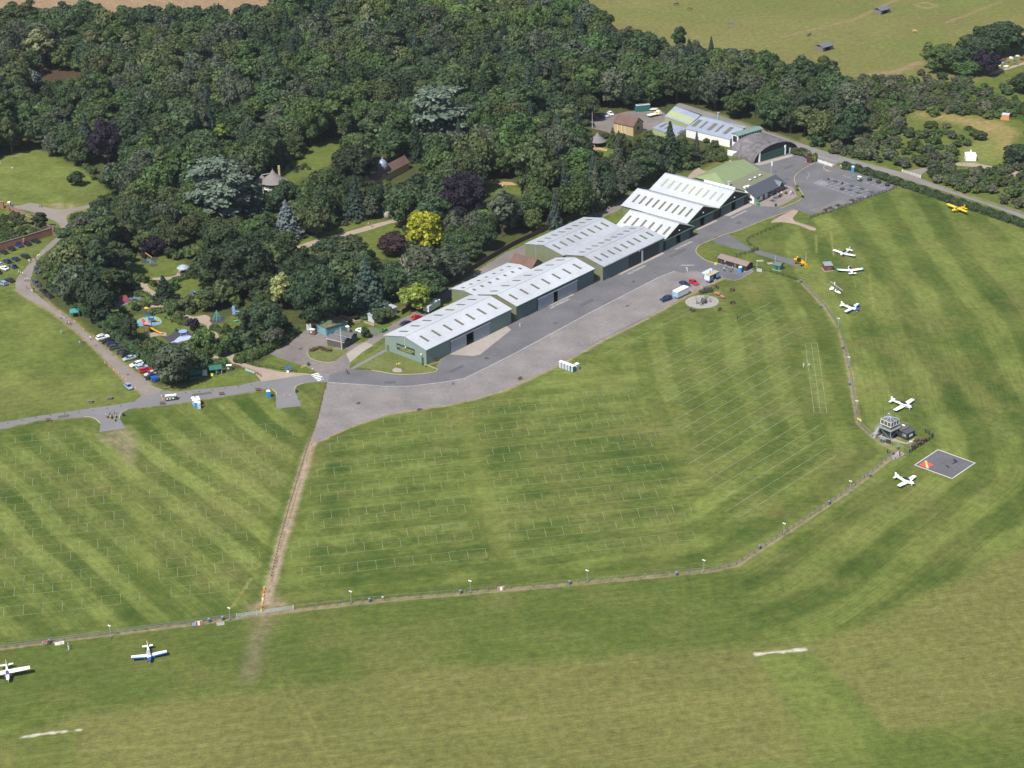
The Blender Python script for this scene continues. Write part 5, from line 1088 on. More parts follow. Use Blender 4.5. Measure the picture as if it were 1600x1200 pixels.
SPEC=[ # px x, y, kind, tone, radius, height, name, label
 (170,257,'oak','purple',6.6,19.5,'copper_beech','tall dark purple beech at the corner of the upper left lawn'),
 (722,340,'oak','purple',9.2,17.5,'copper_beech','broad dark purple beech behind the bright yellow tree'),
 (614,399,'oak','russet',5.0,9.0,'copper_beech','small round russet beech on the garden lawn'),
 (664,393,'oak','yellow',6.2,15.5,'golden_tree','bright yellow tree between russet beech and hangars'),
 (450,371,'spruce','blue',6.4,15.5,'blue_spruce','large silvery blue spruce beside the garden path'),
 (108,193,'spruce','blue',2.6,9.0,'blue_spruce','small silvery blue conifer deep in the left woods'),
 (344,344,'cedar','cedar',14.5,26,'cedar_tree','spreading grey-green cedar left of the thatched summerhouse'),
 (690,224,'cedar','cedar',16,25.5,'cedar_tree','huge spreading cedar standing above the wood'),
 (440,487,'ash','variegated',3.4,15,'variegated_tree','slim cream-variegated tree squeezed between dark oaks'),
 (378,458,'oak','dark',11.5,20,'oak_tree','largest dark green oak behind the playground'),(335,452,'oak','mid',7,14,'oak_tree','green oak left of the largest dark oak'),
 (497,506,'oak','dark',10,19,'oak_tree','big dark oak right of the cream-variegated tree'),(575,484,'spruce','bluish',7.5,20,'fir_tree','dark blue-green fir between the oaks and the bare tree'),
 (415,530,'oak','dark',7.5,13.5,'oak_tree','dark bushy tree at the corner of the gritty yard'),(382,545,'bush','mid',5.5,7,'oak_tree','low dark tree against the clipped hedge by the yard'),
 (652,484,'willow','lime',5.8,9.5,'lime_green_tree','yellow-green tree beside the pale cabin'),(668,470,'oak','mid',6,11,'oak_tree','green tree behind the yellow-green one by the lane'),
 (632,462,'oak','mid',6.5,12,'oak_tree','dark green tree behind the bare white branches'),(540,415,'oak','olive',7,12,'oak_tree','olive tree on the lower edge of the garden lawn'),(515,420,'oak','dark',6,12,'oak_tree','dark tree left of the olive one at the lawn edge'),(478,455,'oak','dark',8,15,'oak_tree','dark oak between garden path and blue shed'),
 (1046,264,'spruce','conifer',5.6,21,'tall_conifer','tallest pointed conifer in front of the workshops'),(957,230,'cypress','green',2.4,9,'cypress_tree','narrow bright cypress right of the thatched pavilion'),
 (1088,250,'spruce','grey',2.2,13,'thin_conifer','thin greyish conifer before the long workshop roof'),(557,341,'spruce','bluish',5.0,18.5,'fir_tree','smooth blue-green fir above the pergola'),
 (507,352,'spruce','mid',6.2,19,'pine_tree','tall dark pine with bare trunk right of the blue spruce'),(404,333,'spruce','bluish',5,14,'fir_tree','dark fir just left of the blue spruce'),(430,330,'oak','dark',4.2,9,'oak_tree','dark tree in front of the summerhouse balcony'),
 (448,318,'oak','mid',4.4,10,'oak_tree','dark evergreen right of the summerhouse'),(403,197,'oak','light',6.2,14,'lime_tree','bright light green tree in the middle of the wood'),(348,222,'ash','lime',3.2,9,'lime_tree','small yellow-green tree near the first cedar top'),
 (68,110,'poplar','pale',6.4,24,'poplar_tree','tall pale olive poplar by the distant pond'),(25,135,'willow','pale',7.5,12,'willow_tree','pale olive willow at the left edge by the pond'),(50,140,'willow','cedar',5,9,'willow_tree','silvery willow beside the pale olive one'),
 (150,105,'poplar','pale',4,22,'poplar_tree','pale olive poplar on the far side of the pond'),(205,98,'poplar','pale',3.8,18,'poplar_tree','pale poplar right of the pond'),(578,75,'poplar','pale',4.6,26,'poplar_tree','very tall pale poplar rising out of the far wood'),
 (20,62,'ash','mid',7,20,'ash_tree','dark tree on the stubble edge at far left'),(48,60,'ash','olive',6,21,'ash_tree','airy olive tree on the stubble edge'),(98,50,'ash','grey',5.6,16,'ash_tree','airy grey-green tree with bare stem on the stubble'),
 (125,68,'ash','dark',4,16,'ash_tree','dark slim tree right of the airy stubble trees'),(158,66,'oak','dark',6,17,'oak_tree','dark oak on the stubble edge by the pond'),(195,52,'ash','green',4.5,16,'ash_tree','green tree before the stubble gap'),(235,64,'oak','dark',7.2,19,'oak_tree','large dark oak on the stubble edge'),
 (275,60,'oak','mid',6.5,18,'oak_tree','oak on the stubble edge, right of the large dark one'),(305,62,'oak','dark',7,18,'oak_tree','dark oak near the middle of the stubble edge'),(340,60,'oak','dark',7,18,'oak_tree','dark oak at the right end of the stubble edge'),
 (393,62,'oak','dark',7,19,'oak_tree','dark oak in the corner of the stubble field'),(250,105,'willow','green',8,9,'willow_tree','broad low green tree on the far bank of the pond'),(120,106,'bush','green',7,7,'oak_tree','low green tree filling the pond bank'),(110,440,'willow','olive',6,14,'birch_tree','drooping olive birch left of the playground'),
 (140,395,'ash','grey',5.6,15,'birch_tree','drooping grey-green birch above the playground'),(150,425,'ash','olive',5,14,'birch_tree','slender drooping birch beside the swings'),(186,432,'ash','mid',5.5,13,'birch_tree','dark weeping tree left of the playground path'),
 (258,470,'spruce','conifer',4.6,10,'yew_tree','dark conical yew at the centre of the playground'),(268,490,'bush','green',2.8,5,'small_maple','small green maple below the dark yew'),(292,485,'bush','olive',3.4,5,'small_maple','olive tree right of the small maple'),(330,483,'willow','olive',5,8,'small_maple','spreading olive tree above the play path'),
 (352,474,'willow','olive',4.6,9,'small_maple','spreading olive tree right of its twin by the play path'),(233,400,'bush','purple',3.2,6,'purple_tree','small dark purple tree above the gazebo lawn'),(247,398,'oak','purple',3.6,7.5,'purple_tree','dark purple tree left of the gazebo'),
 (396,520,'bush','purple',3.6,5.5,'purple_tree','low dark purple tree beside the yellow climbing frame'),(303,515,'bush','purple',1.8,4,'purple_tree','tiny purple tree next to the climbing web'),(318,540,'bush','green',4,6,'small_maple','green tree between climbing web and path'),(345,556,'bush','green',2.6,4.5,'small_maple','small tree in the fork of the play paths'),
 (313,582,'bush','mid',3.4,6,'small_maple','dark round tree behind the green tents'),(105,196,'ash','olive',4,12,'birch_tree','olive birch behind the small blue conifer'),(88,215,'ash','grey',4.5,14,'birch_tree','grey birch near the small blue conifer'),(120,290,'oak','dark',3,6,'oak_tree','small dark tree on the upper left lawn corner'),
 (1299,132,'poplar','grey',3.0,13,'poplar_tree','tall thin greyish poplar at the pasture corner'),(845,240,'ash','grey',3.4,15,'ash_tree','thin greyish dying tree in the garden wood'),(880,248,'spruce','grey',3.4,15,'pine_tree','greyish pine left of the thatched pavilion'),(867,225,'spruce','grey',3,14,'pine_tree','thin brownish larch in the garden wood'),
 (966,268,'spruce','grey',3.6,18,'larch_tree','brown-green larch before the yellow brick house'),(975,262,'ash','olive',3.6,14,'ash_tree','olive tree before the yellow brick house'),(735,312,'oak','cedar',4.4,9,'silver_pine','silvery round tree left of the broad purple beech'),(712,320,'oak','cedar',4.2,9,'silver_pine','silvery green round tree touching the purple beech'),
 (48,350,'ash','variegated',1.8,4.5,'variegated_shrub','cream shrub inside the walled garden'),(65,358,'ash','dark',2.4,7.5,'garden_tree','slim dark tree inside the garden wall corner'),
 (592,505,'bush','mid',2.4,5,'garden_tree','small tree in front of the pale cabin'),(605,500,'bush','olive',2.6,4.5,'garden_tree','olive tree in front of the pale cabin'),(571,527,'shrub','mid',1.5,3,'garden_tree','small dark tree beside the parked white car'),
 (1466,110,'oak','green',8,13,'oak_tree','left oak of the clump in the pasture'),(1490,113,'oak','mid',7,12,'oak_tree','oak in the middle of the pasture clump'),(1510,95,'poplar','mid',5,15,'oak_tree','thin-topped tree in the pasture clump'),(1530,100,'oak','dark',6.5,14,'oak_tree','dark oak of the pasture clump'),(1546,88,'oak','dark',8,16,'oak_tree','tall dark oak of the pasture clump'),
 (1568,85,'oak','mid',8,16,'oak_tree','rounded oak at the right end of the clump'),(1537,116,'oak','purple',6,11,'dark_tree','nearly black tree at the foot of the pasture clump'),(1598,80,'oak','green',5,8,'oak_tree','round tree at the right edge by the track'),(1508,118,'oak','green',6,8,'oak_tree','low green oak before the pasture clump'),
 (1588,258,'oak','dark',5.4,9,'oak_tree','round dark tree beside the caravan track'),(1600,145,'oak','mid',6,9,'oak_tree','dark oak at the right edge above the scrub'),
]
GOLD={}
placed=[]
for i,(x,y,kd,tn,r_,h_,nm,lb) in enumerate(SPEC):
 X,Y=at(x,y); tree(X,Y,kd,tn,{'oak': 1+i % 4,'ash': 11+i % 2,'spruce': 21+i % 2,'poplar': 31,'willow': 41+i % 2,'bush': 51+i % 3,'shrub': 61,'cedar': 71+i % 2,'cypress': 81}[kd],r_,h_,name=nm,label=lb); placed.append((X,Y,r_*.85))
VIS=[[(-60,247),(0,245),(62,234),(125,264),(172,302),(186,314),(140,330),(104,348),(98,366),(82,384),(55,412),(52,432),(62,436),(92,462),(130,488),(176,518),(222,553),(262,590),(275,604),(240,640),(-60,660)],
 [(207,406),(226,395),(252,405),(240,417),(216,420),(200,410)],[(275,407),(302,407),(300,424),(268,437),(240,437),(240,430),(268,424)],[(216,440),(232,446),(262,480),(246,492),(228,474)],[(280,436),(312,432),(334,446),(310,470),(280,474),(272,462)],
 [(182,468),(206,462),(220,464),(208,474),(186,478)],[(212,497),(228,490),(252,495),(296,508),(304,526),(272,542),(258,530),(228,528),(212,512)],[(330,482),(350,478),(390,478),(394,500),(378,506),(334,506)],[(366,522),(396,528),(396,542),(368,542)],
 [(300,490),(326,492),(344,526),(364,544),(360,562),(346,550),(326,522),(302,506)],[(396,300),(399,276),(440,262),(478,232),(488,220),(530,214),(530,250),(500,262),(476,284),(452,290),(448,306),(400,306)],[(457,400),(461,380),(540,354),(600,341),(636,330),(646,345),(598,358),(600,402),(562,396),(550,378),(500,390)],[(560,366),(592,360),(594,400),(560,392)],[(604,372),(600,408),(640,404),(630,384)],
 [(205,412),(262,398),(264,420),(246,430),(212,428)],[(280,440),(344,436),(346,458),(300,478),(274,470)],[(254,506),(300,512),(300,520),(272,528),(256,520)],[(352,482),(396,476),(402,496),(378,506)],[(378,312),(400,300),(420,318),(390,322)],
 [(752,280),(806,284),(818,300),(764,302)],[(578,284),(592,248),(650,250),(650,268),(606,284)],[(40,112),(130,106),(130,120),(62,128)],[(215,100),(256,98),(252,106)],[(560,198),(588,198),(588,212),(560,212)],
 [(925,178),(1040,170),(1042,192),(1004,205),(996,196),(955,192),(950,205),(928,204)],[(950,188),(978,180),(998,200),(998,208),(950,208)],[(926,208),(938,208),(948,236),(922,236)],[(1018,206),(1046,162),(1100,182),(1200,196),(1196,226),(1144,230),(1112,216),(1068,206)],[(1090,266),(1142,248),(1146,262),(1084,282)],[(1085,238),(1132,232),(1134,252),(1095,258)],
 [(1105,170),(1180,196),(1240,216),(1300,238),(1400,266),(1440,282),(1600,336),(1600,1200),(-60,1200),(-60,640),(250,606),(290,600),(292,580),(330,570),(376,560),(376,572),(426,552),(478,512),(500,492),(560,500),(600,478),(625,482),(645,492),(700,458),(770,410),(815,382),(900,350),(945,345),(968,326),(992,302),(1030,281),(1088,285),(1146,258),(1150,205)],
 [(880,-30),(930,0),(962,36),(1082,50),(1172,66),(1300,96),(1306,116),(1432,116),(1436,96),(1470,66),(1560,36),(1700,30),(1700,-30)],[(1470,176),(1560,188),(1600,176),(1600,250),(1500,262),(1498,232),(1545,214),(1530,198),(1490,190)],[(1394,262),(1450,260),(1452,282),(1398,280)],
 [(575,505),(590,505),(590,512),(575,514)],[(0,330),(20,322),(86,352),(86,372),(0,414)],[(545,150),(550,150),(550,155)],[(1405,180),(1440,170),(1440,200)],[(1548,84),(1600,74),(1600,122),(1552,124)]]
VISB=[(min(p[0] for p in P),max(p[0] for p in P),min(p[1] for p in P),max(p[1] for p in P)) for P in VIS]
def hidden(qx,qy):
 for P,(a,b_,c,d_) in zip(VIS,VISB):
  if a <= qx <= b_ and c <= qy <= d_ and inpoly(qx,qy,P): return True
 return False
SHOW=[]
for (x,y,kd,tn,r1_,h1_,nm,lb) in SPEC:
 if tn in ('purple','yellow','blue','cedar','variegated','lime','russet','light') or nm in ('tall_conifer','fir_tree','cypress_tree','yew_tree'):
  X,Y=at(x,y); c=px(X,Y,h1_*.56); s_=pxs(X,Y); SHOW.append((Y,c[0],c[1],r1_*s_*.85,h1_*s_*.92*.42))
def blocks(X,Y,r,h):
 s_=pxs(X,Y); bx,by=px(X,Y,0); tx,ty=px(X,Y,h); n_=0; rp=r*s_*.9
 for (Ys,cx_,cy_,a_,b_) in SHOW:
  if Y<Ys and abs(bx-cx_)<a_+rp and ty-3<cy_+b_ and by>cy_-b_:
   for fx,fz in ((0,.95),(0,.6),(-.8,.7),(.8,.7),(-.5,.9),(.5,.9)):
    qx,qy=bx+(tx-bx)*fz+fx*rp,by+(ty-by)*fz
    if ((qx-cx_)/a_)**2+((qy-cy_)/b_)**2<1: n_+=1
 for fx,fz in ((0,.97),(0,.7),(0,.4),(0,.08),(-1,.6),(1,.6),(-.7,.85),(.7,.85),(-.75,.35),(.75,.35)):
  if hidden(bx+(tx-bx)*fz+fx*rp,by+(ty-by)*fz): n_+=1
 return n_
WP=W([(-90,50),(60,56),(200,60),(330,60),(400,70),(436,40),(442,-60),(470,-140),(850,-140),(870,-10),(905,34),(962,76),(1080,94),(1170,110),(1290,142),(1330,150),(1330,238),(1240,216),(1105,172),(1046,164),(920,178),(920,205),(1018,206),(1080,214),(1140,234),(1092,272),(1030,279),(985,300),(955,328),(905,344),(815,372),(760,402),(700,442),(640,478),(600,490),(560,498),(500,495),(480,512),(430,548),(370,572),(300,596),(270,602),(222,560),(180,528),(140,498),(100,468),(74,440),(62,425),(62,410),(96,374),(104,352),(188,314),(172,302),(125,264),(60,236),(0,247),(-90,250)])
bx0,bx1=min(p[0] for p in WP),max(p[0] for p in WP); by0,by1=min(p[1] for p in WP),max(p[1] for p in WP)
cell={}
def ok(X,Y,r):
 i,j=int(X//14),int(Y//14)
 for a in range(i-1,i+2):
  for b_ in range(j-1,j+2):
   for (x,y,q) in cell.get((a,b_),()):
    if (x-X)**2+(y-Y)**2<((r+q)*.64)**2: return False
 return True
def put(X,Y,r): cell.setdefault((int(X//14),int(Y//14)),[]).append((X,Y,r))
for p in placed: put(*p)
PLAY=W([(190,395),(340,400),(400,470),(410,545),(300,600),(230,560),(180,500)])
cand=[]
r_=np.random.default_rng(42)
TONES=['dark','mid','green','dark','mid','olive','grey','green','mid','light','dark','bluish']
for it in range(26000):
 X,Y=r_.uniform(bx0,bx1),r_.uniform(by0,by1)
 if not inpoly(X,Y,WP): continue
 far=Y>730; play=inpoly(X,Y,PLAY)
 r=r_.uniform(4.2,8.2) if far else r_.uniform(3.0,6.6)
 if play: r=r_.uniform(1.3,2.6)
 h=r*r_.uniform(2.1,3.0) if not play else r*r_.uniform(1.3,1.9); h=min(h,20)
 if not ok(X,Y,r): continue
 k=blocks(X,Y,r,h)
 if k>0:
  r2=r_.uniform(1.2,2.4); h2=r2*r_.uniform(1.1,1.7)
  if blocks(X,Y,r2,h2)>0 or not ok(X,Y,r2): continue
  r,h=r2,h2
 nz=vnoise(np.array(X),np.array(Y),38,5); tn=TONES[int((nz*7+r_.uniform(0,5))) % 12]
 big=r>2.7
 kd=('oak' if r_.random()<.72 else r_.choice(['ash','ash','poplar','spruce','willow'])) if big else ('bush' if r>1.9 else 'shrub')
 if kd=='spruce': tn=r_.choice(['conifer','bluish','grey']); h=min(r*3.6,20); r=r*.75
 if kd=='poplar': h=min(r*4,21); r *= .7
 if not big: tn=r_.choice(['shrub','green','mid','olive','shrub','light'])
 put(X,Y,r); cand.append((X,Y,r,h,kd,str(tn)))
SP=W([(1300,128),(1440,118),(1506,128),(1560,124),(1640,128),(1640,340),(1560,316),(1490,296),(1440,280),(1405,262),(1300,240),(1250,222),(1330,150)])
sx0,sx1=min(p[0] for p in SP),max(p[0] for p in SP); sy0,sy1=min(p[1] for p in SP),max(p[1] for p in SP)
for it in range(5200):
 X,Y=r_.uniform(sx0,sx1),r_.uniform(sy0,sy1)
 if not inpoly(X,Y,SP): continue
 q=px(X,Y); dense=q[1]<172 or q[0]>1395 or q[1]>205
 r=r_.uniform(1.3,3.2) if dense else r_.uniform(1.0,2.4); h=r*r_.uniform(.9,1.6)
 if vnoise(np.array(X),np.array(Y),22,9)<.44 and r_.random()<.85: continue
 if not ok(X,Y,r*1.0) or blocks(X,Y,r,h)>0: continue
 put(X,Y,r); cand.append((X,Y,r,h,'bush' if r>2 else 'shrub',str(r_.choice(['bramble','bramble','grey','shrub','bramble','olive','green','mid','shrub']))))
for poly,n_,rr,tones in (([(0,345),(20,332),(78,362),(60,372),(0,388)],60,(.8,1.7),['shrub','green','grey','olive','light']),([(1085,238),(1130,236),(1134,252),(1098,258),(1080,250)],26,(1.0,1.9),['light','lime','green','shrub']),([(556,490),(580,486),(586,496),(560,500)],8,(.7,1.2),['green','lime','mid']),
       ([(392,250),(462,226),(478,234),(462,252),(400,264)],40,(1.8,3.0),['shrub','olive','green']),([(452,262),(484,258),(482,268),(456,270)],6,(.8,1.4),['olive','grey']),([(1236,233),(1268,243),(1264,246),(1240,240)],9,(1.4,2.0),['mid','dark']),
       ([(560,205),(586,205),(586,210),(560,210)],10,(1.0,1.4),['lime']),([(552,334),(600,330),(600,338),(556,346)],10,(1.0,1.8),['green','shrub']),([(190,300),(200,340),(185,345),(110,362),(100,368),(104,356)],26,(2.0,3.4),['mid','dark','green'])):
 Wp=W(poly); xs=[p[0] for p in Wp]; yy=[p[1] for p in Wp]; k=0
 for it in range(900):
  if k >= n_: break
  X,Y=r_.uniform(min(xs),max(xs)),r_.uniform(min(yy),max(yy)); r=r_.uniform(*rr)
  if not inpoly(X,Y,Wp) or not ok(X,Y,r): continue
  put(X,Y,r); cand.append((X,Y,r,r*r_.uniform(.8,1.3),'shrub' if r<2 else 'bush',str(r_.choice(tones)))); k+=1
def key(c):
 s_=pxs(c[0],c[1]); q=px(c[0],c[1],c[3]*.6); vis=-20<q[0]<1620 and -25<q[1]<1200
 return -(c[2]*c[3]*s_*s_) if vis else 0
big=sorted([c for c in cand if c[4] not in ('shrub','bush')],key=key); small=sorted([c for c in cand if c[4] in ('shrub','bush')],key=key)
NB=300 -len(SPEC)
SEEDS={'oak': (1,2,3,4),'ash': (11,12),'poplar': (31,),'spruce': (21,22),'willow': (41,42),'bush': (51,52,53),'shrub': (61,62)}
LMK=[((940,205),'the thatched pavilion'),((428,300),'the thatched summerhouse'),((450,370),'the big blue spruce'),((664,392),'the bright yellow tree'),((344,344),'the left cedar'),((690,224),'the huge upper cedar'),((170,257),'the left purple beech'),((722,340),'the broad purple beech'),((258,470),'the dark playground yew'),
  ((289,425),'the round gazebo'),((235,500),'the slide tower'),((84,366),'the brick wall pier'),((600,500),'the pale cabin'),((830,410),'the brown-tiled brick building'),((905,345),'the twin hangar'),((610,270),'the glass dome'),((975,205),'the yellow brick house'),((1046,264),'the tallest pointed conifer'),((1240,235),'the arched hangar'),
  ((1516,245),'the white marquee'),((1570,182),'the orange brick box'),((1425,275),'the white gate'),((1530,100),'the pasture tree clump'),((1286,81),'the wood-edge field shelter'),((85,110),'the distant pond'),((378,458),'the largest dark oak'),((117,490),'the green gazebo tent'),((1104,175),'the country road bend'),((403,197),'the bright light green tree'),((30,345),'the walled garden gate piers')]
LMW=[(at(*a),b_) for a,b_ in LMK]; cnt={}
TW=dict(dark='dark green',mid='mid green',green='fresh green',light='light green',olive='olive green',grey='grey-green',bluish='blue-green',conifer='blackish green',shrub='leafy green',bramble='brownish green',lime='yellow-green',variegated='cream')
KW=dict(oak='round-crowned tree',ash='loose-crowned tree',poplar='tall narrow tree',spruce='pointed conifer',willow='drooping tree',bush='large bush',shrub='small shrub')
def lab(c,extra=''):
 best=min(LMW,key=lambda l: (l[0][0]-c[0])**2+(l[0][1]-c[1])**2); return TW[c[5]]+' '+KW[c[4]],best
def individuals(lst,cat):
 items=[]
 for c in lst:
  t_,best=lab(c); items.append((t_,best[1],math.hypot(best[0][0]-c[0],best[0][1]-c[1]),c))
 groups={}
 for it in items: groups.setdefault((it[0],it[1]),[]).append(it)
 for (t_,lm),g in groups.items():
  g.sort(key=lambda i: i[2])
  for k,it in enumerate(g):
   c=it[3]; lb=f"{t_} {ORD[min(k, 19)]} {lm[4:] if False else 'to ' + lm}" if len(g)>1 else f"only {t_} standing near {lm}"
   if len(g)>1: lb=f"{ORD[min(k,19)]} {t_} to {lm}"
   nm={'oak':'broadleaf_tree','ash':'loose_broadleaf_tree','poplar':'poplar_tree','spruce':'conifer_tree','willow':'weeping_tree','bush':'bush','shrub':'shrub'}[c[4]]
   o=tree(c[0],c[1],c[4],c[5],int(r_.choice(SEEDS[c[4]])),c[2],c[3],name=nm,label=lb,group='trees of the wood and gardens' if cat=='tree' else 'bushes and shrubs',cat=cat)
individuals(big[:NB],'tree'); individuals(small[:290],'bush')
def mass(name,lst,kinds,label):
 pc_=bpy.data.collections.new(name+'_sources'); srcs=[]
 for (kd,tn,sd2) in kinds:
  cm_,tm_,R_,H_=proto(kd,tn,sd2); P,Nn,S,cores,_,_=PROTO[('c',kd,sd2)]
  me_=quads_mesh('woodland_tree',P,Nn,S,cores,[LM[tn],m_bark],trunk=trunkf(R_,H_,1,3,sd2),seed=sd2,jit=.45)
  o=bpy.data.objects.new(f'src_{len(srcs):02d}',me_); pc_.objects.link(o); srcs.append((kd,tn,R_,H_))
 pts=[]; sc_a=[]; rot=[]; ix=[]
 for c in lst:
  opts=[i for i,s_ in enumerate(srcs) if s_[0]==c[4] and s_[1]==c[5]] or [i for i,s_ in enumerate(srcs) if s_[0]==c[4]] or list(range(len(srcs)))
  i=int(r_.choice(opts)); s_=srcs[i]; pts.append((c[0],c[1],0)); sc_a.append((c[2]/s_[2],c[2]/s_[2],c[3]/s_[3])); rot.append((0,0,r_.uniform(0,6.28))); ix.append(i)
 me_=bpy.data.meshes.new(name); me_.from_pydata(pts,[],[])
 for nm,tp,dat,fld in (('isc','FLOAT_VECTOR',sc_a,'vector'),('irot','FLOAT_VECTOR',rot,'vector'),('iidx','INT',ix,'value')):
  a=me_.attributes.new(nm,tp,'POINT'); a.data.foreach_set(fld,np.array(dat,dtype=np.float32 if tp != 'INT' else np.int32).ravel())
 o=bpy.data.objects.new(name,me_); COL.objects.link(o)
 ng=bpy.data.node_groups.new(name,'GeometryNodeTree'); ng.interface.new_socket('Geometry',in_out='INPUT',socket_type='NodeSocketGeometry'); ng.interface.new_socket('Geometry',in_out='OUTPUT',socket_type='NodeSocketGeometry')
 A=lambda t_: ng.nodes.new(t_); gi,go=A('NodeGroupInput'),A('NodeGroupOutput'); ip=A('GeometryNodeInstanceOnPoints'); ci=A('GeometryNodeCollectionInfo'); ci.inputs['Collection'].default_value=pc_; ci.inputs['Separate Children'].default_value=True; ci.inputs['Reset Children'].default_value=True
 ip.inputs['Pick Instance'].default_value=True
 def na(nm,tp):
  q=A('GeometryNodeInputNamedAttribute'); q.data_type=tp; q.inputs['Name'].default_value=nm; return q.outputs['Attribute']
 l=ng.links.new; l(gi.outputs[0],ip.inputs['Points']); l(ci.outputs[0],ip.inputs['Instance']); l(na('iidx','INT'),ip.inputs['Instance Index'])
 e2r=A('FunctionNodeEulerToRotation'); l(na('irot','FLOAT_VECTOR'),e2r.inputs[0]); l(e2r.outputs[0],ip.inputs['Rotation']); l(na('isc','FLOAT_VECTOR'),ip.inputs['Scale']); l(ip.outputs[0],go.inputs[0])
 md=o.modifiers.new('instances','NODES'); md.node_group=ng
 T(o,label,None,None,'stuff'); return o
mass('woodland',big[NB:],[(k,t_,s_) for k,t_,s_ in (('oak','dark',1),('oak','dark',2),('oak','mid',3),('oak','mid',4),('oak','green',1),('oak','green',2),('oak','olive',3),('oak','light',4),('oak','grey',1),('oak','bluish',2),('ash','dark',11),('ash','mid',12),('ash','olive',11),('ash','green',12),('poplar','mid',31),('poplar','olive',31),('poplar','green',31),('spruce','conifer',21),('spruce','bluish',22),('willow','grey',41),('willow','olive',42),('willow','green',41))],'dense mixed green wood filling the distance')
if small[290:]: mass('undergrowth',small[290:],[('bush','bramble',51),('bush','grey',52),('bush','shrub',53),('bush','mid',51),('bush','green',52),('shrub','shrub',61),('shrub','bramble',62),('shrub','green',61),('shrub','olive',62)],'tangled scrub and bramble thicket')
print('TREES',len(big),len(small))
def hedge(name,label,pts,wd,ht_,tone,cat='hedge',dens=7,size=.6,group=None):
 L_=W(pts); c0_=L_[0]; P,Nn,S=[],[],[]; r=np.random.default_rng(len(name)+int(pts[0][0])); mb=MB()
 for a,b_ in zip(L_[:-1],L_[1:]):
  ln=math.hypot(b_[0]-a[0],b_[1]-a[1]); n=int(ln*dens*(wd+2*ht_)); t_=r.uniform(0,1,n); dx,dy=(b_[0]-a[0])/ln,(b_[1]-a[1])/ln
  ph=r.uniform(-.15,math.pi+.15,n); w_=wd/2*(1+.2*np.sin(t_*ln*1.3)); h_=ht_*(1+.13*np.sin(t_*ln*.9+1))
  off=np.cos(ph)*w_; zz=np.clip(np.abs(np.sin(ph))**.6*h_,.05,99)
  P.append(np.stack([a[0]-c0_[0]+dx*ln*t_-dy*off,a[1]-c0_[1]+dy*ln*t_+dx*off,zz],-1)); Nn.append(np.stack([-dy*np.cos(ph),dx*np.cos(ph),np.abs(np.sin(ph))+.2],-1)); S.append(size*r.uniform(.6,1.3,n))
  k=0
  while k<ln: mb.ball((a[0]-c0_[0]+dx*k,a[1]-c0_[1]+dy*k,ht_*.42),ht_*.48,7,5,0,(wd/2/(ht_*.48)*.85,)*2+(1,)); k+=wd*.45
 me_=quads_mesh('foliage',np.concatenate(P),np.concatenate(Nn),np.concatenate(S),[],[LM[tone]],trunk=lambda m: m.add(mb.v,mb.f,0),seed=3,jit=.5)
 o=bpy.data.objects.new(name,me_); COL.objects.link(o); o.location=(c0_[0],c0_[1],0); T(o,label,cat,group); return o
hedge('roadside_hedge','long leafy hedge between airfield and country road',[(1318,262),(1336,266),(1352,271),(1378,279),(1400,287),(1440,300),(1480,314),(1520,327),(1560,340),(1620,361)],3.4,2.4,'mid')
hedge('clipped_hedge','clipped green hedge curving along the gritty yard',[(370,566),(392,562),(412,552),(436,540),(462,520)],3.2,2.6,'green')
hedge('bank_hedge','leafy hedge bank between parked cars and playground',[(80,446),(112,472),(150,500),(182,524),(212,548),(240,572),(270,596)],3.6,2.2,'mid')
hedge('bank_hedge','leafy bank behind the green catering tents',[(258,597),(290,588),(325,577),(350,571)],4,3.0,'green')
for pts,lb in (([(213,460),(226,463),(230,461)],'rounded clipped bed left of the play path'),([(206,474),(222,478),(236,474),(232,466)],'largest clipped bed in the bend of the play path'),([(236,489),(250,486),(256,488)],'clipped bed above the mint play surface'),([(262,495),(274,500),(276,503)],'small clipped bed beside the play path fork'),([(281,504),(296,507)],'small clipped bed right of its twin'),
    ([(332,513),(350,520),(362,522)],'clipped bed below the arch climber'),([(345,532),(362,537)],'clipped bed beside the yellow frame'),([(285,545),(310,552),(330,553)],'long clipped bed below the pale blue play surface'),([(272,440),(286,436),(300,430)],'clipped bed below the round gazebo')):
 hedge('planting_bed',lb,pts,3.0,1.3,'shrub','shrub bed',9,.5,'clipped planting beds')
hedge('flower_bush','yellow-flowering shrub by the cafe entrance gate',[(1273,253),(1274.5,252)],1.6,3.2,'lime','shrub',14,.5)
hedge('rose_mass','pinkish rambling rose over the pergola end',[(606,341),(610,340)],4.0,3.2,'pinky','climber',12,.45)
dt_=empty('bare_tree',at(633,463),0,'dead tree with bare whitish branches above the cabin','tree')
def f(mb):
 rr=random.Random(5)
 def br(p,d_,ln,r0,k):
  q=p+d_*ln; mb.tube(p,q,r0,r0*.6,5)
  if k>0:
   for i in range(3 if k>1 else 2):
    e=(d_+Vector((rr.uniform(-1,1),rr.uniform(-1,1),rr.uniform(-.1,.7)))*.85).normalized(); br(q -d_*ln*.15*i,e,ln*rr.uniform(.55,.75),r0*.58,k-1)
 br(Vector((0,0,0)),Vector((.05,0,1)),6.0,.42,4)
one('branches',f,mat('dead_wood',(.33,.29,.25),.9,var=.2),dt_)
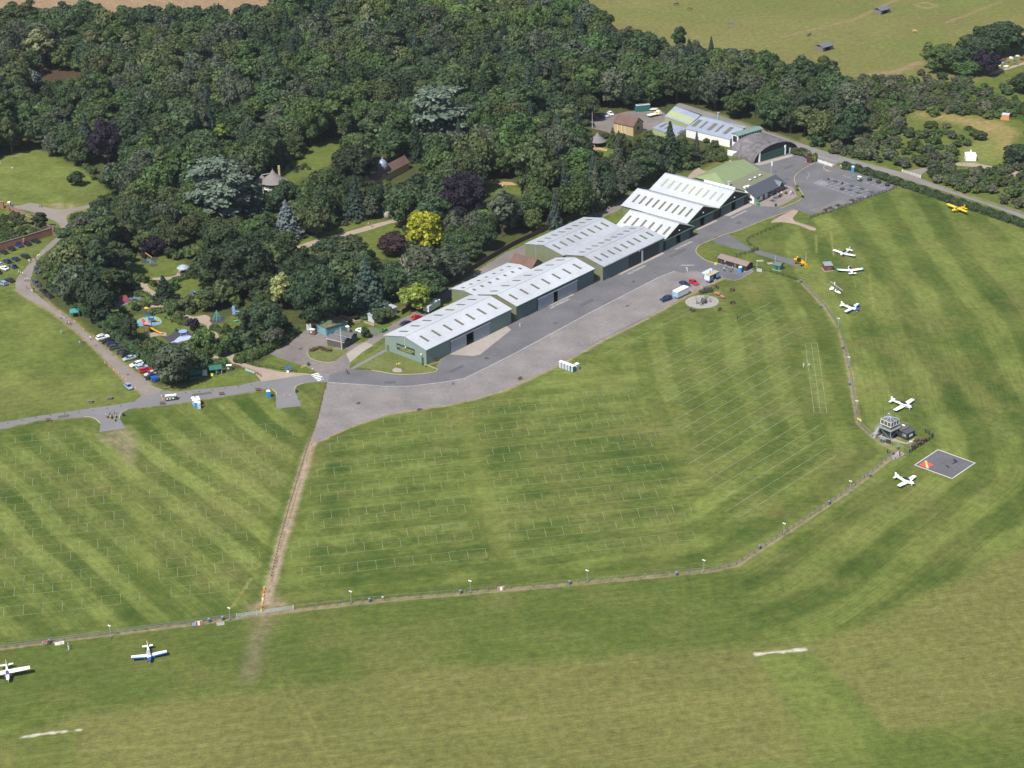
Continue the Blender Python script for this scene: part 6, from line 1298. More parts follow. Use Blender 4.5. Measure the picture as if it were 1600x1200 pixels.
# ------------------------------------------------------------------ vehicles
def paint(name,col,rough=.28): return mat('paint_'+name,col,rough,var=.02,spec=.6)
m_tyre=mat('tyre_rubber',(.015,.015,.016),.8); m_carg=mat('car_glass',(.012,.015,.02),.06,spec=.9,var=0); m_rim=mat('wheel_rim',(.30,.30,.32),.4,metal=.6)
m_tail=mat('tail_light_red',(.45,.01,.01),.3); m_head=mat('head_light',(.6,.6,.62),.15); m_ply=mat('yellow_number_plate',(.6,.42,.02),.5); m_plw=mat('white_number_plate',(.65,.65,.65),.5)
BODY=dict(  # x stations (front = +x): x, sill z, top z, half width ; then cabin polygon
 hatch=(4.0,.86,[(-2.0,.45,.86),(-1.9,.28,.98),(-1.0,.22,.98),(.7,.22,.95),(1.4,.24,.86),(1.92,.3,.70),(2.0,.42,.60)],[(-1.9,.95),(-1.55,1.42),(-.9,1.48),(.15,1.45),(.95,.93)]),
 saloon=(4.6,.89,[(-2.3,.45,.90),(-2.2,.3,.98),(-1.2,.22,.98),(.7,.22,.95),(1.6,.24,.86),(2.2,.3,.72),(2.3,.42,.6)],[(-1.75,.97),(-1.05,1.38),(-.5,1.42),(.2,1.40),(1.05,.93)]),
 estate=(4.6,.90,[(-2.3,.45,.92),(-2.22,.3,1.0),(-1.2,.22,1.0),(.8,.22,.97),(1.6,.24,.88),(2.2,.3,.74),(2.3,.42,.62)],[(-2.2,.98),(-1.95,1.45),(-1.0,1.52),(.2,1.48),(1.1,.95)]),
 suv=(4.6,.94,[(-2.3,.5,1.05),(-2.22,.36,1.14),(-1.2,.3,1.14),(.8,.3,1.12),(1.6,.32,1.06),(2.2,.36,.95),(2.3,.5,.75)],[(-2.2,1.12),(-2.0,1.68),(-1.0,1.76),(.2,1.73),(1.0,1.10)]),
 offroader=(4.3,.90,[(-2.15,.5,1.15),(-2.12,.42,1.2),(-1.2,.42,1.2),(.6,.42,1.2),(.75,.42,1.2),(2.0,.42,1.15),(2.12,.5,1.1)],[(-2.1,1.18),(-2.05,1.95),(-1.0,2.0),(.35,1.97),(.65,1.18)]))
CARS={}
def car_proto(kind,pm_,roof=None):
 L,hw,st,cabp=BODY[kind]
 r=empty('parked_car',(0,0,0),0)
 def f(m):
  secs=[]
  for x,z0,z1 in st:
   w_=hw*(.86 if abs(x)>L/2-.04 else .97 if abs(x)>L/2-.3 else 1)
   secs.append([(x,-w_*.94,z0),(x,-w_,z0+.12),(x,-w_,z1-.16),(x,-w_*.88,z1),(x,w_*.88,z1),(x,w_,z1-.16),(x,w_,z0+.12),(x,w_*.94,z0)])
  m.loft(secs)
 one('body',f,pm_,r,smooth_=False,bevel=.04)
 (xa,za),(xb,zb),(xc,zc),(xd,zd),(xe,ze)=cabp; wi,wo=hw*.68,hw*.88
 one('windows',lambda m: m.loft([[(xa,-wo,za-.03),(xa,wo,za-.03),(xa+.02,wo,za),(xa+.02,-wo,za)],[(xb,-wi-.06,za-.02),(xb,wi+.06,za-.02),(xb,wi,zb-.03),(xb,-wi,zb-.03)],[(xc,-wo,za-.02),(xc,wo,za-.02),(xc,wi,zc-.03),(xc,-wi,zc-.03)],[(xd,-wo,za-.02),(xd,wo,za-.02),(xd,wi,zd-.03),(xd,-wi,zd-.03)],[(xe,-wo,ze-.03),(xe,wo,ze-.03),(xe-.02,wo,ze),(xe-.02,-wo,ze)]]),m_carg,r)
 one('roof',lambda m: m.loft([[(xb-.02,-wi-.02,zb-.05),(xb-.02,wi+.02,zb-.05),(xb,wi,zb+.01),(xb,-wi,zb+.01)],[(xc,-wi-.02,zc-.04),(xc,wi+.02,zc-.04),(xc,wi-.02,zc+.03),(xc,-wi+.02,zc+.03)],[(xd+.02,-wi-.02,zd-.05),(xd+.02,wi+.02,zd-.05),(xd,wi,zd+.01),(xd,-wi,zd+.01)]]),roof or pm_,r)
 def pil(m):
  for s in (-1,1):
   for (p,q) in (((xa+.05,za),(xb,zb)),((xe-.05,ze),(xd,zd)),((xc+.35,za),(xc+.3,zc))): m.bar((p[0],s*wo*.985,p[1]),(q[0],s*(wi+.01),q[1]-.02),.07,.09)
 one('pillars',pil,pm_,r)
 for sx_ in (-1,1):
  for sy_ in (-1,1):
   o=one('wheel',lambda m: m.lathe([(.20,-.10),(.32,-.10),(.34,-.05),(.34,.05),(.32,.10),(.20,.10)],n=12),m_tyre,r); o.rotation_euler=(R(90),0,0); o.location=(sx_*L*.31,sy_*(hw-.08),.34)
   q=one('rim',lambda m: m.lathe([(.05,-.115),(.2,-.105),(.2,.105),(.05,.115)],n=8),m_rim,o)
 x=L/2-.03
 for s in (-1,1):
  one('tail_light',lambda m: m.cbox((-x-.0,s*hw*.78,.82),(.08,.22,.2)),m_tail,r); one('head_light',lambda m: m.cbox((x-.04,s*hw*.72,.62),(.12,.3,.13)),m_head,r)
 one('rear_number_plate',lambda m: m.cbox((-x-.03,0,.62),(.03,.5,.12)),m_ply,r); one('front_number_plate',lambda m: m.cbox((x+.03,0,.42),(.03,.5,.12)),m_plw,r)
 return r
def car(kind,pname,pcol,x,y,dx,dy,label,group,name=None,s=1.0):
 k=(kind,pname)
 if k not in CARS: o=CARS[k]=car_proto(kind,paint(pname,pcol))
 else: o=copy_tree(CARS[k])
 a=at(x-dx*.5,y-dy*.5); b_=at(x+dx*.5,y+dy*.5)
 place(o,at(x,y),math.atan2(b_[1]-a[1],b_[0]-a[0]),label,'car',group,s);
 return o
BLK,NVY,GRY,SIL,WHT,REDC,LBL,SGR,DGR=('black',(.012,.013,.017)),('navy',(.015,.025,.075)),('dark_grey',(.05,.055,.065)),('silver',(.36,.38,.42)),('white',(.72,.72,.73)),('red',(.42,.01,.015)),('light_blue',(.22,.42,.55)),('silver_green',(.26,.34,.33)),('silver_blue',(.20,.26,.37))
G1='cars parked on the grass below the garden wall'; G2='cars nosed in along the lane verge'
for kind,c,x,y,dx,dy,lb in (('hatch',BLK,6,396,-12,-5,'black hatchback nearest the left edge of the row by the wall'),('hatch',BLK,18,390.5,-12,-5,'small black hatchback third from the right edge side by the wall'),('suv',NVY,29.5,385,12,6,'blue off-road style car facing out from the wall row'),
 ('estate',BLK,41.5,382.5,-12,-5,'black estate second from the right in the wall row'),('saloon',BLK,55,378.5,-13,-4,'black saloon at the right end of the wall row'),('estate',BLK,39,402,-12,-6,'large black estate with a person in white at its tail'),('hatch',NVY,24,406.5,-12,-6,'navy hatchback in the middle row of the grass car park'),
 ('hatch',NVY,11,410,-12,-6,'dark blue hatchback with its boot open and a person behind'),('hatch',NVY,20.5,418,-11,-6,'bright navy hatchback below the one with its boot open'),('saloon',WHT,6.5,421,-12,-5,'white saloon among the dark cars on the grass'),('hatch',SIL,-2,415,-12,-5,'grey hatchback cut by the left picture edge'),
 ('hatch',BLK,-4,427,-12,-5,'black car just showing at the left edge below the white saloon'),('saloon',BLK,15,439.5,-13,-5,'black saloon alone near the lane bend'),('estate',DGR,4.5,444.5,-12,-6,'silver-blue estate left of the lone black saloon')): car(kind,*c,x,y,dx,dy,lb,G1)
for kind,c,x,y,dx,dy,lb in (('suv',GRY,58,424.5,4,10,'dark grey car half under the trees at the lane bend'),('offroader',GRY,57.5,446,9,8,'dark grey square off-roader on the verge of the lane bend'),('hatch',BLK,67.5,456,-10,-8,'black hatchback with raised boot on the verge'),('saloon',BLK,76.5,463.5,-11,-7,'black saloon behind the raised-boot hatchback'),
 ('suv',WHT,161,530,18,-5,'large white car with roof box at the top of the lane row'),('saloon',BLK,168.5,535,18,-5,'black saloon below the large white car'),('hatch',NVY,174.5,539.5,17,-5,'dark blue car between two black cars in the lane row'),('estate',GRY,180.5,544.5,18,-4,'dark grey estate before the first gap of the lane row'),
 ('estate',BLK,194,553,17,-1,'black estate after the first gap of the lane row'),('hatch',BLK,198,556.5,16,-4,'black hatchback touching the silver-green saloon'),('saloon',SGR,202.5,562,-19,5,'silver-green saloon facing the lane'),('estate',WHT,213.5,571.5,-18,5,'white hatchback facing the lane beside the light blue car'),
 ('hatch',LBL,222.5,576,17,-4,'light blue saloon between white and red cars'),('estate',REDC,228,580.5,18,-4,'bright red estate in the lane row'),('estate',SIL,236.5,586,-18,5,'silver car just below the red estate'),('hatch',BLK,235,591.5,-16,4,'dark car hidden between silver car and blue van')): car(kind,*c,x,y,dx,dy,lb,G2)
car('hatch',*DGR,201.3,606.5,9,7,'silver-blue hatchback alone on the grass by the junction','cars near the junction')
car('hatch',*REDC,1084,443.5,14,6,'red hatchback parked by the exhibition trailer','cars on the apron edge'); car('saloon',*NVY,1070,445.5,14,6,'dark navy saloon behind the white box trailer','cars on the apron edge')
car('suv',*NVY,1040.5,469.5,-14,5,'navy tow car coupled to the white box trailer','cars on the apron edge')
GY='cars in the upper yard'
for kind,c,x,y,dx,dy,lb in (('hatch',REDC,927.5,183.5,8,3,'red hatchback at the left end of the upper yard'),('estate',SIL,945,182,9,3,'silver estate in the upper yard'),('hatch',WHT,954,179.5,6,4,'white hatchback at the back of the upper yard'),('saloon',NVY,988.5,191,8,2,'blue saloon behind the yellow brick house'),('hatch',REDC,994,194.5,8,3,'red hatchback behind the yellow brick house'),('saloon',BLK,926,197,3,5,'black car left of the flagpole in the upper yard'),('hatch',WHT,913.5,182,8,1,'white car almost hidden by trees at the upper yard')): car(kind,*c,x,y,dx,dy,lb,GY)
car('hatch',*REDC,651,498,12,-5,'dark red hatchback on the verge behind the end hangar','cars behind the end hangar'); car('saloon',*NVY,634,507.5,12,-5,'dark blue car on the verge behind the end hangar','cars behind the end hangar'); car('saloon',*WHT,565.5,519.5,13,4,'white sports saloon by the timber shed','cars behind the end hangar')
for i,o in enumerate([c for c in COL.objects if c.get('label') and 'boot' in c['label'] and 'behind' not in c['label'][:5]]):
 if 'boot open' in o['label'] or 'raised boot on' in o['label']: one('raised_boot',lambda m: m.hexa([(-2.3,-.6,1.75),(-1.5,-.6,1.42),(-1.5,.6,1.42),(-2.3,.6,1.75)],[(-2.3,-.6,1.8),(-1.5,-.6,1.47),(-1.5,.6,1.47),(-2.3,.6,1.8)]),paint('black',BLK[1]),o)
w1_=[c for c in COL.objects if c.get('label')=='large white car with roof box at the top of the lane row'][0]; one('roof_box',lambda m: m.hexa([(-1.5,-.4,1.85),(.4,-.4,1.85),(.4,.4,1.85),(-1.5,.4,1.85)],[(-1.4,-.3,2.15),(.2,-.3,2.1),(.2,.3,2.1),(-1.4,.3,2.15)]),m_gut,w1_)
def heading(x,y,dx,dy):
 a=at(x-dx*.5,y-dy*.5); b_=at(x+dx*.5,y+dy*.5); return math.atan2(b_[1]-a[1],b_[0]-a[0])
def wheels(root,pts,r=.4,w_=.22,name='wheel'):
 for (x,y) in pts:
  o=one(name,lambda m: m.lathe([(r*.5,-w_/2),(r*.95,-w_/2),(r,-w_/4),(r,w_/4),(r*.95,w_/2),(r*.5,w_/2)],n=12),m_tyre,root); o.rotation_euler=(R(90),0,0); o.location=(x,y,r)
  one('hub',lambda m: m.lathe([(.02,-w_/2-.02),(r*.5,-w_/2-.005),(r*.5,w_/2+.005),(.02,w_/2+.02)],n=8),m_rim,o)
v=empty('vintage_van',at(246.5,595),heading(246.5,595,20,-4),'bright blue vintage van at the bottom of the lane row','van'); m_vb=paint('royal_blue',(.012,.07,.33))
one('body',lambda m: (m.loft([[(x,-.8,.55),(x,-.85,1.4),(x,-.6,1.85 if x<.3 else 1.75),(x,.6,1.85 if x<.3 else 1.75),(x,.85,1.4),(x,.8,.55)] for x in (-2.1,-1.0,.3)])),m_vb,v)
one('bonnet',lambda m: m.loft([[(x,-w_,.5),(x,-w_,.95),(x,-w_*.5,z_),(x,w_*.5,z_),(x,w_,.95),(x,w_,.5)] for x,w_,z_ in ((.31,.62,1.2),(1.6,.42,1.1))]),m_vb,v)
one('mudguards',lambda m: [m.ball((x,s*.78,.45),.42,8,5,0,(1.25,.4,.9)) for x in (-1.3,1.3) for s in (-1,1)],m_vb,v); wheels(v,[(x,s*.82) for x in (-1.3,1.3) for s in (-1,1)],.34,.14)
one('windscreen',lambda m: m.box(.3,.36,-.6,.6,1.22,1.68),m_carg,v)
for s in (-1,1): one('head_light',lambda m: m.ball((1.65,s*.5,.9),.13,6,4),m_head,v)
v=empty('military_vehicle',at(1102,457),heading(1102,457,-17,3),'olive drab military off-roader with slatted canvas top','off-roader'); m_od=mat('olive_drab',(.050,.062,.030),.7,var=.08)
one('body',lambda m: (m.box(-2.3,1.3,-.82,.82,.45,1.15),m.box(1.301,2.1,-.55,.55,.5,1.12)),m_od,v); one('bonnet',lambda m: m.box(.6,2.0,-.5,.5,1.155,1.25),m_od,v)
one('canvas_top',lambda m: m.loft([[(x,-.78,1.16),(x,-.74,1.9),(x,-.6,2.02),(x,.6,2.02),(x,.74,1.9),(x,.78,1.16)] for x in (-2.28,-1.0,-.1)]),mat('canvas_drab',(.065,.068,.045),.9,var=.12,stripes=(0,.5,.35)),v)
one('cab',lambda m: m.loft([[(-.08,-.78,1.16),(-.08,-.7,1.85),(-.08,.7,1.85),(-.08,.78,1.16)],[(.5,-.78,1.16),(.35,-.7,1.85),(.35,.7,1.85),(.5,.78,1.16)]]),m_od,v); one('windscreen',lambda m: m.hexa([(.52,-.65,1.2),(.56,-.65,1.2),(.56,.65,1.2),(.52,.65,1.2)],[(.37,-.6,1.8),(.41,-.6,1.8),(.41,.6,1.8),(.37,.6,1.8)]),m_carg,v)
one('front_wings',lambda m: (m.box(1.1,2.15,-.9,-.56,.75,1.0),m.box(1.1,2.15,.56,.9,.75,1.0)),m_od,v); wheels(v,[(x,s*.78) for x in (-1.4,1.6) for s in (-1,1)],.42,.24)
def boxtrailer(name,label,P,a_,L,wd,h,m_side,m_top,cat):
 t_=empty(name,P,a_,label,cat)
 one('box',lambda m: m.box(-L/2,L/2,-wd/2,wd/2,.75,h),m_side,t_); one('roof',lambda m: m.box(-L/2-.04,L/2+.04,-wd/2-.04,wd/2+.04,h+.002,h+.1),m_top,t_)
 wheels(t_,[(x,s*(wd/2-.25)) for x in (-.6,.4) for s in (-1,1)],.36,.22); one('drawbar',lambda m: m.bar((-L/2-1.1,0,.5),(-L/2,0,.6),.12,.12),m_metal,t_); return t_
m_pan=mat('pale_blue_panel',(.20,.36,.62),.5)
t_=boxtrailer('box_trailer','long white box trailer with blue front panel on the apron',at(1063.5,462.5),heading(1063.5,462.5,24,-12),6.4,2.3,2.75,mat('cream_white',(.60,.63,.60),.5,var=.03),m_white,'trailer')
one('front_panel',lambda m: m.box(-3.26,-3.205,-1.1,1.1,.9,2.6),m_pan,t_); one('skirt',lambda m: m.box(-3.1,3.1,-1.2,-1.155,.5,.95),mat('skirt_blue',(.35,.45,.55),.5),t_)
t_=boxtrailer('exhibition_trailer','blue and white exhibition trailer with raised awning and flags',at(1112,438.5),heading(1112,438.5,24,-12),5.6,2.3,2.9,mat('trailer_navy',(.05,.09,.22),.5,var=.1),mat('tan_roof',(.34,.29,.20),.8,var=.1),'trailer')
one('front_panel',lambda m: m.box(-2.86,-2.805,-1.1,1.1,1.3,2.8),m_white,t_); one('front_panel_lower',lambda m: m.box(-2.86,-2.805,-1.1,1.1,.8,1.28),m_pan,t_)
one('raised_awning',lambda m: m.hexa([(-2.8,1.2,2.95),(2.8,1.2,2.95),(2.8,2.6,3.3),(-2.8,2.6,3.3)],[(-2.8,1.2,3.0),(2.8,1.2,3.0),(2.8,2.6,3.35),(-2.8,2.6,3.35)]),mat('awning_pale',(.42,.46,.58),.6),t_)
one('awning_stripe',lambda m: m.box(-2.7,2.7,1.16,1.6,2.0,2.9),mat('awning_blue',(.06,.09,.35),.5),t_)
one('open_doorway',lambda m: m.box(-.4,.9,-1.19,-1.155,.8,2.6),m_dark,t_); one('side_poster',lambda m: m.box(1.2,2.6,-1.2,-1.155,1.1,2.6),m_pan,t_); one('side_poster',lambda m: m.box(-2.5,-.8,-1.2,-1.155,1.0,2.4),mat('poster_grey',(.16,.24,.28),.5),t_)
one('steps',lambda m: (m.box(-.3,.8,-1.7,-1.21,0,.4),m.box(-.3,.8,-1.45,-1.205,.4,.7)),m_metal,t_); one('flag',lambda m: (m.tube((-1.3,0,3),(-1.3,0,4.6),.03),m.box(-1.3,-.9,-.02,.02,3.3,4.6)),mat('sky_flag',(.16,.45,.62),.6),t_)
one('flag',lambda m: (m.tube((2.4,1.1,3),(2.4,1.1,3.9),.03),m.add([(2.4,1.1,3.1),(2.4,1.1,3.9),(1.3,1.1,3.1),(2.4,1.12,3.1),(2.4,1.12,3.9),(1.3,1.12,3.1)],[(0,1,2),(3,5,4)])),m_pan,t_)
t_=boxtrailer('display_trailer','white enclosed trailer on the verge behind the end hangar',at(675,484.5),heading(675,484.5,20,-12),7.0,2.4,2.9,mat('cream_white',(.60,.63,.60),.5),m_white,'trailer')
for x,y,dx,dy,lb in ((656.8,563.5,20,7,'dark green round-topped catering trailer on the hangar lawn'),):
 g=empty('catering_trailer',at(x,y),UA-R(90)+R(0),lb,'trailer','green catering trailers')
 def f(m): m.loft([[(x_,-1.0,.6)]+[(x_,1.0*math.cos(math.pi-t_*math.pi/8),1.35+.85*math.sin(t_*math.pi/8)) for t_ in range(9)]+[(x_,1.0,.6)] for x_ in (-1.9,1.9)])
 one('shell',f,m_dgreen,g); one('stripe',lambda m: (m.box(-1.9,1.9,-1.03,-1.002,1.25,1.35)),m_white,g); wheels(g,[(0,-.95),(0,.95)],.33,.2); one('serving_hatch',lambda m: m.box(-1.93,-1.905,-.5,.5,1.0,1.9),m_dark,g)
def market(name,label,x,y,L,a_):
 g=empty(name,at(x,y),a_,label,'catering stall','green catering stalls');
 one('back',lambda m: (m.box(-L/2,L/2,.9,1.0,0,2.1),m.box(-L/2,-L/2+.08,-.6,.9,0,2.1),m.box(L/2-.08,L/2,-.6,.9,0,2.1),m.box(-L/2+.08,L/2-.08,-.6,-.52,0,.95)),m_dgreen,g)
 one('canopy',lambda m: m.hexa([(-L/2-.2,-1.3,2.05),(L/2+.2,-1.3,2.05),(L/2+.2,1.1,2.65),(-L/2-.2,1.1,2.65)],[(-L/2-.2,-1.3,2.12),(L/2+.2,-1.3,2.12),(L/2+.2,1.1,2.72),(-L/2-.2,1.1,2.72)]),mat('tarpaulin_green',(.03,.12,.085),.35,var=.3,scale=2),g); return g
market('catering_stall','green catering stall at the left of the hedge bank',306,591,4.2,R(14)); market('catering_stall','open-fronted green stall with yellow board before it',337.5,584,3.8,R(14))
o=one('grey_cabinet',lambda m: m.box(-.9,.9,-.6,.6,0,1.9),m_gut,loc=at(319.5,586),rz=R(14)); T(o,'grey metal cabinet between the two green stalls','cabinet')
def gazebo(name,label,P,w_,h,mroof,posts=True,a_=0,walls=None,peak=1.0,cat='tent'):
 g=empty(name,P,a_,label,cat)
 one('canopy',lambda m: m.add([(-w_,-w_,h),(w_,-w_,h),(w_,w_,h),(-w_,w_,h),(0,0,h+peak),(-w_,-w_,h-.25),(w_,-w_,h-.25),(w_,w_,h-.25),(-w_,w_,h-.25)],[(0,1,4),(1,2,4),(2,3,4),(3,0,4),(0,5,6,1),(1,6,7,2),(2,7,8,3),(3,8,5,0)]),mroof,g)
 for sx_ in (-1,1):
  for sy_ in (-1,1): one('leg',lambda m: m.tube((sx_*(w_-.05),sy_*(w_-.05),0),(sx_*(w_-.05),sy_*(w_-.05),h-.02),.04),m_metal,g)
 if walls: one('side_wall',lambda m: (m.box(-w_+.1,w_-.1,-w_+.02,-w_+.06,0,h-.2),m.box(-w_+.1,w_-.1,w_-.06,w_-.02,0,h-.2),m.box(-w_+.02,-w_+.06,-w_+.1,w_-.1,0,h-.2),m.box(w_-.06,w_-.02,-w_+.1,w_-.1,0,h-.2)),walls,g)
 return g
gazebo('gazebo_tent','green pop-up gazebo tent on the lane verge',at(117,494),1.6,2.1,mat('teal_fabric',(.03,.20,.19),.7),a_=R(12))
g=gazebo('marquee','small white peaked marquee beside the caravan track',at(1516,249),2.2,2.4,mat('white_fabric',(.78,.78,.80),.7,var=.02),walls=MATS.get('white_fabric') or m_white,peak=.9,a_=R(-6)); one('peak',lambda m: m.lathe([(.75,2.75),(.28,3.5),(.05,4.4)],n=8),MATS['white_fabric'],g)
g=empty('play_gazebo',at(287,427),0,'round blue-grey roofed gazebo at the end of the play path','gazebo'); one('roof',lambda m: m.lathe([(.1,3.5),(1.4,3.0),(2.4,2.3),(2.35,2.2),(.1,2.3)],n=10),mat('zinc_roof',(.27,.31,.37),.5),g)
for k in range(6): t_=k*math.pi/3; one('post',lambda m: m.tube((1.9*math.cos(t_),1.9*math.sin(t_),0),(1.9*math.cos(t_),1.9*math.sin(t_),2.4),.08),m_wood,g)
one('bench',lambda m: m.lathe([(1.2,.0),(1.2,.45),(1.5,.45),(1.5,0)],n=10),m_wood,g)
o=empty('brick_water_tank',at(1571,186),R(-25),'orange brick box with grey lid standing in dry grass','tank'); one('walls',lambda m: m.hexa([(-2,-1.6,0),(2,-1.6,0),(2,1.6,0),(-2,1.6,0)],[(-1.6,-1.3,2.2),(1.6,-1.3,2.2),(1.6,1.3,2.2),(-1.6,1.3,2.2)]),mat('orange_brick',(.42,.17,.08),.9,var=.12),o); one('lid',lambda m: m.box(-1.6,1.6,-1.3,1.3,2.202,2.45),m_gut,o)
o=empty('green_container',at(1004,173),heading(1004,173,20,-2),'dark green container with grey roof at the wood edge','container'); one('box',lambda m: m.hexa([(-3.4,-1.3,.2),(3.4,-1.3,.2),(3.4,1.3,.2),(-3.4,1.3,.2)],[(-3.2,-1.2,2.9),(3.2,-1.2,2.9),(3.2,1.2,2.9),(-3.2,1.2,2.9)]),mat('container_green',(.02,.12,.10),.6,stripes=(0,.5,.2)),o); one('roof',lambda m: m.box(-3.25,3.25,-1.25,1.25,2.902,3.05),m_gut,o)
v=empty('flatbed_lorry',at(1022.5,181.5),heading(1022.5,181.5,18,-4),'white flatbed lorry in the upper yard','lorry'); one('flatbed',lambda m: m.box(-3.4,1.6,-1.1,1.1,.95,1.2),m_white,v); one('cab',lambda m: m.loft([[(1.75,-1,.5),(1.75,-1,2.3),(1.75,1,2.3),(1.75,1,.5)],[(3.0,-1,.5),(2.9,-1,2.2),(2.9,1,2.2),(3.0,1,.5)],[(3.5,-1,.5),(3.4,-1,1.3),(3.4,1,1.3),(3.5,1,.5)]]),m_white,v); one('windscreen',lambda m: m.hexa([(3.0,-.85,2.1),(3.4,-.85,1.38),(3.4,.85,1.38),(3.0,.85,2.1)],[(3.05,-.85,2.14),(3.46,-.85,1.42),(3.46,.85,1.42),(3.05,.85,2.14)]),m_carg,v); one('yellow_load',lambda m: m.box(.3,1.5,-.7,.7,1.21,1.9),mat('load_yellow',(.65,.45,.05),.6),v); wheels(v,[(x,s*.95) for x in (-2.2,2.5) for s in (-1,1)],.45,.3)
v=empty('boat_trailer',at(1020,172.5),R(5),'pale upturned boat on a low trailer at the wood edge','boat'); one('hull',lambda m: m.loft([[(x,-w_,.5),(x,-w_*.7,1.0),(x,w_*.7,1.0),(x,w_,.5)] for x,w_ in ((-2.2,.5),(0,.9),(1.6,.7),(2.4,.1))]),mat('hull_cream',(.5,.45,.38),.6),v); wheels(v,[(-.3,-.8),(-.3,.8)],.3,.18)
m_jcb=mat('machine_yellow',(.62,.33,.01),.45,var=.04); v=empty('telehandler',at(1250,413),heading(1250,413,18,9),'yellow telescopic loader with its boom lowered, parked on the grass','loader')
one('chassis',lambda m: (m.box(-2.4,2.0,-.65,.65,.6,1.2),m.box(-2.6,-1.2,-.9,-.2,1.2,1.7)),m_jcb,v); one('boom',lambda m: (m.bar((-2.3,.35,2.1),(2.4,.35,1.2),.42,.42),m.bar((2.3,.35,1.2),(3.3,.35,.5),.3,.3)),m_jcb,v); one('cab',lambda m: m.loft([[(x,-1.0,1.2),(x,-.95,2.5),(x,-.1,2.5),(x,-.05,1.2)] for x in (-.7,.6)]),m_carg,v); one('cab_roof',lambda m: m.box(-.75,.65,-1.0,-.05,2.502,2.6),mat('machine_black',(.03,.03,.03),.5),v)
one('engine_cover',lambda m: m.box(-2.3,.2,-.2,.12,1.21,1.75),m_jcb,v); one('fork_carriage',lambda m: (m.box(3.2,3.4,-.6,.9,.1,1.1),m.box(3.4,4.4,-.35,-.25,.1,.18),m.box(3.4,4.4,.55,.65,.1,.18)),m_jcb,v)
for x in (-1.6,1.4):
 for s in (-1,1): o=one('wheel',lambda m: m.lathe([(.3,-.2),(.6,-.2),(.62,0),(.6,.2),(.3,.2)],n=12),m_tyre,v); o.rotation_euler=(R(90),0,0); o.location=(x,s*.95,.62); one('hub',lambda m: m.lathe([(.02,-.22),(.3,-.21),(.3,.21),(.02,.22)],n=8),m_jcb,o)
def golfcart(label,x,y,dx,dy,seats=1,col=None,scale=1):
 v=empty('golf_cart',at(x,y),heading(x,y,dx,dy),label,'golf cart','golf carts'); L=2.2+.9*(seats-1); m_=col or m_dgreen
 one('body',lambda m: (m.box(-L/2,L/2-.5,-.6,.6,.3,.55),m.loft([[(L/2-.5,-.6,.3),(L/2-.5,-.6,.95),(L/2-.5,.6,.95),(L/2-.5,.6,.3)],[(L/2,-.5,.3),(L/2,-.5,.6),(L/2,.5,.6),(L/2,.5,.3)]])),m_,v)
 for k in range(seats): one('seat',lambda m: (m.box(-L/2+.5+k*.95,-L/2+.95+k*.95,-.55,.55,.552,.85),m.box(-L/2+.38+k*.95,-L/2+.5+k*.95,-.55,.55,.56,1.2)),mat('cream_seat',(.6,.55,.42),.6),v)
 one('roof',lambda m: m.box(-L/2+.1,L/2-.35,-.6,.6,1.75,1.83),m_white,v)
 for a in (-L/2+.2,L/2-.5):
  for s in (-1,1): one('roof_post',lambda m: m.tube((a,s*.55,.55),(a,s*.55,1.75),.025),m_tyre,v)
 wheels(v,[(a,s*.55) for a in (-L/2+.35,L/2-.45) for s in (-1,1)],.24,.16)
golfcart('long six-seat golf cart with white canopy on the road',268,625,18,-2,3); golfcart('green golf cart with white canopy by the play entrance',359,578,12,-1); golfcart('golf cart with cream roof in the car park',1343,282.5,10,4,1); golfcart('old golf cart with white canopy by the blue shed',489,522,10,2,1,mat('rust_red',(.16,.07,.05),.6))
v=empty('garden_tractor',at(600,518),R(40),'bright green lawn tractor beside the lane','tractor'); one('body',lambda m: (m.box(-1.2,.2,-.5,.5,.4,.8),m.box(.201,1.3,-.3,.3,.4,.95)),mat('tractor_green',(.03,.28,.05),.4),v); one('seat',lambda m: m.box(-.7,-.3,-.2,.2,.81,1.2),m_dark,v); wheels(v,[(-.8,-.55),(-.8,.55)],.42,.25); wheels(v,[(.9,-.4),(.9,.4)],.26,.16)
def motorbike(label,x,y,a_,col,rider=None):
 v=empty('motorbike',at(x,y),a_,label,'motorbike','motorbikes at the road mouth' if x<400 else 'motorbikes in the visitor car park')
 one('frame',lambda m: (m.bar((-.5,0,.75),(.35,0,.8),.28,.3),m.box(-.3,.3,-.16,.16,.3,.62),m.bar((.35,0,1.0),(.68,0,.35),.1,.1)),col,v); one('seat',lambda m: m.bar((-.75,0,.88),(-.05,0,.86),.26,.12),m_tyre,v); one('handlebar',lambda m: m.bar((.36,-.38,1.06),(.36,.38,1.06),.05,.05),m_metal,v)
 for xx in (-.7,.7): o=one('wheel',lambda m: m.lathe([(.2,-.06),(.31,-.06),(.32,0),(.31,.06),(.2,.06)],n=12),m_tyre,v); o.rotation_euler=(R(90),0,0); o.location=(xx,0,.32)
 return v
MY=mat('bike_yellow',(.55,.38,.02),.4); MP=mat('bike_purple',(.16,.07,.40),.4)
for x,y,lb,c in ((167,652,'leftmost motorbike of the group at the road mouth',MY),(173,653,'second motorbike from the left in the riders group',MY),(176,654,'middle black motorbike of the riders group',m_tyre),(179,657,'lowest motorbike of the riders group',m_metal),(180.5,652,'rightmost motorbike of the riders group',MY)): motorbike(lb,x,y,R(-60),c)
motorbike('purple motorbike in the hatched car park bay',1294,281,R(100),MP); motorbike('purple and grey motorbike in a far bay',1316,287.5,R(60),MP)
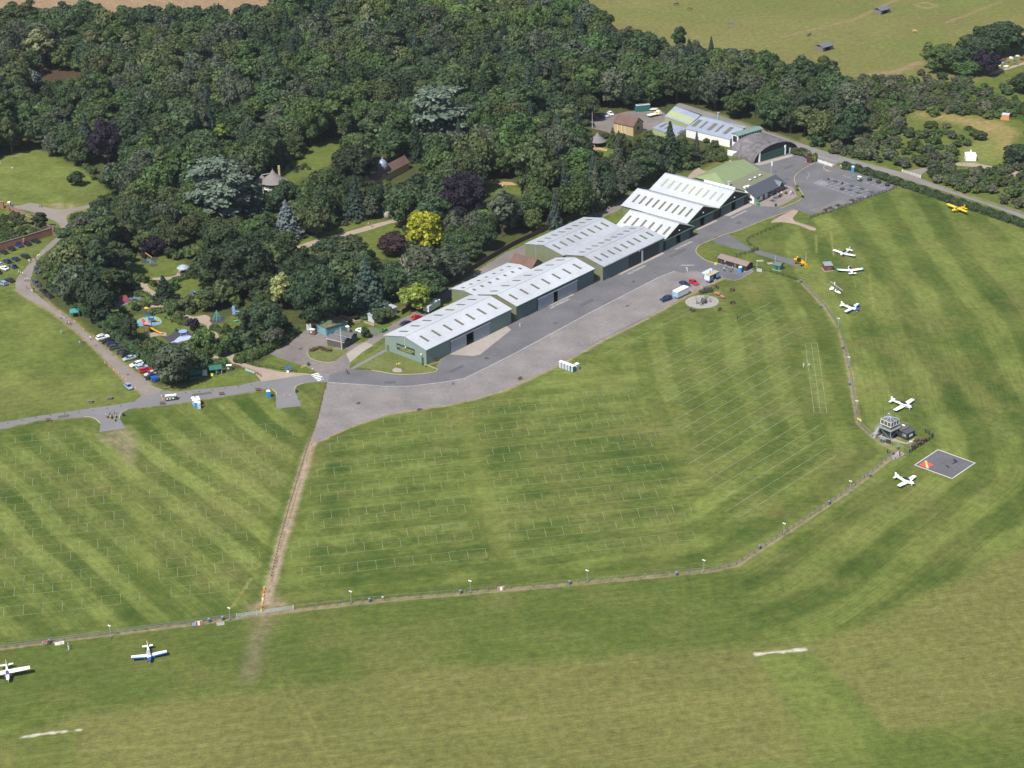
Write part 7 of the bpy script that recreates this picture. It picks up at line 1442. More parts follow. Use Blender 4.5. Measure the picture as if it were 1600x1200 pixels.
# ------------------------------------------------------------------ aircraft
m_pw=mat('aircraft_white',(.74,.74,.75),.35,var=.02); m_pc=mat('aircraft_cream',(.68,.66,.58),.4,var=.02); m_py=mat('aircraft_yellow',(.75,.47,.01),.4,var=.02); m_pb=mat('aircraft_blue',(.02,.10,.42),.35); m_cover=mat('grey_canopy_cover',(.30,.30,.34),.8); m_lbt=mat('light_blue_tip',(.08,.45,.62),.4)
def aircraft(label,P,hd,span=9.6,length=7.0,chord=1.45,high=False,main=None,nose=None,tips=None,canopy=None,dihedral=.35,sweep=0.0,lead=None,tail_dragger=False,nlen=None,stripe=None,group='light aircraft parked on the grass',tailm=None):
 main=main or m_pw; nose=nose or main; canopy=canopy or m_carg
 v=empty('light_aircraft',P,hd,label,'aircraft',group); fx=length*.34; tx=-length*.66; gz=.55 if not high else .7
 def sec(x,hw,z0,z1): return [(x,-hw*.75,z0),(x,-hw,(z0+z1)/2),(x,-hw*.7,z1),(x,hw*.7,z1),(x,hw,(z0+z1)/2),(x,hw*.75,z0)]
 tz=0.0 if not tail_dragger else -.45
 one('fuselage',lambda m: m.loft([sec(fx-.9,.46,gz,gz+.85),sec(.3,.54,gz-.05,gz+.95),sec(-1.2,.5,gz,gz+.95),sec(-2.6,.3,gz+.2+tz*.5,gz+.8+tz*.4),sec(tx,.08,gz+.45+tz,gz+.62+tz)]),main,v)
 one('nose_cowling',lambda m: m.loft([sec(fx,.26,gz+.18,gz+.6),sec(fx-.25,.42,gz+.03,gz+.78),sec(fx-.9,.465,gz-.002,gz+.852)]),nose,v)
 one('spinner',lambda m: m.loft([[(fx+.32,-.02,gz+.38),(fx+.32,.02,gz+.38),(fx+.32,.02,gz+.42),(fx+.32,-.02,gz+.42)],[(fx+.01,-.14,gz+.26),(fx+.01,.14,gz+.26),(fx+.01,.14,gz+.54),(fx+.01,-.14,gz+.54)]]),nose,v)
 one('propeller',lambda m: m.bar((fx+.1,-.75,gz+.1),(fx+.1,.75,gz+.7),.05,.14),m_tyre,v)
 wz=gz+.98 if high else gz+.08; wx=.55
 for s in (-1,1):
  def wing(m):
   pr=[]
   for k,f in enumerate((0,.5,1)):
    y=s*(.3+(span/2-.3)*f); z=wz+dihedral*f*abs(1) ; c=chord*(1-.12*f-.1*(f==1)); xo=wx -sweep*f -(0 if f<1 else .06)
    pr.append([(xo,y,z),(xo-.25*c,y,z+.10),(xo-c,y,z+.0),(xo-c,y,z-.03),(xo-.25*c,y,z-.06)])
   m.loft(pr)
  wg=one('wing',wing,main,v)
  if lead: one('leading_edge',lambda m: m.loft([[(wx+.02-sweep*f,s*(.45+(span/2-.45)*f),wz+dihedral*f+dz) for dz in (-.07,.075)]+[(wx-.32-sweep*f,s*(.45+(span/2-.45)*f),wz+dihedral*f+dz) for dz in (.12,-.07)] for f in (0,.99)]),lead,wg)
  if tips: one('wing_tip',lambda m: m.box(wx-chord*.86,wx+.03,min(s*(span/2-.45),s*(span/2+.05)),max(s*(span/2-.45),s*(span/2+.05)),wz+dihedral-.08,wz+dihedral+.13),tips,wg)
  one('tailplane',lambda m: m.loft([[(tx+.85,s*.08,gz+.5+tz),(tx+.1,s*.08,gz+.5+tz),(tx+.1,s*.08,gz+.56+tz),(tx+.85,s*.08,gz+.58+tz)],[(tx+.7,s*span*.15,gz+.5+tz),(tx+.05,s*span*.15,gz+.5+tz),(tx+.05,s*span*.15,gz+.55+tz),(tx+.7,s*span*.15,gz+.57+tz)]]),tailm or main,v)
  if high: one('wing_strut',lambda m: m.bar((.1,s*.45,gz+.1),(.1,s*span*.25,wz+.05),.05,.1),main,v)
  w=one('wheel',lambda m: m.ball((0,0,0),.24,8,5,0,(1.5,.42,.9)),main if not high else m_tyre,v); w.location=(.0 if not tail_dragger else .75,s*1.15,.25); one('leg',lambda m: m.bar((0,s*-.1,.1),(0,-s*.5,gz-.1),.05,.1),m_metal,w)
 if not tail_dragger: w=one('nose_wheel',lambda m: m.ball((0,0,0),.2,8,5,0,(1.4,.45,.95)),main,v); w.location=(fx-.5,0,.2)
 else: w=one('tail_wheel',lambda m: m.ball((0,0,0),.11,6,4),m_tyre,v); w.location=(tx+.2,0,.12)
 one('fin',lambda m: m.loft([[(tx+1.25,-.04,gz+.6+tz),(tx+.0,-.04,gz+.5+tz),(tx+.0,.04,gz+.5+tz),(tx+1.25,.04,gz+.6+tz)],[(tx+.45,-.03,gz+1.75+tz),(tx-.1,-.03,gz+1.78+tz),(tx-.1,.03,gz+1.78+tz),(tx+.45,.03,gz+1.75+tz)]]),tailm or main,v)
 if high: one('windscreen',lambda m: m.loft([[(.95,-.42,gz+.8),(.95,.42,gz+.8),(.9,.4,gz+.86),(.9,-.4,gz+.86)],[(.56,-.45,gz+.6),(.56,.45,gz+.6),(.56,.4,gz+1.15),(.56,-.4,gz+1.15)],[(-.9,-.5,gz+.6),(-.9,.5,gz+.6),(-.9,.4,gz+.99),(-.9,-.4,gz+.99)]]),canopy,v)
 else: one('canopy',lambda m: m.loft([[(1.0,-.36,gz+.82),(1.0,.36,gz+.82),(.98,.3,gz+.86),(.98,-.3,gz+.86)],[(.35,-.42,gz+.85),(.35,.42,gz+.85),(.3,.28,gz+1.3),(.3,-.28,gz+1.3)],[(-.9,-.4,gz+.85),(-.9,.4,gz+.85),(-.9,.26,gz+1.28),(-.9,-.26,gz+1.28)],[(-1.8,-.25,gz+.75),(-1.8,.25,gz+.75),(-1.8,.1,gz+.9),(-1.8,-.1,gz+.9)]]),canopy,v)
 if stripe: one('side_stripe',lambda m: [m.box(-2.4,fx-.95,s*.555-.012,s*.555+.012,gz+.38,gz+.55) for s in (-1,1)],stripe,v)
 return v
def wt(a,b_,z,flip=1):
 """heading from two wing tip pixels at height z (nose to the given side)"""
 A_,B_=at3(*a,z),at3(*b_,z); c=(A_+B_)/2; return (c.x,c.y),math.atan2(B_.y-A_.y,B_.x-A_.x)+flip*math.pi/2
def craft(label,a,b_,z,flip,**k):
 P,hd=wt(a,b_,z,flip); k.setdefault('span',(at3(*a,z)-at3(*b_,z)).length); aircraft(label,P,hd,**k)
craft('white and blue low-wing aeroplane with grey canopy cover below the fence',(205,1027.5),(260.5,1018.5),1.1,-1,length=7.0,chord=1.7,lead=m_pb,nose=m_pb,canopy=m_cover,dihedral=.5)
craft('cream high-wing aeroplane at the lower left corner',(-25,1054.5),(46.5,1041.5),2.2,-1,length=7.1,chord=1.8,high=True,main=m_pc,canopy=mat('violet_glass',(.06,.07,.18),.2),dihedral=.2)
craft('white low-wing aeroplane with pink left tip below the signal square',(1405,759.5),(1429.5,744),.9,-1,length=6.3,chord=1.5,span=8.2,tips=None)
craft('white low-wing touring aeroplane parked behind the control tower',(1398.5,641.5),(1427,624),.9,-1,length=7.3,chord=1.65,span=10.2,stripe=mat('maroon_stripe',(.18,.03,.05),.4))
craft('white aeroplane with blue nose and leading edges, nearest the dirt path',(1320.5,488.5),(1343,474),.9,-1,length=6.8,chord=1.6,span=8.6,nose=m_pb,lead=m_pb,tail_dragger=False)
craft('white low-wing aeroplane with light blue wing tips',(1307.5,420.5),(1349,419),1.1,1,length=7.0,chord=1.7,tips=m_lbt,nose=mat('violet_blue',(.20,.24,.62),.4),dihedral=.4,span=9.4)
craft('small plain white aeroplane farthest up the flight line',(1307,391),(1331,397.5),1.2,-1,length=6.2,chord=1.6,span=9.3,dihedral=.4)
craft('bright yellow high-wing aeroplane by the hedge',(1479.5,317.5),(1511,329.8),2.0,-1,length=6.8,chord=1.6,high=True,main=m_py,tail_dragger=True,dihedral=.1,span=10.6)
g=empty('gyroplane',at(1307,457.5),heading(1307,457.5,10,4),'white gyroplane with long slanting rotor blade','gyroplane')
one('pod',lambda m: m.loft([[(x,-w_,.35),(x,-w_,.35+h*.6),(x,0,.35+h),(x,w_,.35+h*.6),(x,w_,.35)] for x,w_,h in ((2.0,.05,.2),(1.3,.35,.6),(.2,.38,.7),(-.6,.3,.9))]),m_pw,g); one('tail',lambda m: (m.bar((-.6,0,.5),(-2.4,0,.6),.1,.1),m.box(-2.8,-2.0,-.03,.03,.5,1.6),m.box(-2.7,-2.0,-.75,.75,.62,.68),m.box(-2.7,-2.0,-.78,-.74,.5,1.3),m.box(-2.7,-2.0,.74,.78,.5,1.3)),m_pw,g)
one('mast',lambda m: m.bar((-.4,0,.9),(-.3,0,2.6),.1,.14),m_metal,g); ro=one('rotor',lambda m: m.box(-3.9,3.9,-.1,.1,-.02,.02),mat('rotor_grey',(.40,.42,.46),.4),g); ro.location=(-.3,0,2.65); ro.rotation_euler=(0,R(3),R(-15)); one('rotor_tip',lambda m: m.box(3.9,4.15,-.1,.1,-.02,.02),mat('tip_orange',(.6,.18,.06),.5),ro)
wheels(g,[(-.3,-.8),(-.3,.8),(1.5,0)],.2,.12); one('engine',lambda m: m.box(-1.1,-.62,-.25,.25,.6,1.2),m_tyre,g); one('seat',lambda m: m.box(-.1,.5,-.25,.25,.8,1.15),m_tyre,g)
# ------------------------------------------------------------------ fences
def fence(name,label,pts,h,step,m_,rails=(.5,.95),pw=.12,post='post',wire=None,group=None,cap=100,rw=.05,rh=.1,cat='fence'):
 L_=W(pts); o_=L_[0]; r=empty(name,o_,0,label,cat,group); L_=[(p[0]-o_[0],p[1]-o_[1]) for p in L_]
 tot=sum(math.dist(a,b_) for a,b_ in zip(L_[:-1],L_[1:])); n_=min(cap-1,max(1,round(tot/step))); pm_=MB(); pm_.box(-pw/2,pw/2,-pw/2,pw/2,0,h); pme=pm_.mesh(post,m_); k=0
 for i in range(n_+1):
  s_=tot*i/n_;
  for a,b_ in zip(L_[:-1],L_[1:]):
   q=math.dist(a,b_)
   if s_ <= q+1e-6: break
   s_ -= q
  f_=min(s_/q,1); o=bpy.data.objects.new(post,pme); COL.objects.link(o); o.parent=r; o.location=(a[0]+(b_[0]-a[0])*f_,a[1]+(b_[1]-a[1])*f_,0); o.rotation_euler=(0,0,math.atan2(b_[1]-a[1],b_[0]-a[0]))
 for z_ in rails:
  mb=MB(); [mb.bar((*a,h*z_),(*b_,h*z_),rw,rh) for a,b_ in zip(L_[:-1],L_[1:])]; mb.build('rail',m_,r)
 return r
m_fg=mat('fence_grey',(.16,.17,.17),.8,var=.15); m_fb=mat('fence_black',(.022,.024,.026),.7); GF='rail fences round the display field'
fence('rail_fence','grey post and rail fence left of the field gates',[(-30,1017),(100,1000),(240,982),(370,965)],1.2,3.0,m_fg,(.55,.98),group=GF)
fence('rail_fence','grey post and rail fence along the runway edge',[(459,952),(600,936),(730,926),(880,913),(1000,902.5),(1110,892)],1.15,3.0,m_fg,(.98,),group=GF,rw=.04,rh=.06)
fence('rail_fence','weathered fence bending up towards the viewing pad',[(1110,892),(1150,883),(1190,857),(1260,811),(1330,764),(1397,710)],1.15,2.6,m_fg,(.55,.98),group=GF)
fence('rail_fence','grey fence from signboards up past the tower to the corner bin',[(1385,691),(1362,682),(1342,662),(1334,620),(1328,580),(1313,515),(1290,480),(1252,440)],1.15,2.6,m_fg,(.55,.98),group=GF)
fence('rail_fence','black rail fence from the black hut to the corner bin',[(1174,419.5),(1200,425),(1225,432),(1252,440)],1.2,2.6,m_fb,(.45,.95),group=GF,rw=.06,rh=.12)
fence('rail_fence','black rail fence around the grass beside the turn path',[(1222,352),(1195,363),(1166,376),(1170,383),(1184,391)],1.2,2.4,m_fb,(.45,.95),group=GF,rw=.06,rh=.12)
fence('rail_fence','short black rail fence behind the black hut',[(1184,391),(1170,396),(1150,402)],1.2,2.2,m_fb,(.45,.95),group=GF,rw=.06,rh=.12)
fence('rail_fence','black fence between car park and airfield grass',[(1266,341.5),(1280,337),(1318,324),(1358,309),(1382,301),(1401,293.5)],1.2,2.2,m_fb,(.25,.6,.95),group=GF,rw=.06,rh=.1)
fence('rail_fence','black fence below the tower enclosure, near the picnic area',[(1421,708),(1438,697),(1459,683.5),(1446,676.5)],1.3,1.6,m_fb,(.45,.95),group=GF,pw=.2,rw=.06,rh=.12)
fence('rail_fence','thin grey fence across the tower lawn',[(1385,691),(1400,698),(1421,708)],1.2,2.4,m_fg,(.98,),group=GF)
fence('rail_fence','grey fence around the small viewing pad',[(1397,710),(1387,714),(1397,720),(1404,716),(1420,708)],1.1,2.0,m_fg,(.55,.98),group=GF)
fence('rail_fence','dark timber rail fence by the playground entry path',[(387,566.5),(400,572),(415,574.5),(440,579),(463,582)],1.2,2.6,m_fb,(.45,.95),rw=.06,rh=.12); fence('rail_fence','brown timber fence with a long colourful banner',[(366,573),(381,577),(398,583),(408,589)],1.1,2.2,m_wood,(.45,.95),rw=.06,rh=.12)
fence('wire_fence','low wire fence behind the row of cars on the lane',[(88,455),(120,481),(165,514),(205,545),(245,582)],1.0,3.0,m_gwood,(.95,),rw=.03,rh=.03)
fence('stake_fence','long line of short stakes beside the dirt track',[(508,600),(496,650),(480,700),(463,755),(448,805),(436,850),(424,900)],.55,1.55,m_wood,(),pw=.26,post='stake')
fence('field_fence','thin paddock fence crossing the pasture',[(1010,16),(1110,30),(1240,52),(1300,62),(1420,86)],1.2,9,m_gwood,(.9,),rw=.04,rh=.04)
def gate(name,label,a,b_,h,m_,bars=5):
 P=at(*a); Q_=at(*b_); L_=math.dist(P,Q_); g=empty(name,P,math.atan2(Q_[1]-P[1],Q_[0]-P[0]),label,'gate','gates')
 one('bars',lambda m: [m.bar((0,0,.15+k*(h-.2)/(bars-1)),(L_,0,.15+k*(h-.2)/(bars-1)),.05,.06) for k in range(bars)]+[m.bar((x,0,.1),(x,0,h),.06,.06) for x in (.03,L_/2,L_-.03)],m_,g)
 for x in (-.1,L_+.1): one('post',lambda m: m.box(x-.1,x+.1,-.1,.1,0,h+.15),m_,g)
gate('field_gate','left leaf of the long galvanised field gates',(371,965.5),(401,961),1.25,m_gut); gate('field_gate','right leaf of the long galvanised field gates',(402,961),(458,952.5),1.25,m_gut)
gate('white_gate','white entrance gate left of its twin by the cafe yard',(1277,253),(1288,257),1.3,m_white,9); gate('white_gate','white entrance gate right of its twin by the cafe yard',(1290,257.5),(1302,261.5),1.3,m_white,9); gate('white_gate','single white gate across the gravel side entrance',(1410,269),(1438,278),1.1,m_white,4)
gate('footpath_gate','dark gate where the path leaves the black rail fence',(1175,393.5),(1184,391.5),1.2,m_fb)
bl_=None
def stumps(pts,step,what,where,kind='log_bollard',h=.42,r=.16):
 global bl_
 L_=W(pts); k=0; carry=0
 for a,b_ in zip(L_[:-1],L_[1:]):
  q=math.dist(a,b_); s_=carry
  while s_<q:
   P=(a[0]+(b_[0]-a[0])*s_/q,a[1]+(b_[1]-a[1])*s_/q); k+=1
   if bl_ is None: bl_=one(kind,lambda m: m.lathe([(r,0),(r,h-.05),(r*.8,h)],n=8),m_gwood); o=bl_
   else: o=bl_.copy(); COL.objects.link(o)
   o.location=(*P,0); o.rotation_euler=(0,0,k); T(o,f'{what} number {["one","two","three","four","five","six","seven","eight","nine","ten","eleven","twelve","thirteen","fourteen","fifteen","sixteen","seventeen","eighteen","nineteen","twenty"][min(k-1,19)]} from the left {where}','bollard','log bollards along the west road'); s_+=step
  carry=s_ -q
stumps([(-10,666),(60,652),(150,641),(195,634),(215,624)],4.4,'log bollard','on the far side of the west road')
stumps([(-10,680),(60,660),(128,655)],4.6,'log bollard','on the near side, left of the road mouth'); stumps([(222,639),(300,631),(400,615),(424,611)],4.2,'log bollard','between the two road mouths'); stumps([(252,613),(275,616),(325,611),(400,601)],4.2,'log bollard','below the green stalls'); stumps([(464,606),(475,601),(492,599),(506,598.5)],4.0,'log bollard','round the tongue by the zebra crossing')
LP=[((173.5,997),'lamp post nearest the left edge on the field fence'),((359.5,969),'lamp post just left of the field gates'),((549,943),'lamp post right of the field gates'),((735,926.5),'lamp post beside the red and white board'),((917.5,910),'lamp post in the middle of the runway fence'),((1099.5,894),'lamp post at the bend of the runway fence'),
  ((1224.5,836),'lamp post on the diagonal fence, lower one'),((1328,769.5),'lamp post on the diagonal fence, upper one'),((1422,707),'lamp post in front of the black tower hut'),((1309.5,513),'lamp post below the gyroplane'),((1325.5,574),'lamp post halfway up the dirt path'),((1337.5,643),'lamp post left of the control tower')]
p0=None
for (x,y),lb in LP:
 if p0 is None:
  p0=empty('lamp_post',(0,0,0)); one('pole',lambda m: m.tube((0,0,0),(0,0,3.6),.07,.05,6),m_metal,p0)
  for s in (-1,1): one('lamp_head',lambda m: m.cbox((s*.26,0,3.72),(.34,.28,.2)),m_white,p0)
  one('base',lambda m: m.box(-.2,.2,-.2,.2,0,.3),m_slate,p0); o=p0
 else: o=copy_tree(p0)
 place(o,at(x,y),R(-35),lb,'lamp post','twin-headed lamp posts')
def pole(name,label,x,y,h,m_=None,head=None,cat='pole',r=.09):
 g=empty(name,at(x,y),0,label,cat); one('shaft',lambda m: m.tube((0,0,0),(0,0,h),r,r*.6,7),m_ or m_gut,g)
 if head: one('head',head,m_white,g)
 return g
pole('street_lamp','street lamp on the verge corner below the blue van',263.5,597,5.0,head=lambda m: m.box(-1.1,-.1,-.2,.2,4.9,5.1),cat='street lamp'); pole('flagpole','tall white flagpole in the upper yard',925.5,200,7.5,m_white,cat='flagpole'); pole('lamp_mast','tall thin mast beside the brown-tiled building',837.8,417,9.0,m_metal)
pole('flagpole','white flag pole outside the arched hangar',1204.5,272,5.5,m_gut,head=lambda m: m.box(0,.5,-.03,.03,3.6,5.4),cat='flagpole'); pole('telegraph_pole','brown telegraph pole beside the country road',1234.8,224,8.5,m_wood); pole('pole','slim pole beside the yellow loader',1259,410,3.6,m_gut); pole('pole','slim pole before the green shed',1211,413,3.4,m_gut); pole('pole','slim light pole by the pale ground board',1182.5,421,3.4,m_gut,head=lambda m: m.box(-.2,.3,-.1,.1,3.3,3.5))
bn=None; BINS=[(77,1005,'by the white notice boards on the left fence'),(327,972,'right of the red and white board at the gates'),(348,969,'just left of the field gate lamp post'),(577.5,940.5,'right of the field gate fence lamp'),(719.5,927.5,'left of the second red and white board'),(890,913,'left of the middle fence lamp post'),(1057,899,'left of the fence bend'),(1187,857.5,'low on the diagonal fence'),(1260,811,'halfway along the diagonal fence... lower'),(1295,788,'halfway along the diagonal fence'),(1359,745,'near the top of the diagonal fence'),(1376,690,'left of the pair by the tower'),(1380,691.5,'right of the pair by the tower'),(1316.5,545,'on the dirt path opposite the bay ladder'),(1327,602,'near the middle of the dirt path'),(1282,481,'on the fence below the gyroplane'),(1250.5,441.5,'at the fence corner by the black rails'),(275,517,'far bin'),(1402.5,702,'beside the viewing pad')]
for x,y,lb in BINS:
 if 'lower' in lb or 'far bin' in lb: continue
 if bn is None:
  bn=empty('litter_bin',(0,0,0)); one('body',lambda m: m.lathe([(.32,0),(.34,.95)],n=8),m_slate,bn); one('lid',lambda m: m.lathe([(.38,.951),(.36,1.12),(.1,1.2)],n=8),mat('bin_lid',(.16,.20,.30),.5),bn); o=bn
 else: o=copy_tree(bn)
 place(o,at(x,y),0,'grey litter bin '+lb,'bin','grey litter bins on the field fences')
tp={}
def toilet(x,y,a_,body,label,group):
 if body not in tp:
  g=empty('portable_toilet',(0,0,0)); bm_={'blue': mat('toilet_blue',(.02,.22,.55),.5),'grey': mat('toilet_grey',(.30,.34,.40),.5),'green': mat('toilet_green',(.015,.13,.09),.5),'mid': mat('toilet_mid',(.13,.22,.42),.5)}[body]
  one('cabin',lambda m: m.box(-.55,.55,-.55,.55,0,2.1),bm_,g); one('roof',lambda m: m.loft([[(-.6,-.6,2.102),(.6,-.6,2.102),(.6,.6,2.102),(-.6,.6,2.102)],[(-.45,-.45,2.35),(.45,-.45,2.35),(.45,.45,2.35),(-.45,.45,2.35)]]),m_white,g); one('door',lambda m: m.box(-.4,.4,-.58,-.552,.1,1.95),m_gut if body != 'blue' else bm_,g); tp[body]=g; o=g
 else: o=copy_tree(tp[body])
 place(o,at(x,y),a_,label,'toilet',group)
GT='portable toilets in the row by the apron'
for i,(x,y,b_,lb) in enumerate(((877,574,'grey','leftmost portable toilet in the row by the apron'),(881.5,575.5,'mid','second portable toilet from the left by the apron'),(886,577,'grey','third portable toilet from the left by the apron'),(890.5,578.7,'mid','fourth portable toilet from the left by the apron'),(895.5,580.5,'green','green-sided portable toilet at the near end of the row'),(901.5,577.5,'grey','grey portable toilet at the right end of the row'))): toilet(x,y,R(-48),b_,lb,GT)
for x,y,b_,lb in ((302.5,631,'mid','back left portable toilet of the road cluster'),(309.5,630,'grey','back right portable toilet of the road cluster'),(304.5,634,'mid','middle left portable toilet of the road cluster'),(311,633,'grey','middle right portable toilet of the road cluster'),(307,637,'blue','blue portable toilet inside the road cluster'),(311.5,638,'grey','front grey portable toilet of the road cluster')): toilet(x,y,R(8),b_,lb,'portable toilets in the road cluster')
toilet(420,620,R(20),'blue','single blue portable toilet beside the road mouth','single portable toilets'); toilet(1156.5,425.5,R(-25),'blue','bright blue portable toilet before the black hut','single portable toilets'); toilet(1332.5,268,R(-20),'blue','bright blue portable toilet by the hedge at the entrance','single portable toilets'); toilet(15,323.5,0,'green','green portable toilet with white roof beside the gate piers','single portable toilets'); toilet(543.5,519,R(30),'green','green portable toilet behind the timber shed','single portable toilets')
# ------------------------------------------------------------------ people
def person_mesh(pose,seed=0):
 S=1.0; V_,E_,Rr=[],[],[]
 def j(p,r,par=None):
  V_.append(p); Rr.append(r); i=len(V_)-1
  if par is not None: E_.append((par,i))
  return i
 a={'stand': .0,'walk': .26,'sit': 0}[pose]; hz=.92 if pose != 'sit' else .50
 pel=j((0,0,hz),.135); wa=j((0,0,hz+.22),.125,pel); ch=j((0.01,0,hz+.42),.155,wa); nk=j((0.0,0,hz+.56),.06,ch); hd1=j((.02,0,hz+.65),.088,nk); hd2=j((.02,0,hz+.76),.088,hd1)
 for s in (-1,1):
  k=s*a
  if pose=='sit': h_=j((.05,s*.1,hz-.02),.09,pel); kn=j((.45,s*.12,hz),.065,h_); an=j((.47,s*.12,.1),.045,kn); j((.62,s*.12,.05),.04,an)
  else: h_=j((0,s*.1,hz-.08),.09,pel); kn=j((k*.75+.02,s*.11,.48),.065,h_); an=j((k*1.1-.03,s*.11,.09),.043,kn); j((k*1.1+.14,s*.12,.045),.04,an)
  sh=j((0,s*.2,hz+.45),.065,ch); el=j((-k*.5,s*.27,hz+.19),.045,sh); wr=j((-k*.9+.08,s*.28,hz-.02),.032,el); pa=j((-k*.9+.10,s*.28,hz-.09),.034,wr)
  for q in range(3): j((-k*.9+.10+(q-1)*.025,s*.28,hz-.17),.011,pa)
  j((-k*.9+.15,s*.26,hz-.12),.012,pa)
 me_=bpy.data.meshes.new('person'); me_.from_pydata(V_,E_,[]); o=bpy.data.objects.new('person',me_); COL.objects.link(o)
 sk=o.modifiers.new('skin','SKIN'); sk.use_smooth_shade=True
 for i,v in enumerate(me_.skin_vertices[0].data): v.radius=(Rr[i],Rr[i]); v.use_root=(i==0)
 su=o.modifiers.new('sub','SUBSURF'); su.levels=1; su.render_levels=1
 m2=bpy.data.meshes.new_from_object(o.evaluated_get(bpy.context.evaluated_depsgraph_get())); bpy.data.objects.remove(o); m2.name='person_'+pose
 idx_=[]
 for p in m2.polygons:
  c=p.center;
  if c.z>hz+.54 or (abs(c.y)>.2 and c.z<hz+.12 and pose != 'sit'): q=0
  elif c.z>hz+.02: q=1
  elif c.z<.09: q=3
  else: q=2
  idx_.append(q)
 for k in range(4): m2.materials.append(None)
 return m2,hz,idx_
PM={k: person_mesh(k) for k in ('stand','walk','sit')}
m_skin=mat('skin',(.42,.25,.17),.6); m_hair=mat('brown_hair',(.05,.03,.02),.8); m_shoe=mat('shoe_dark',(.03,.03,.03),.7)
CLO=dict(white=(.66,.66,.66),navy=(.02,.03,.09),black=(.02,.02,.022),red=(.50,.03,.03),blue=(.10,.22,.50),pale=(.35,.45,.60),grey=(.20,.20,.21),beige=(.38,.30,.20),pink=(.55,.28,.32),teal=(.05,.35,.40),orange=(.60,.16,.05),khaki=(.20,.16,.09),green=(.08,.18,.06))
CW2=dict(white='white',navy='navy',black='black',red='red',blue='blue',pale='pale blue',grey='grey',beige='beige',pink='pink',teal='turquoise',orange='orange',khaki='khaki',green='green')
PC={}
hairs={}
for k,(m_,hz,ii_) in PM.items():
 mb=MB(); mb.ball((-.01,0,hz+.80),.108,8,5,0,(1,.95,.72)); hairs[k]=mb.mesh('hair',m_hair)
def person(x,y,top,leg,where,pose='stand',rz=None,s=1.0,group=None,z=0,P=None):
 key_=(pose,top,leg)
 if key_ not in PC:
  m_=PM[pose][0].copy(); m_.materials.clear()
  for q in (m_skin,mat('cloth_'+top,CLO[top],.85),mat('cloth_'+leg,CLO[leg],.85),m_shoe): m_.materials.append(q)
  m_.polygons.foreach_set('material_index',PM[pose][2]); PC[key_]=m_
 o=bpy.data.objects.new('person',PC[key_]); COL.objects.link(o); h_=bpy.data.objects.new('hair',hairs[pose]); COL.objects.link(h_); h_.parent=o
 p=P or at(x,y); o.location=(p[0],p[1],z); o.rotation_euler=(0,0,random.uniform(0,6.28) if rz is None else rz); o.scale=(s,)*3
 vb={'stand':'standing','walk':'walking','sit':'sitting'}[pose]
 lb=f'person in {CW2[top]} top and {CW2[leg]} trousers {vb} {where}'; lb=lb if len(lb.split()) <= 16 else f'{vb} person in {CW2[top]} top {where}'; T(o,lb,'person',group); return o
GL='people on the lane and west road'
for x,y,t_,l_,wh,ps in ((18.5,419.5,'blue','beige','at the open boot of a blue car','stand'),(46,411,'white','pale','behind the large black estate','stand'),(52.5,407,'orange','white','leftmost of the group crossing the lane','walk'),(54.5,408,'black','pale','second of the group crossing the lane','walk'),(56.5,407.5,'teal','grey','third of the group crossing the lane','walk'),(59.5,403.5,'white','beige','by the lane trees','walk'),(62,402.5,'white','pink','rightmost of the lane group','walk'),
 (29.5,428,'white','beige','on the grass near the lane','walk'),(32,427.5,'green','white','next to the one in white by the lane','walk'),(36,431,'white','grey','stepping onto the lane','walk'),(39.5,440,'white','navy','left of a pair on the lane bend','walk'),(44,439.5,'pale','navy','right of a pair on the lane bend','walk'),(42,452,'red','red','alone on the lane bend','walk'),(51,458,'white','pink','pushing along the lane edge','walk'),(53,456,'black','black','bending beside the lane edge','walk'),(57,458,'white','beige','next to the raised boot','stand'),
 (95,499,'pale','navy','left of four on the lane by the gazebo tent','walk'),(100,498,'blue','white','second on the lane by the gazebo tent','walk'),(105.5,508,'grey','black','behind a person in white on the lane','walk'),(108,508,'white','beige','in the middle of the lane','walk'),(110.5,507.5,'orange','black','right of the middle of the lane','walk'),(95.5,521.5,'beige','white','left of a pair on the grass','stand'),(97.5,521.5,'pale','grey','right of a pair on the grass','stand'),(125,539,'pale','blue','at the lane edge on the grass side','walk'),(131,536.5,'pink','navy','lower middle of the lane','walk'),(142,531.5,'white','navy','before the large white car','walk'),
 (62,324,'orange','navy','on the north lane beside a pushchair','walk'),(65.5,324.5,'blue','navy','on the north lane next to orange','walk'),(253,620,'green','white','by cones left of the long golf cart','stand'),(317,588,'pink','white','before the grey cabinet','stand'),(338.5,586,'pink','blue','at the counter of the open stall','stand'),(340.5,585,'teal','beige','at the right of the open stall counter','stand'),(347,585.5,'beige','pink','right of the open green stall','stand'),(166,652,'white','red','beside the leftmost motorbike','stand'),(172,650,'blue','black','beside the second motorbike','stand'),(179,648,'red','black','behind the rightmost motorbike','stand'),(319,570,'grey','navy','hidden by the stalls','stand')):
 if 'hidden' not in wh: person(x,y,t_,l_,wh,ps,group=GL)
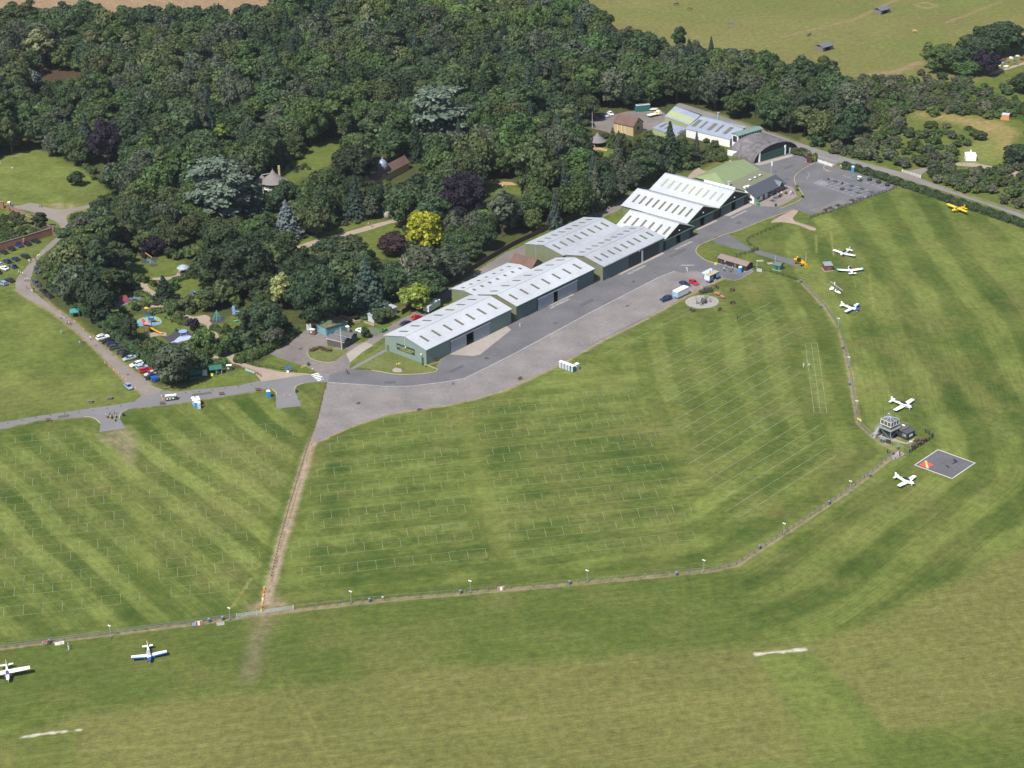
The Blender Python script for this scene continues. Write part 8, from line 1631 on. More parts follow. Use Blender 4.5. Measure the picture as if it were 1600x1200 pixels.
for x,y,t_,l_,wh,ps in ((68.5,1009.5,'pink','blue','at the left fence beside the bin','stand'),(75.5,1008,'red','black','right of the person in pink at the left fence','stand'),(107.5,1012,'white','beige','on the runway side of the left fence','walk'),(107.8,1016,'pale','white','nearest the camera below the left fence','walk'),(1255.5,574,'pink','white','left of a pair beside the bay ladder','walk'),(1264,574.5,'pale','grey','right of a pair beside the bay ladder','walk'),
 (812.5,511,'white','white','alone on the wide asphalt apron','walk'),(707,601,'blue','navy','at the pale edge line of the apron','walk'),(541.5,583,'black','navy','left of a pair at the yard mouth','walk'),(543.5,585,'navy','black','right of a pair at the yard mouth','walk'),(661,571.5,'black','navy','at the corner of the end hangar','sit'),(664,574,'pink','black','nearest the kerb at the end hangar','sit'),(1152,501,'black','black','alone on the display grass','stand'),(1386.5,709,'black','navy','left on the viewing pad','stand'),(1405.5,712,'navy','black','right on the viewing pad','stand'),(1395.5,711,'grey','black','in the middle of the viewing pad','stand'),
 (489,581,'white','grey','at the upper end of the zebra crossing','stand'),(503,594,'white','navy','at the lower end of the zebra crossing','stand'),(576,353,'pink','grey','on the garden path by the rose arch','walk'),(581,355,'grey','navy','right of pink on the garden path','walk'),(785.5,292,'white','blue','left of a pair on the round lawn','sit'),(789,292,'blue','white','right of a pair on the round lawn','sit'),(20,266,'white','pink','on the upper left lawn','walk'),(1,257,'white','pale','at the left edge of the upper lawn','stand'),(929,232,'pink','white','on the orange path by the thatched pavilion','walk')): person(x,y,t_,l_,wh,ps,group='people scattered over the aerodrome')
for x,y,t_,l_,wh in ((1131,424,'pale','navy','left at the black hut hatch'),(1134,419,'blue','grey','under the lime notice of the black hut'),(1139,425,'navy','grey','middle at the black hut'),(1142,425,'black','navy','right of the middle at the black hut'),(1144.5,422,'white','black','near the blue toilet and black hut'),(1127,415,'green','beige','at the left end of the black hut'),(1233.5,305,'pink','white','on the terrace beside a pram'),(1235.5,302,'white','pink','bending on the terrace'),(1238.5,303,'navy','black','right on the cafe terrace'),(1221,303,'white','beige','at a terrace table'),(1224,302,'orange','grey','seated among planters'),(1213,303,'black','pale','left among terrace tables'),(1216,308,'white','navy','at the front terrace table'),(1206,310,'navy','white','at the umbrella-less dark table')): person(x,y,t_,l_,wh,'stand' if y>303.5 else 'sit',group='people at the cafe and refreshment hut')
# ------------------------------------------------------------------ gun crew display
for a,(x,y),lb in ((20,(1120,450),'upper left field gun limber behind the military vehicle'),(60,(1144.5,455),'upper right limber on the display grass'),(100,(1144.5,475),'right limber beside the gun ring'),(150,(1124,485),'lower right limber by the gun ring'),(200,(1081.5,486.5),'lower left limber by the gun ring')):
 g=empty('field_gun',at(x,y),R(a),lb,'field gun','guns and limbers round the concrete ring'); one('shield',lambda m: m.hexa([(-.1,-.8,.4),(.0,-.8,.4),(.0,.8,.4),(-.1,.8,.4)],[(-.4,-.8,1.3),(-.3,-.8,1.3),(-.3,.8,1.3),(-.4,.8,1.3)]),m_wood,g); one('barrel',lambda m: m.tube((-.6,0,.85),(1.7,0,1.15),.11,.07,8),mat('gun_metal',(.06,.055,.05),.6),g); one('trail',lambda m: (m.bar((-.3,.1,.6),(-2.0,.35,.1),.14,.14),m.bar((-.3,-.1,.6),(-2.0,-.35,.1),.14,.14)),m_wood,g); wheels(g,[(0,-.75),(0,.75)],.5,.14)
g=empty('field_gun',at(1100,473),R(40),'large dark field gun at the centre of the concrete ring','field gun','guns and limbers round the concrete ring'); one('barrel',lambda m: m.tube((-.8,0,1.1),(3.2,0,1.9),.16,.1,8),m_slate,g); one('shield',lambda m: (m.box(-.1,.0,-1.1,-.2,.4,1.7),m.box(-.1,.0,.2,1.1,.4,1.7)),m_od,g); one('trail',lambda m: (m.bar((-.3,.15,.7),(-2.8,.9,.1),.2,.2),m.bar((-.3,-.15,.7),(-2.8,-.9,.1),.2,.2)),m_slate,g); wheels(g,[(0,-.9),(0,.9)],.62,.22); one('platform',lambda m: m.lathe([(.9,.02),(.9,.12)],n=12),m_slate,g)
for x,y,t_,l_,wh,ps in ((1087.5,470,'khaki','khaki','upper left on the gun ring','stand'),(1088.5,474,'beige','black','lower left on the gun ring','stand'),(1097.5,472.5,'beige','black','left beside the large gun','sit'),(1101,468,'khaki','khaki','behind the large gun','stand'),(1103.5,468,'khaki','beige','right behind the large gun','stand'),(1098,477,'black','navy','in front of the large gun','sit'),(1109,472,'red','black','right of the large gun','sit')): person(x,y,t_,l_,wh,ps,group='gun crew on the concrete ring')
for (x,y),lb,s in (((1121,461),'tan ammunition chest left of its twin',0),((1128.5,466),'orange ammunition chest right of its twin',1)): g=empty('ammunition_cart',at(x,y),R(-40-20*s),lb,'cart','ammunition carts'); one('chest',lambda m: m.box(-1,1,-.4,.4,.35,.95),mat('chest_tan',(.35,.16,.10),.8),g); wheels(g,[(0,-.45),(0,.45)],.35,.08)
# ------------------------------------------------------------------ cones, signs, boards, tables
m_cone=mat('cone_orange',(.62,.12,.04),.6); cn=None
CN=[(94.5,487.5),(117,502),(131,514.5),(147,525.5),(163.8,567.5),(171.2,573.2),(177.7,578),(185.3,583.5),(191.5,589),(197,594),(204.7,600.3),(212.5,607),(1178-50,433),(1095.5,449),(1082.5,455.8),(1259.5,253.5),(1292,267.5),(453,618),(444,618),(253,617.5),(254,624),(997.5,176)]
for i,(x,y) in enumerate(CN):
 if cn is None:
  cn=empty('traffic_cone',(0,0,0)); one('body',lambda m: m.lathe([(.17,.04),(.03,.72)],n=8),m_cone,cn); one('band',lambda m: m.lathe([(.125,.3),(.085,.46)],n=8),m_white,cn); one('base',lambda m: m.box(-.24,.24,-.24,.24,0,.04),m_cone,cn); o=cn
 else: o=copy_tree(cn)
 best=sorted(LMW,key=lambda l: math.dist(l[0],at(x,y)))[0][1]
 place(o,at(x,y),0,f"small orange and white cone, {['first','second','third','fourth','fifth','sixth','seventh','eighth','ninth','tenth','eleventh','twelfth'][i] + ' from the top along the lane edge' if i < 12 else ['on the apron beside the exhibition trailer','between red hatchback and military vehicle','at the tail of the white box trailer','left of the brown entrance hut','inside the curved entrance kerb','right one in the road mouth','left one in the road mouth','behind the long golf cart','left of the long golf cart','by the green container'][i-12]}",'cone','traffic cones',.95)
g=empty('pit_barrier',at(408,955),0,'line of yellow, red and white barrier blocks closing the dirt track','barrier')
for k in range(7):
 q=Vector(at(408.3+.75*k,955-5.8*k))-Vector(at(408,955)); one('block',lambda m: m.box(q.x-.2,q.x+.2,q.y-.25,q.y+.25,0,.55),mat('barrier_yellow',(.6,.35,.02),.5) if k % 2==0 else m_cone if k % 4==1 else m_white,g)
def board(name,label,x,y,a_,w_,z0,z1,m_,legs=True,cat='sign',txt=None,tm=None):
 g=empty(name,at(x,y),a_,label,cat); one('panel',lambda m: m.box(-w_/2,w_/2,-.04,.04,z0,z1),m_,g)
 if legs and z0>.2:
  for s in (-1,1): one('leg',lambda m: m.box(s*w_*.4-.04,s*w_*.4+.04,.042,.12,0,z1),m_metal,g)
 if txt: o=text_mesh(txt,(z1-z0)*.55,'sign_lettering',tm or m_white,parent=g); o.rotation_euler=(R(90),0,0); o.location=(0,-.05,(z0+z1)/2)
 return g
aF=math.atan2(FENCE[2][1]-FENCE[0][1],FENCE[2][0]-FENCE[0][0])
board('notice_board','wider white notice board leaning on the left fence',90.5,1008,aF,1.5,0,.9,m_white); board('notice_board','narrower white notice board on the left fence',97.8,1006.5,aF,.9,0,.9,m_white)
g=board('marker_board','red and white marker board left of the field gates',310.8,977,aF,1.7,0,1.3,m_white,cat='marker board'); [one('red_stripe',lambda m: m.box(x-.25,x+.25,-.06,-.042,0,1.3),MATS['signal_red'],g) for x in (-.55,.55)]; board('notice_board','small pale blue notice beside the red and white board',303,978,aF,.8,.1,1.0,m_pan)
g=board('marker_board','pinkish red and white board in the middle of the runway fence',783,922.5,aF,1.8,0,1.1,m_white,cat='marker board'); [one('red_stripe',lambda m: m.box(x-.28,x+.28,-.06,-.042,0,1.1),mat('faded_red',(.45,.16,.16),.6),g) for x in (-.6,.6)]
board('notice_board','small white notice right of the gates fence',598,937,aF,.5,.7,1.0,m_white); board('ground_board','pale flat board leaning on the black rail fence',1186.5,424.5,R(-22),1.9,0,1.2,mat('pale_board',(.35,.38,.36),.6)); board('yellow_sign','yellow banner on the dirt path fence left of the tower',1342.5,659,R(118),1.9,.4,1.1,mat('banner_yellow',(.75,.70,.02),.6)); board('black_board','black notice panel with white sheet beside the bins',1388,693,R(-30),1.5,0,1.3,m_black)
board('yellow_board','yellow board on the kerb left of the black hut',1118,413.5,R(10),.9,0,.8,MATS['banner_yellow']); board('yellow_board','yellow board before the open green stall',331.5,587.5,R(5),.7,0,.9,MATS['banner_yellow']); board('blue_sign','blue information sign with white symbols above a white panel',450,581.5,R(-5),1.7,1.2,2.1,mat('sign_blue',(.02,.12,.45),.5)); board('white_sign','small white panel under the blue information sign',449.8,583,R(-5),.7,.15,1.0,m_white)
board('yellow_sign','yellow board with black edge beside the yard road',474.5,575,R(40),2.0,.2,.8,mat('sign_lemon',(.62,.60,.03),.6)); board('green_sign','dark green sign with yellow lettering at the lane junction',258,607.5,R(-28),1.9,.2,.9,m_dgreen,txt='WELCOME',tm=m_gold); board('picture_banner','long pale blue and green banner on the brown fence',390.5,582.5,R(-38),4.2,.3,.95,mat('banner_mix',(.25,.42,.38),.6,var=.4,scale=2)); board('cafe_sign','green and cream information board at the car park entrance',1315.3,263.5,R(-15),1.6,.5,1.6,mat('board_cream',(.40,.45,.35),.6)); board('cafe_sign','small round-topped cream board at the entrance',1321.8,265,R(-15),.9,.3,1.3,mat('board_ivory',(.55,.50,.42),.6))
for x,y,lb in ((1296,329.5,'first white advert on the car park fence'),(1306.5,325.5,'second white advert on the car park fence'),(1329,317,'blue and white advert on the car park fence'),(1352.5,308.5,'small white advert on the car park fence'),(1356.5,307,'pale blue advert on the car park fence')): board('advert_panel',lb,x,y+1.5,math.atan2(at(1358,309)[1]-at(1280,337)[1],at(1358,309)[0]-at(1280,337)[0]),1.6,.15,.95,m_white if 'white' in lb else m_pan,False)
o=one('entrance_kiosk',lambda m: (m.box(-1.2,1.2,-1,1,0,2.1),m.box(-1.3,1.3,-1.1,1.1,2.102,2.25)),mat('dark_brown_paint',(.06,.03,.03),.7),loc=at(1264.7,253.2),rz=R(-8)); T(o,'small dark brown kiosk by the entrance gates','kiosk'); o=one('timber_screen',lambda m: m.box(-2,2,-.1,.1,0,1.2),m_gwood,loc=at(1307.5,263),rz=R(-35)); T(o,'tan timber screen beside the white gates','screen'); o=one('white_sign_wall',lambda m: m.hexa([(-2.2,-.1,0),(1.4,-.1,0),(1.4,.1,0),(-2.2,.1,0)],[(-2.2,-.1,2.3),(2.2,-.1,2.3),(2.2,.1,2.3),(-2.2,.1,2.3)]),m_white,loc=at(1144,243.5),rz=R(-35)); T(o,'white sign wall at the left foot of the arched hangar','sign wall')
pt={}
def picnic(x,y,m_,label,a_=.3,name='picnic_table',grp='picnic tables',parasol=False):
 k_=(m_.name,parasol)
 if k_ not in pt:
  g=empty(name,(0,0,0)); one('table_top',lambda m: m.box(-.9,.9,-.38,.38,.70,.76),m_,g)
  for s in (-1,1): one('bench_seat',lambda m: m.box(-.9,.9,s*.75-.13,s*.75+.13,.42,.47),m_,g); one('leg_frame',lambda m: (m.bar((s*.6,-.75,0),(s*.6,-.25,.7),.07,.07),m.bar((s*.6,.75,0),(s*.6,.25,.7),.07,.07),m.bar((s*.6,-.8,.40),(s*.6,.8,.40),.06,.08)),m_,g)
  pt[k_]=g; o=g
 else: o=copy_tree(pt[k_])
 place(o,at(x,y),a_,label,'picnic table',grp)
m_bt=mat('brown_table',(.075,.042,.032),.8); m_gt=mat('slate_table',(.10,.13,.17),.7)
for x,y,m_,lb in ((1305,284,m_gt,'grey picnic table in the second far bay'),(1330,291,m_gt,'grey picnic table in the middle far bay'),(1346.5,295.5,m_gt,'bluish picnic table in a far bay'),(1361,300.5,m_gt,'bluish picnic table at the end of the far bays'),(1316,296.5,m_bt,'brown picnic table in a near bay'),(1328,298,m_gt,'grey picnic table in a near bay'),(1340,302,m_gt,'bluish picnic table in the last near bay'),(1331,314,m_bt,'red-brown table near the yellow hatching'),(1342,310.5,m_gwood,'weathered table by the car park fence'),(1290,329,m_bt,'left brown table on the yellow hatching'),(1297,326,m_bt,'middle brown table on the yellow hatching'),(1309,322,m_bt,'right brown table on the yellow hatching')): picnic(x,y,m_,lb,R(35),grp='picnic tables in the visitor bays')
for x,y,m_,lb in ((487.5,548.5,m_bt,'leftmost brown table on the round green island'),(492,546.5,m_bt,'second brown table on the round island'),(500.5,544.5,m_bt,'third brown table on the round island'),(506.5,547,m_bt,'fourth brown table on the round island'),(514,549,m_bt,'rightmost brown table on the round island'),(1207,314.5,m_slate,'dark table nearest the road on the cafe terrace'),(1212,310,m_slate,'dark table behind on the cafe terrace'),(1219,306,m_bt,'brown table on the cafe terrace'),(141,629,m_gwood,'left weathered table beside the west road'),(171.5,623.5,m_gwood,'right weathered table beside the west road')): picnic(x,y,m_,lb,R(-10) if x<900 else R(40))
for x,y,lb in ((1427,699,'left picnic table in the tower enclosure'),(1436,694,'middle picnic table in the tower enclosure'),(1444,689,'right picnic table in the tower enclosure'),(1433,690,'long bench row at the back of the tower enclosure')): picnic(x,y,m_bt,lb,R(48),grp='tables in the tower enclosure')
for x,y,lb in ((1358.5,282,'left black covered tub at the hedge side bays'),(1372.5,286,'middle black covered tub at the hedge side bays'),(1386,290.5,'right black covered tub at the hedge side bays')): g=empty('covered_tub',at(x,y),0,lb,'tub','black covered tubs'); one('cover',lambda m: m.lathe([(.95,.1),(1.0,.9),(.9,1.05),(.2,1.15)],n=12),m_black,g); one('stand',lambda m: m.lathe([(.7,0),(.7,.1)],n=10),m_metal,g)
bc=None
for x,y,lb in ((76,658,'first wooden seat on the near side of the west road'),(254,632,'wooden seat below the long golf cart'),(346.5,617,'wooden seat halfway to the second road mouth'),(403.5,610.5,'wooden seat beside the single blue toilet'),(682,563.5,'brown bench outside the end hangar front'),(770.5,495.5,'brown bench at the right end of the concrete threshold'),(904,452.5,'red-brown bench before the long hangar doors'),(959.5,428.5,'red-brown bench before the twin hangar'),(813,593,'dark bench on the lower apron edge')):
 if bc is None:
  bc=empty('bench',(0,0,0)); one('seat',lambda m: m.box(-.85,.85,-.25,.25,.40,.46),m_wood,bc); one('backrest',lambda m: m.box(-.85,.85,.22,.28,.5,.9),m_wood,bc)
  for s in (-1,1): one('leg',lambda m: (m.box(s*.7-.05,s*.7+.05,-.22,.28,0,.4)),m_wood,bc); o=bc
 else: o=copy_tree(bc)
 place(o,at(x,y),UA if x>500 else R(8),lb,'bench','benches')
for x,y,c,lb in ((1245,292.5,'lime','yellow-green planter at the top of the terrace verge'),(1246,298,'teal','low planter with teal tub on the terrace verge'),(1254,309,'russet','small reddish shrub on the terrace verge'),(1228,303,'green','leafy planter on the cafe terrace'),(1218.5,308.5,'green','planter box at the terrace edge'),(1208,299,'lime','bright planter before the glazed cafe front')):
 X,Y=at(x,y); tree(X,Y,'shrub',c if c in LM else 'green',61,.5,.9,name='planter_shrub',label=lb,group='cafe planters',cat='plant')
for x,y,lb,m_ in ((275,517.5,'green bin beside the play path fork',m_dgreen),(463,613,'dark green bin on the tongue of grass by the road',m_dgreen),(192.5,650,'dark green bin right of the motorbikes',m_dgreen),(1212,322.5,'black bin at the terrace corner',m_black),(1184,321,'green wheelie container beside the cafe wall',mat('bin_green',(.03,.25,.08),.5)),(482,571,'dark green bin by the yellow roadside board',m_dgreen)): o=one('waste_bin',lambda m: (m.lathe([(.38,0),(.42,1.0),(.45,1.02),(.3,1.2)],n=10)),m_,loc=at(x,y)); T(o,lb,'bin'); o.scale=(1.6,1.2,1.1) if 'container' in lb else (1,1,1)
# ------------------------------------------------------------------ control tower and hut
m_twr=mat('tower_dark',(.035,.045,.06),.6); m_deck=mat('deck_grey',(.22,.23,.22),.7); tw_=empty('control_tower',at(1388.8,681),R(-50),'steel control tower with white-framed glass cab and outside stairs','control tower')
one('lower_room',lambda m: m.box(-1.5,1.5,-1.4,1.4,.0,3.0),m_twr,tw_); one('upper_room',lambda m: m.box(-1.7,1.7,-1.6,1.6,3.2,4.1),m_twr,tw_); one('gallery',lambda m: (m.box(-2.6,2.6,-2.5,2.5,3.0,3.15)),m_deck,tw_)
for z_ in (3.6,4.05): one('gallery_rail',lambda m: (m.bar((-2.55,-2.45,z_),(2.55,-2.45,z_),.05,.05),m.bar((2.55,-2.45,z_),(2.55,2.45,z_),.05,.05),m.bar((2.55,2.45,z_),(-2.55,2.45,z_),.05,.05),m.bar((-2.55,2.45,z_),(-2.55,-2.45,z_),.05,.05)),m_metal,tw_)
for sx_ in (-1,1):
 for sy_ in (-1,1): one('leg',lambda m: m.bar((sx_*2.1,sy_*2.0,0),(sx_*2.1,sy_*2.0,3.0),.14,.14),m_metal,tw_); one('cab_post',lambda m: m.box(sx_*1.95-.07,sx_*1.95+.07,sy_*1.85-.07,sy_*1.85+.07,4.1,5.8),m_white,tw_); one('brace',lambda m: m.bar((sx_*2.1,-2.0,.3),(sx_*2.1,2.0,2.8),.07,.07) if sy_>0 else m.bar((-2.1,sx_*2.0,2.8),(2.1,sx_*2.0,.3),.07,.07),m_metal,tw_)
one('cab_sill',lambda m: (m.box(-2.0,2.0,-1.9,1.9,4.1,4.22)),m_white,tw_); one('cab_glass',lambda m: (m.box(-1.9,1.9,-1.86,-1.82,4.3,5.65),m.box(-1.9,1.9,1.82,1.86,4.3,5.65),m.box(-1.96,-1.92,-1.8,1.8,4.3,5.65),m.box(1.92,1.96,-1.8,1.8,4.3,5.65)),mat('tinted_glass',(.10,.09,.07),.1,spec=.8),tw_)
one('cab_frame',lambda m: [m.box(-2.0,2.0,s*1.88-.06,s*1.88+.06,5.66,5.8) for s in (-1,1)]+[m.box(s*1.98-.06,s*1.98+.06,-1.8,1.8,5.66,5.8) for s in (-1,1)]+[m.box(x-.05,x+.05,s*1.9-.05,s*1.9+.05,4.23,5.65) for x in (-.65,.65) for s in (-1,1)]+[m.box(s*2.0-.05,s*2.0+.05,y-.05,y+.05,4.23,5.65) for y in (-.6,.6) for s in (-1,1)],m_white,tw_)
rf=one('cab_roof',lambda m: m.add([(-2.0,-1.9,5.81),(2.0,-1.9,5.81),(2.0,1.9,5.81),(-2.0,1.9,5.81),(0,0,6.5)],[(0,1,4),(1,2,4),(2,3,4),(3,0,4),(0,3,2,1)]),mat('roof_glazing',(.09,.10,.12),.3,spec=.6),tw_)
one('glazing_bars',lambda m: [m.bar((x,y,5.86),(0,0,6.56),.1,.08) for x,y in ((-2,-1.9),(2,-1.9),(2,1.9),(-2,1.9),(0,-1.9),(0,1.9),(-2,0),(2,0))],m_gut,rf)
one('stair',lambda m: (m.hexa([(-2.6,-4.4,.0),(-1.7,-4.4,.0),(-1.7,-4.2,.0),(-2.6,-4.2,.0)],[(-2.6,-2.6,2.95),(-1.7,-2.6,2.95),(-1.7,-2.4,3.1),(-2.6,-2.4,3.1)]),[m.box(-2.6,-1.7,-4.3+k*.19,-4.05+k*.19,.25+k*.28,.29+k*.28) for k in range(10)]),m_deck,tw_); one('stair_handrail',lambda m: [m.bar((x,-4.3,1.0),(x,-2.5,4.0),.06,.06) for x in (-2.6,-1.7)],m_metal,tw_)
one('side_platform',lambda m: (m.box(-4.2,-2.61,-1.2,1.2,1.5,1.6),[m.bar((x,y,0),(x,y,2.5),.08,.08) for x in (-4.1,-2.8) for y in (-1.1,1.1)]),m_deck,tw_)
for x,y,h in ((-3.4,1.6,7.6),(.2,.1,8.8),(1.6,1.2,7.2)): one('antenna',lambda m: m.tube((x,y,3.1 if x<0 else 5.9),(x,y,h),.04,.02,5),m_metal,tw_)
one('weather_vane',lambda m: m.ball((-1,.6,7.0),.18,6,4),m_white,tw_)
P=at(1396.3,679.5); Q_=at(1417.6,688.5); a_=math.atan2(Q_[1]-P[1],Q_[0]-P[0]); L_=math.dist(P,Q_); ht_=empty('tower_hut',P,a_,'low dark hut with small white windows beside the control tower','hut'); m_hut=mat('hut_dark',(.028,.030,.042),.7,stripes=(2,.3,.15))
one('wall',lambda m: (m.box(0,L_*.55,.0,3.6,0,2.5),m.box(L_*.55+.002,L_,.0,3.4,0,2.3)),m_hut,ht_); one('roof',lambda m: m.box(-.15,L_*.56,-.2,3.8,2.502,2.65),mat('hut_felt',(.105,.09,.085),.9,var=.2,scale=2),ht_); one('roof',lambda m: m.box(L_*.56+.01,L_+.15,-.2,3.6,2.302,2.45),mat('hut_felt_dark',(.065,.065,.075),.8),ht_)
for x in (.5,L_*.68): w_=one('window',lambda m: m.box(x,x+.9,-.05,-.004,.9,1.8),m_glass,ht_); one('window_frame',lambda m: (m.box(x-.08,x,-.06,-.004,.85,1.85),m.box(x+.9,x+.98,-.06,-.004,.85,1.85),m.box(x+.4,x+.5,-.07,-.052,.85,1.85)),m_white,w_)
one('window',lambda m: m.box(L_+.005,L_+.05,.8,2.4,.9,1.8),m_white,ht_); one('flood_light',lambda m: m.ball((1.6,2.4,3.0),.35,8,5,0,(1.8,.8,.7)),m_white,ht_); one('roof_rail',lambda m: (m.bar((.2,3.6,3.4),(L_*.5,3.6,3.4),.05,.05),[m.bar((x,3.6,2.66),(x,3.6,3.4),.05,.05) for x in (.2,1.4,2.6)]),m_metal,ht_)
sheet('tower_slab',[(1360,680),(1366,675),(1392,683),(1416,692),(1430,684),(1426,690),(1417,694),(1390,688),(1374,683)],.005,m_conc)
# ------------------------------------------------------------------ playground and garden items
def fr(name,label,x,y,a_=0,cat='play equipment'): return empty(name,at(x,y),a_,label,cat,None)
m_pyel=mat('play_yellow',(.62,.32,.02),.45); m_pblu=mat('play_blue',(.03,.12,.38),.45); m_pred=mat('play_red',(.40,.05,.03),.45); m_pgrn=mat('play_turquoise',(.06,.42,.38),.45); m_plav=mat('play_pale_blue',(.22,.30,.55),.45); m_plog=mat('play_timber',(.16,.11,.08),.8)
g=fr('swing_set','swing frame with yellow top beam on dark and teal matting',233,408,ang((226,396.5),(238,405))); one('top_beam',lambda m: m.bar((-3,0,2.5),(3,0,2.5),.18,.18),m_pyel,g); [one('leg',lambda m: m.bar((x,s*1.0,0),(x,0,2.5),.09,.09),m_metal,g) for x in (-2.8,0,2.8) for s in (-1,1)]; [one('swing_seat',lambda m: (m.box(x-.22,x+.22,-.1,.1,.45,.5),m.bar((x-.2,0,.5),(x-.2,0,2.4),.02,.02),m.bar((x+.2,0,.5),(x+.2,0,2.4),.02,.02)),m_tyre,g) for x in (-2,-.9,.9,2)]
g=fr('swing_set','blue swing frame half hidden by birches',206,412,R(-60)); one('top_beam',lambda m: m.bar((-2,0,2.3),(2,0,2.3),.14,.14),m_pblu,g); [one('leg',lambda m: m.bar((x,s*.9,0),(x,0,2.3),.09,.09),m_pblu,g) for x in (-1.9,1.9) for s in (-1,1)]
g=fr('climbing_pyramid','dark red pyramid climber on blue matting',193,471.5,R(20)); one('faces',lambda m: (m.add([(-2,-1.6,0),(2,-1.6,0),(1.2,0,2.3),(-1.2,0,2.3)],[(0,1,2,3)]),m.add([(-2,1.6,0),(2,1.6,0),(1.2,.02,2.3),(-1.2,.02,2.3)],[(0,1,2,3)])),mat('maroon_panel',(.16,.04,.05),.6),g); one('frame',lambda m: [m.bar((s*2,t_*1.6,0),(s*1.2,0,2.4),.12,.12) for s in (-1,1) for t_ in (-1,1)]+[m.bar((-1.2,0,2.4),(1.2,0,2.4),.12,.12)],m_pred,g)
g=fr('slide_tower','timber and red play tower with long yellow slide',232,519,R(-20)); one('platform',lambda m: m.box(-1,1,-1,1,1.9,2.0),m_plog,g); [one('post',lambda m: m.box(x-.08,x+.08,y-.08,y+.08,0,3.3),m_plog,g) for x in (-1,1) for y in (-1,1)]; one('side_panel',lambda m: (m.box(-1,1,-1.05,-1.0,2.0,2.8),m.box(-1.05,-1.0,-1,1,2.0,2.8)),m_plog,g); one('slide',lambda m: (m.hexa([(1,-.4,1.85),(4.3,-.4,.35),(4.3,.4,.35),(1,.4,1.85)],[(1,-.4,1.98),(4.3,-.4,.48),(4.3,.4,.48),(1,.4,1.98)]),m.hexa([(1,-.5,1.9),(4.3,-.5,.4),(4.3,-.4,.4),(1,-.4,1.9)],[(1,-.5,2.25),(4.3,-.5,.75),(4.3,-.4,.75),(1,-.4,2.25)]),m.box(4.3,5.4,-.4,.4,.3,.42)),m_pyel,g)
one('red_tube',lambda m: (m.tube((-1,.6,2.5),(-3.2,2.2,3.4),.5,.5,10),m.tube((-3.2,2.2,3.4),(-4.0,4.2,1.6),.45,.45,10)),m_pred,g); one('roof',lambda m: m.lathe([(1.3,3.3),(.05,4.2)],n=4),mat('pink_roof',(.45,.20,.16),.6),g)
g=fr('play_tower','blue play tower with small slide on mint matting',237,503.5,R(5)); one('platform',lambda m: m.box(-.9,.9,-.8,.8,1.1,1.2),m_pblu,g); one('panels',lambda m: (m.box(-.9,.9,-.85,-.8,1.2,2.0),m.box(-.95,-.9,-.8,.8,1.2,2.0)),m_pblu,g); [one('post',lambda m: m.box(x-.06,x+.06,y-.06,y+.06,0,2.9),m_pblu,g) for x in (-.85,.85) for y in (-.75,.75)]; one('slide',lambda m: m.hexa([(.9,-.3,1.0),(2.7,-.3,.2),(2.7,.3,.2),(.9,.3,1.0)],[(.9,-.3,1.12),(2.7,-.3,.32),(2.7,.3,.32),(.9,.3,1.12)]),m_pyel,g)
g=fr('lookout_frame','thin blue and yellow lookout frame at the top of the mint mat',230.5,496,0); one('posts',lambda m: [m.bar((x,y,0),(x,y,3.6),.1,.1) for x in (-.8,.8) for y in (-.6,.6)],m_pblu,g); one('roof',lambda m: m.lathe([(1.0,3.6),(.1,4.1)],n=4),m_pyel,g)
g=fr('climbing_web','low climbing web with ring on dark and pale blue matting',287,526,R(15)); one('mast',lambda m: (m.tube((-1,0,0),(-1,0,2.2),.07),m.tube((1,0,0),(1,0,2.2),.07)),m_metal,g); one('crossbar',lambda m: m.bar((-1.1,0,2.2),(1.1,0,2.2),.08,.08),m_pgrn,g); one('seats',lambda m: (m.box(-.6,-.2,-.2,.2,.4,.5),m.box(.2,.6,-.2,.2,.4,.5)),m_dgreen,g)
g=fr('roundabout','round pale blue spinner ring beside the web',286,519,0); one('ring',lambda m: m.lathe([(1.1,.3),(1.5,.3),(1.5,.4),(1.1,.4)],n=16),m_plav,g); one('hub',lambda m: m.tube((0,0,0),(0,0,.9),.08),m_metal,g); one('spokes',lambda m: (m.bar((-1.2,0,.34),(1.2,0,.34),.08,.05),m.bar((0,-1.2,.34),(0,1.2,.34),.08,.05)),m_metal,g)
g=fr('rope_cone','greenish rope cone climber on an oval mat',339.5,500,0); one('mast',lambda m: m.tube((0,0,0),(0,0,3.8),.07),m_metal,g); one('ropes',lambda m: [m.bar((1.9*math.cos(k*.785),1.9*math.sin(k*.785),.2),(0,0,3.7),.06,.06) for k in range(8)]+[m.bar((q*math.cos(k*.785),q*math.sin(k*.785),z_),(q*math.cos(k*.785+.785),q*math.sin(k*.785+.785),z_),.05,.05) for q,z_ in ((1.5,.9),(1.0,1.8),(.5,2.75)) for k in range(8)],m_pgrn,g)
g=fr('arch_climber','pale blue climbing frame with zigzag panel and bridge',365.5,495,R(-8)); one('zigzag_panel',lambda m: [m.box(-.5+.25*(k % 2),.5+.25*(k % 2),-.05,.05,1.0+k*.55,1.45+k*.55) for k in range(6)],m_plav,g); one('posts',lambda m: [m.bar((x,0,0),(x,0,h),.12,.12) for x,h in ((-.5,3.0),(.6,4.6),(4.6,3.0))],m_pblu,g); one('bridge',lambda m: m.bar((.6,0,2.2),(4.6,0,2.0),.5,.12),m_plav,g)
g=fr('slide_arch','turquoise curved slide below the pale blue climbing frame',374,503,R(-10)); one('chute',lambda m: [m.bar((-2.0+2.2*math.sin(k*.196),0,.25+1.9*(1-math.cos(k*.196))),(-2.0+2.2*math.sin((k+1)*.196),0,.25+1.9*(1-math.cos((k+1)*.196))),.5,.14) for k in range(8)],m_pgrn,g); one('support',lambda m: m.bar((.2,0,0),(.2,0,2.1),.1,.1),m_metal,g)
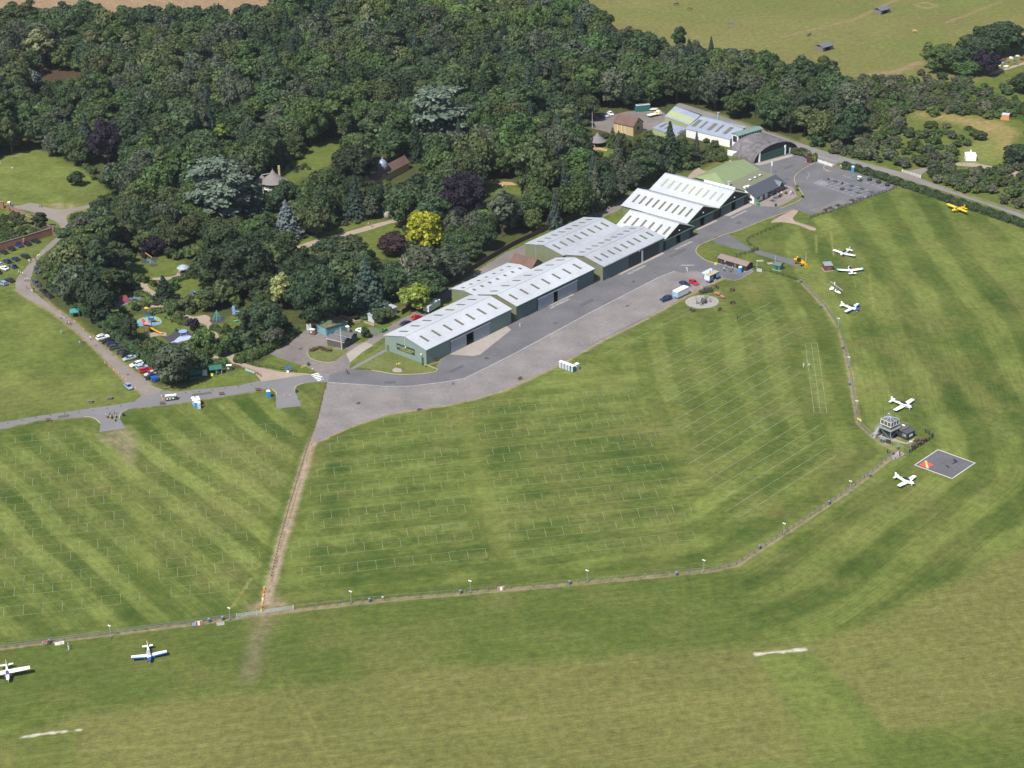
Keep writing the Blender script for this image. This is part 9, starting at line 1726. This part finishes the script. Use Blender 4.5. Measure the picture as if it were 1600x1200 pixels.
g=fr('play_climber','grey and yellow climbing frame on a dark oval mat',381.5,536,0); one('posts',lambda m: [m.bar((x,y,0),(x*.85,y,2.9),.13,.13) for x in (-.75,.75) for y in (-.5,.5)],m_metal,g); one('yellow_ladder',lambda m: [m.bar((x,-1.0,0),(x,-.4,2.7),.08,.08) for x in (-.3,.3)]+[m.bar((-.3,-1.0+k*.12,.3+k*.5),(.3,-1.0+k*.12,.3+k*.5),.06,.06) for k in range(5)],m_pyel,g); one('top',lambda m: m.box(-.8,.8,-.55,.55,2.7,2.85),m_dark,g)
g=fr('toddler_slide','small dark slide with blue chute on an oval mat',302,461,R(-20)); one('tower',lambda m: m.hexa([(-1,-.7,0),(.6,-.7,0),(.6,.7,0),(-1,.7,0)],[(-.6,-.5,1.7),(.4,-.5,1.7),(.4,.5,1.7),(-.6,.5,1.7)]),m_slate,g); one('chute',lambda m: m.hexa([(.4,-.3,1.5),(2.6,-.3,.2),(2.6,.3,.2),(.4,.3,1.5)],[(.4,-.3,1.62),(2.6,-.3,.32),(2.6,.3,.32),(.4,.3,1.62)]),m_plav,g)
g=fr('small_slide','blue, red and green slide unit behind the round dark tree',299.5,557,R(-20)); one('frame',lambda m: [m.bar((x,y,0),(x,y,2.4),.1,.1) for x in (-.7,.7) for y in (-.5,.5)],m_pblu,g); one('panels',lambda m: m.box(-.7,.7,-.55,-.5,.6,1.5),m_pred,g); one('slide',lambda m: m.hexa([(.7,-.3,1.2),(2.8,-.3,.2),(2.8,.3,.2),(.7,.3,1.2)],[(.7,-.3,1.32),(2.8,-.3,.32),(2.8,.3,.32),(.7,.3,1.32)]),m_pblu,g)
g=fr('pergola','blue hooped garden pergola over the path',598,337,R(20),'pergola'); [one('hoop',lambda m: [m.bar((x,1.5*math.cos(k*.314),2.6*math.sin(k*.314)),(x,1.5*math.cos((k+1)*.314),2.6*math.sin((k+1)*.314)),.09,.09) for k in range(10)],mat('pergola_blue',(.08,.22,.26),.6),g) for x in (-2,-1,0,1,2)]; one('ridge_rail',lambda m: m.bar((-2,0,2.62),(2,0,2.62),.08,.08),MATS['pergola_blue'],g)
g=fr('covered_walk','pale blue roofed walk at the end of the north lane',160,340.5,ang((140,345),(172,337)),'covered walk'); one('roof',lambda m: (m.hexa([(-3.6,-1.2,2.2),(3.6,-1.2,2.2),(3.6,0,2.8),(-3.6,0,2.8)],[(-3.6,-1.2,2.28),(3.6,-1.2,2.28),(3.6,0,2.88),(-3.6,0,2.88)]),m.hexa([(-3.6,0,2.8),(3.6,0,2.8),(3.6,1.2,2.2),(-3.6,1.2,2.2)],[(-3.6,0,2.88),(3.6,0,2.88),(3.6,1.2,2.28),(-3.6,1.2,2.28)])),mat('canopy_blue',(.13,.28,.50),.5),g); [one('post',lambda m: m.bar((x,y,0),(x,y,2.2),.09,.09),m_metal,g) for x in (-3.4,0,3.4) for y in (-1.1,1.1)]
# ------------------------------------------------------------------ animals, clutter
def horse(label,x,y,a_,m_,s=1.0):
 V_=[(0,0,1.25),(.55,0,1.28),(.95,0,1.25),(1.35,0,.75),(1.55,0,.35),(-.55,0,1.3),(-.85,0,1.2),(-1.0,0,.75)]; Rr=[.30,.27,.18,.11,.08,.30,.10,.04]; E_=[(0,1),(1,2),(2,3),(3,4),(0,5),(5,6),(6,7)]
 for x0,par,k in ((.55,1,1),(-.6,5,-1)):
  for s_ in (-1,1):
   i=len(V_); V_+=[(x0,s_*.16,.85),(x0+(.02 if k>0 else -.10),s_*.16,.48),(x0,s_*.16,.05)]; Rr+=[.13 if k<0 else .11,.06,.055]; E_+=[(par,i),(i,i+1),(i+1,i+2)]
 me_=bpy.data.meshes.new('horse'); me_.from_pydata(V_,E_,[]); o=bpy.data.objects.new('horse',me_); COL.objects.link(o); sk=o.modifiers.new('skin','SKIN'); sk.use_smooth_shade=True
 for i,v in enumerate(me_.skin_vertices[0].data): v.radius=(Rr[i],)*2; v.use_root=(i==0)
 su=o.modifiers.new('sub','SUBSURF'); su.levels=1; su.render_levels=1; me_.materials.append(m_); o.location=(*at(x,y),0); o.rotation_euler=(0,0,a_); o.scale=(s,)*3
 mb=MB(); [mb.add([(1.5,s_*.06,.5),(1.56,s_*.05,.62),(1.46,s_*.05,.5)],[(0,1,2)]) for s_ in (-1,1)]; mb.bar((.95,0,1.42),(1.35,0,.9),.04,.12); h_=mb.build('mane',m_tyre,o); T(o,label,'horse','horses grazing on the pasture')
horse('pale tan horse grazing in the middle of the pasture',1428.5,52,R(-30),mat('tan_coat',(.42,.27,.14),.8),1.25); horse('dark horse grazing at the upper left of the pasture',1056.5,9.5,R(10),mat('dark_coat',(.03,.02,.018),.7),1.2); horse('brown horse with lowered head near the upper fence',1078.5,16.5,R(170),mat('brown_coat',(.09,.045,.03),.7),1.15)
g=empty('water_trough',at(1141,38),R(-5),'grey hay feeder and trough on the pasture','trough'); one('basin',lambda m: (m.box(-1.6,1.6,-.5,-.42,0,.8),m.box(-1.6,1.6,.42,.5,0,.8),m.box(-1.6,-1.52,-.42,.42,0,.8),m.box(1.52,1.6,-.42,.42,0,.8)),m_gwood,g); one('base',lambda m: m.box(-1.5,1.5,-.4,.4,.05,.12),m_gwood,g)
g=empty('hurdle',at(1264.5,56.5),ang((1258,59),(1268,54)),'grey gate hurdle standing in the pasture','hurdle'); one('boards',lambda m: [m.box(-2.2,2.2,-.04,.04,.2+k*.35,.42+k*.35) for k in range(4)],m_gwood,g)
rr=random.Random(3); JK=[('pale tarpaulin heap','cream'),('dark scrap heap','slate'),('upturned white boat','white'),('rusty metal pile','rust'),('blue plastic crate stack','blue'),('grey timber stack','grey')]
JP=[(1553,99),(1558,96),(1562,103),(1568,95),(1566,100),(1573,98),(1580,92),(1585,96),(1590,89),(1596,94),(1560,91),(1588,101),(1572,105),(1555,106)]
for i,(x,y) in enumerate(JP):
 nm,c=JK[i % 6]; mm=dict(cream=m_pc,slate=m_slate,white=m_white,rust=mat('rust',(.16,.07,.04),.9),blue=m_pan,grey=m_gwood)[c]
 o=one('scrap_heap',lambda m: [m.cbox((rr.uniform(-.8,.8),rr.uniform(-.5,.5),.3+.2*k),(rr.uniform(.8,1.8),rr.uniform(.6,1.1),rr.uniform(.3,.7))) for k in range(3)],mm,loc=at(x,y),rz=rr.uniform(0,3)); T(o,f"{nm} in the scrap yard by the far track, {['leftmost of its kind','middle of its kind','rightmost of its kind'][min(i//6,2)]}",'scrap','scrap heaps by the far track')
g=empty('weather_station',at(1304,445.5),0,'short white marker post in the grass near the gyroplane','post'); one('post',lambda m: m.box(-.15,.15,-.1,.1,0,1.2),m_white,g)
for (x,y),lb in (((1188.5,407.5),'left pale manhole slab near the green shed'),((1203,411.5),'right pale manhole slab near the green shed'),((344.5,974.5),'pale manhole slab on the grass left of the gates')): o=one('manhole_slab',lambda m: (m.box(-1.0,1.0,-.8,-.5,0,.06),m.box(-1.0,1.0,.5,.8,0,.06),m.box(-1.0,-.6,-.5,.5,0,.06),m.box(.6,1.0,-.5,.5,0,.06),m.box(-.59,.59,-.49,.49,0,.03)),m_conc,loc=at(x,y),rz=.2); T(o,lb,'slab','manhole slabs')
g=empty('signpost',at(621.5,576),0,'small green and yellow fingerpost on the hangar lawn','signpost'); one('post',lambda m: m.tube((0,0,0),(0,0,2.2),.06),m_dgreen,g); one('finger',lambda m: (m.box(-.5,.5,-.03,.03,1.6,1.85),m.box(.3,1.0,-.03,.03,1.9,2.1)),m_gold,g); sheet('worn_patch',[(613,578),(618,574.5),(626,576),(628,581),(616,581.5)],.02,m_conc,sm=2)
# ------------------------------------------------------------------ air
hz=MB(); hz.box(-900,900,320-340,1500,-1.0,282.0);
ho=hz.build('haze',[bpy.data.materials.new('haze_air')]); hm_=ho.data.materials[0]; hm_.use_nodes=True; n_=hm_.node_tree
for q in list(n_.nodes):
 if q.type=='BSDF_PRINCIPLED': n_.nodes.remove(q)
pv_=n_.nodes.new('ShaderNodeVolumePrincipled'); pv_.inputs['Color'].default_value=(.80,.88,1.0,1); pv_.inputs['Density'].default_value=.00003; pv_.inputs['Anisotropy'].default_value=.1
n_.links.new(pv_.outputs[0],n_.nodes['Material Output'].inputs['Volume']); T(ho,'thin summer haze over the aerodrome',None,None,'stuff')
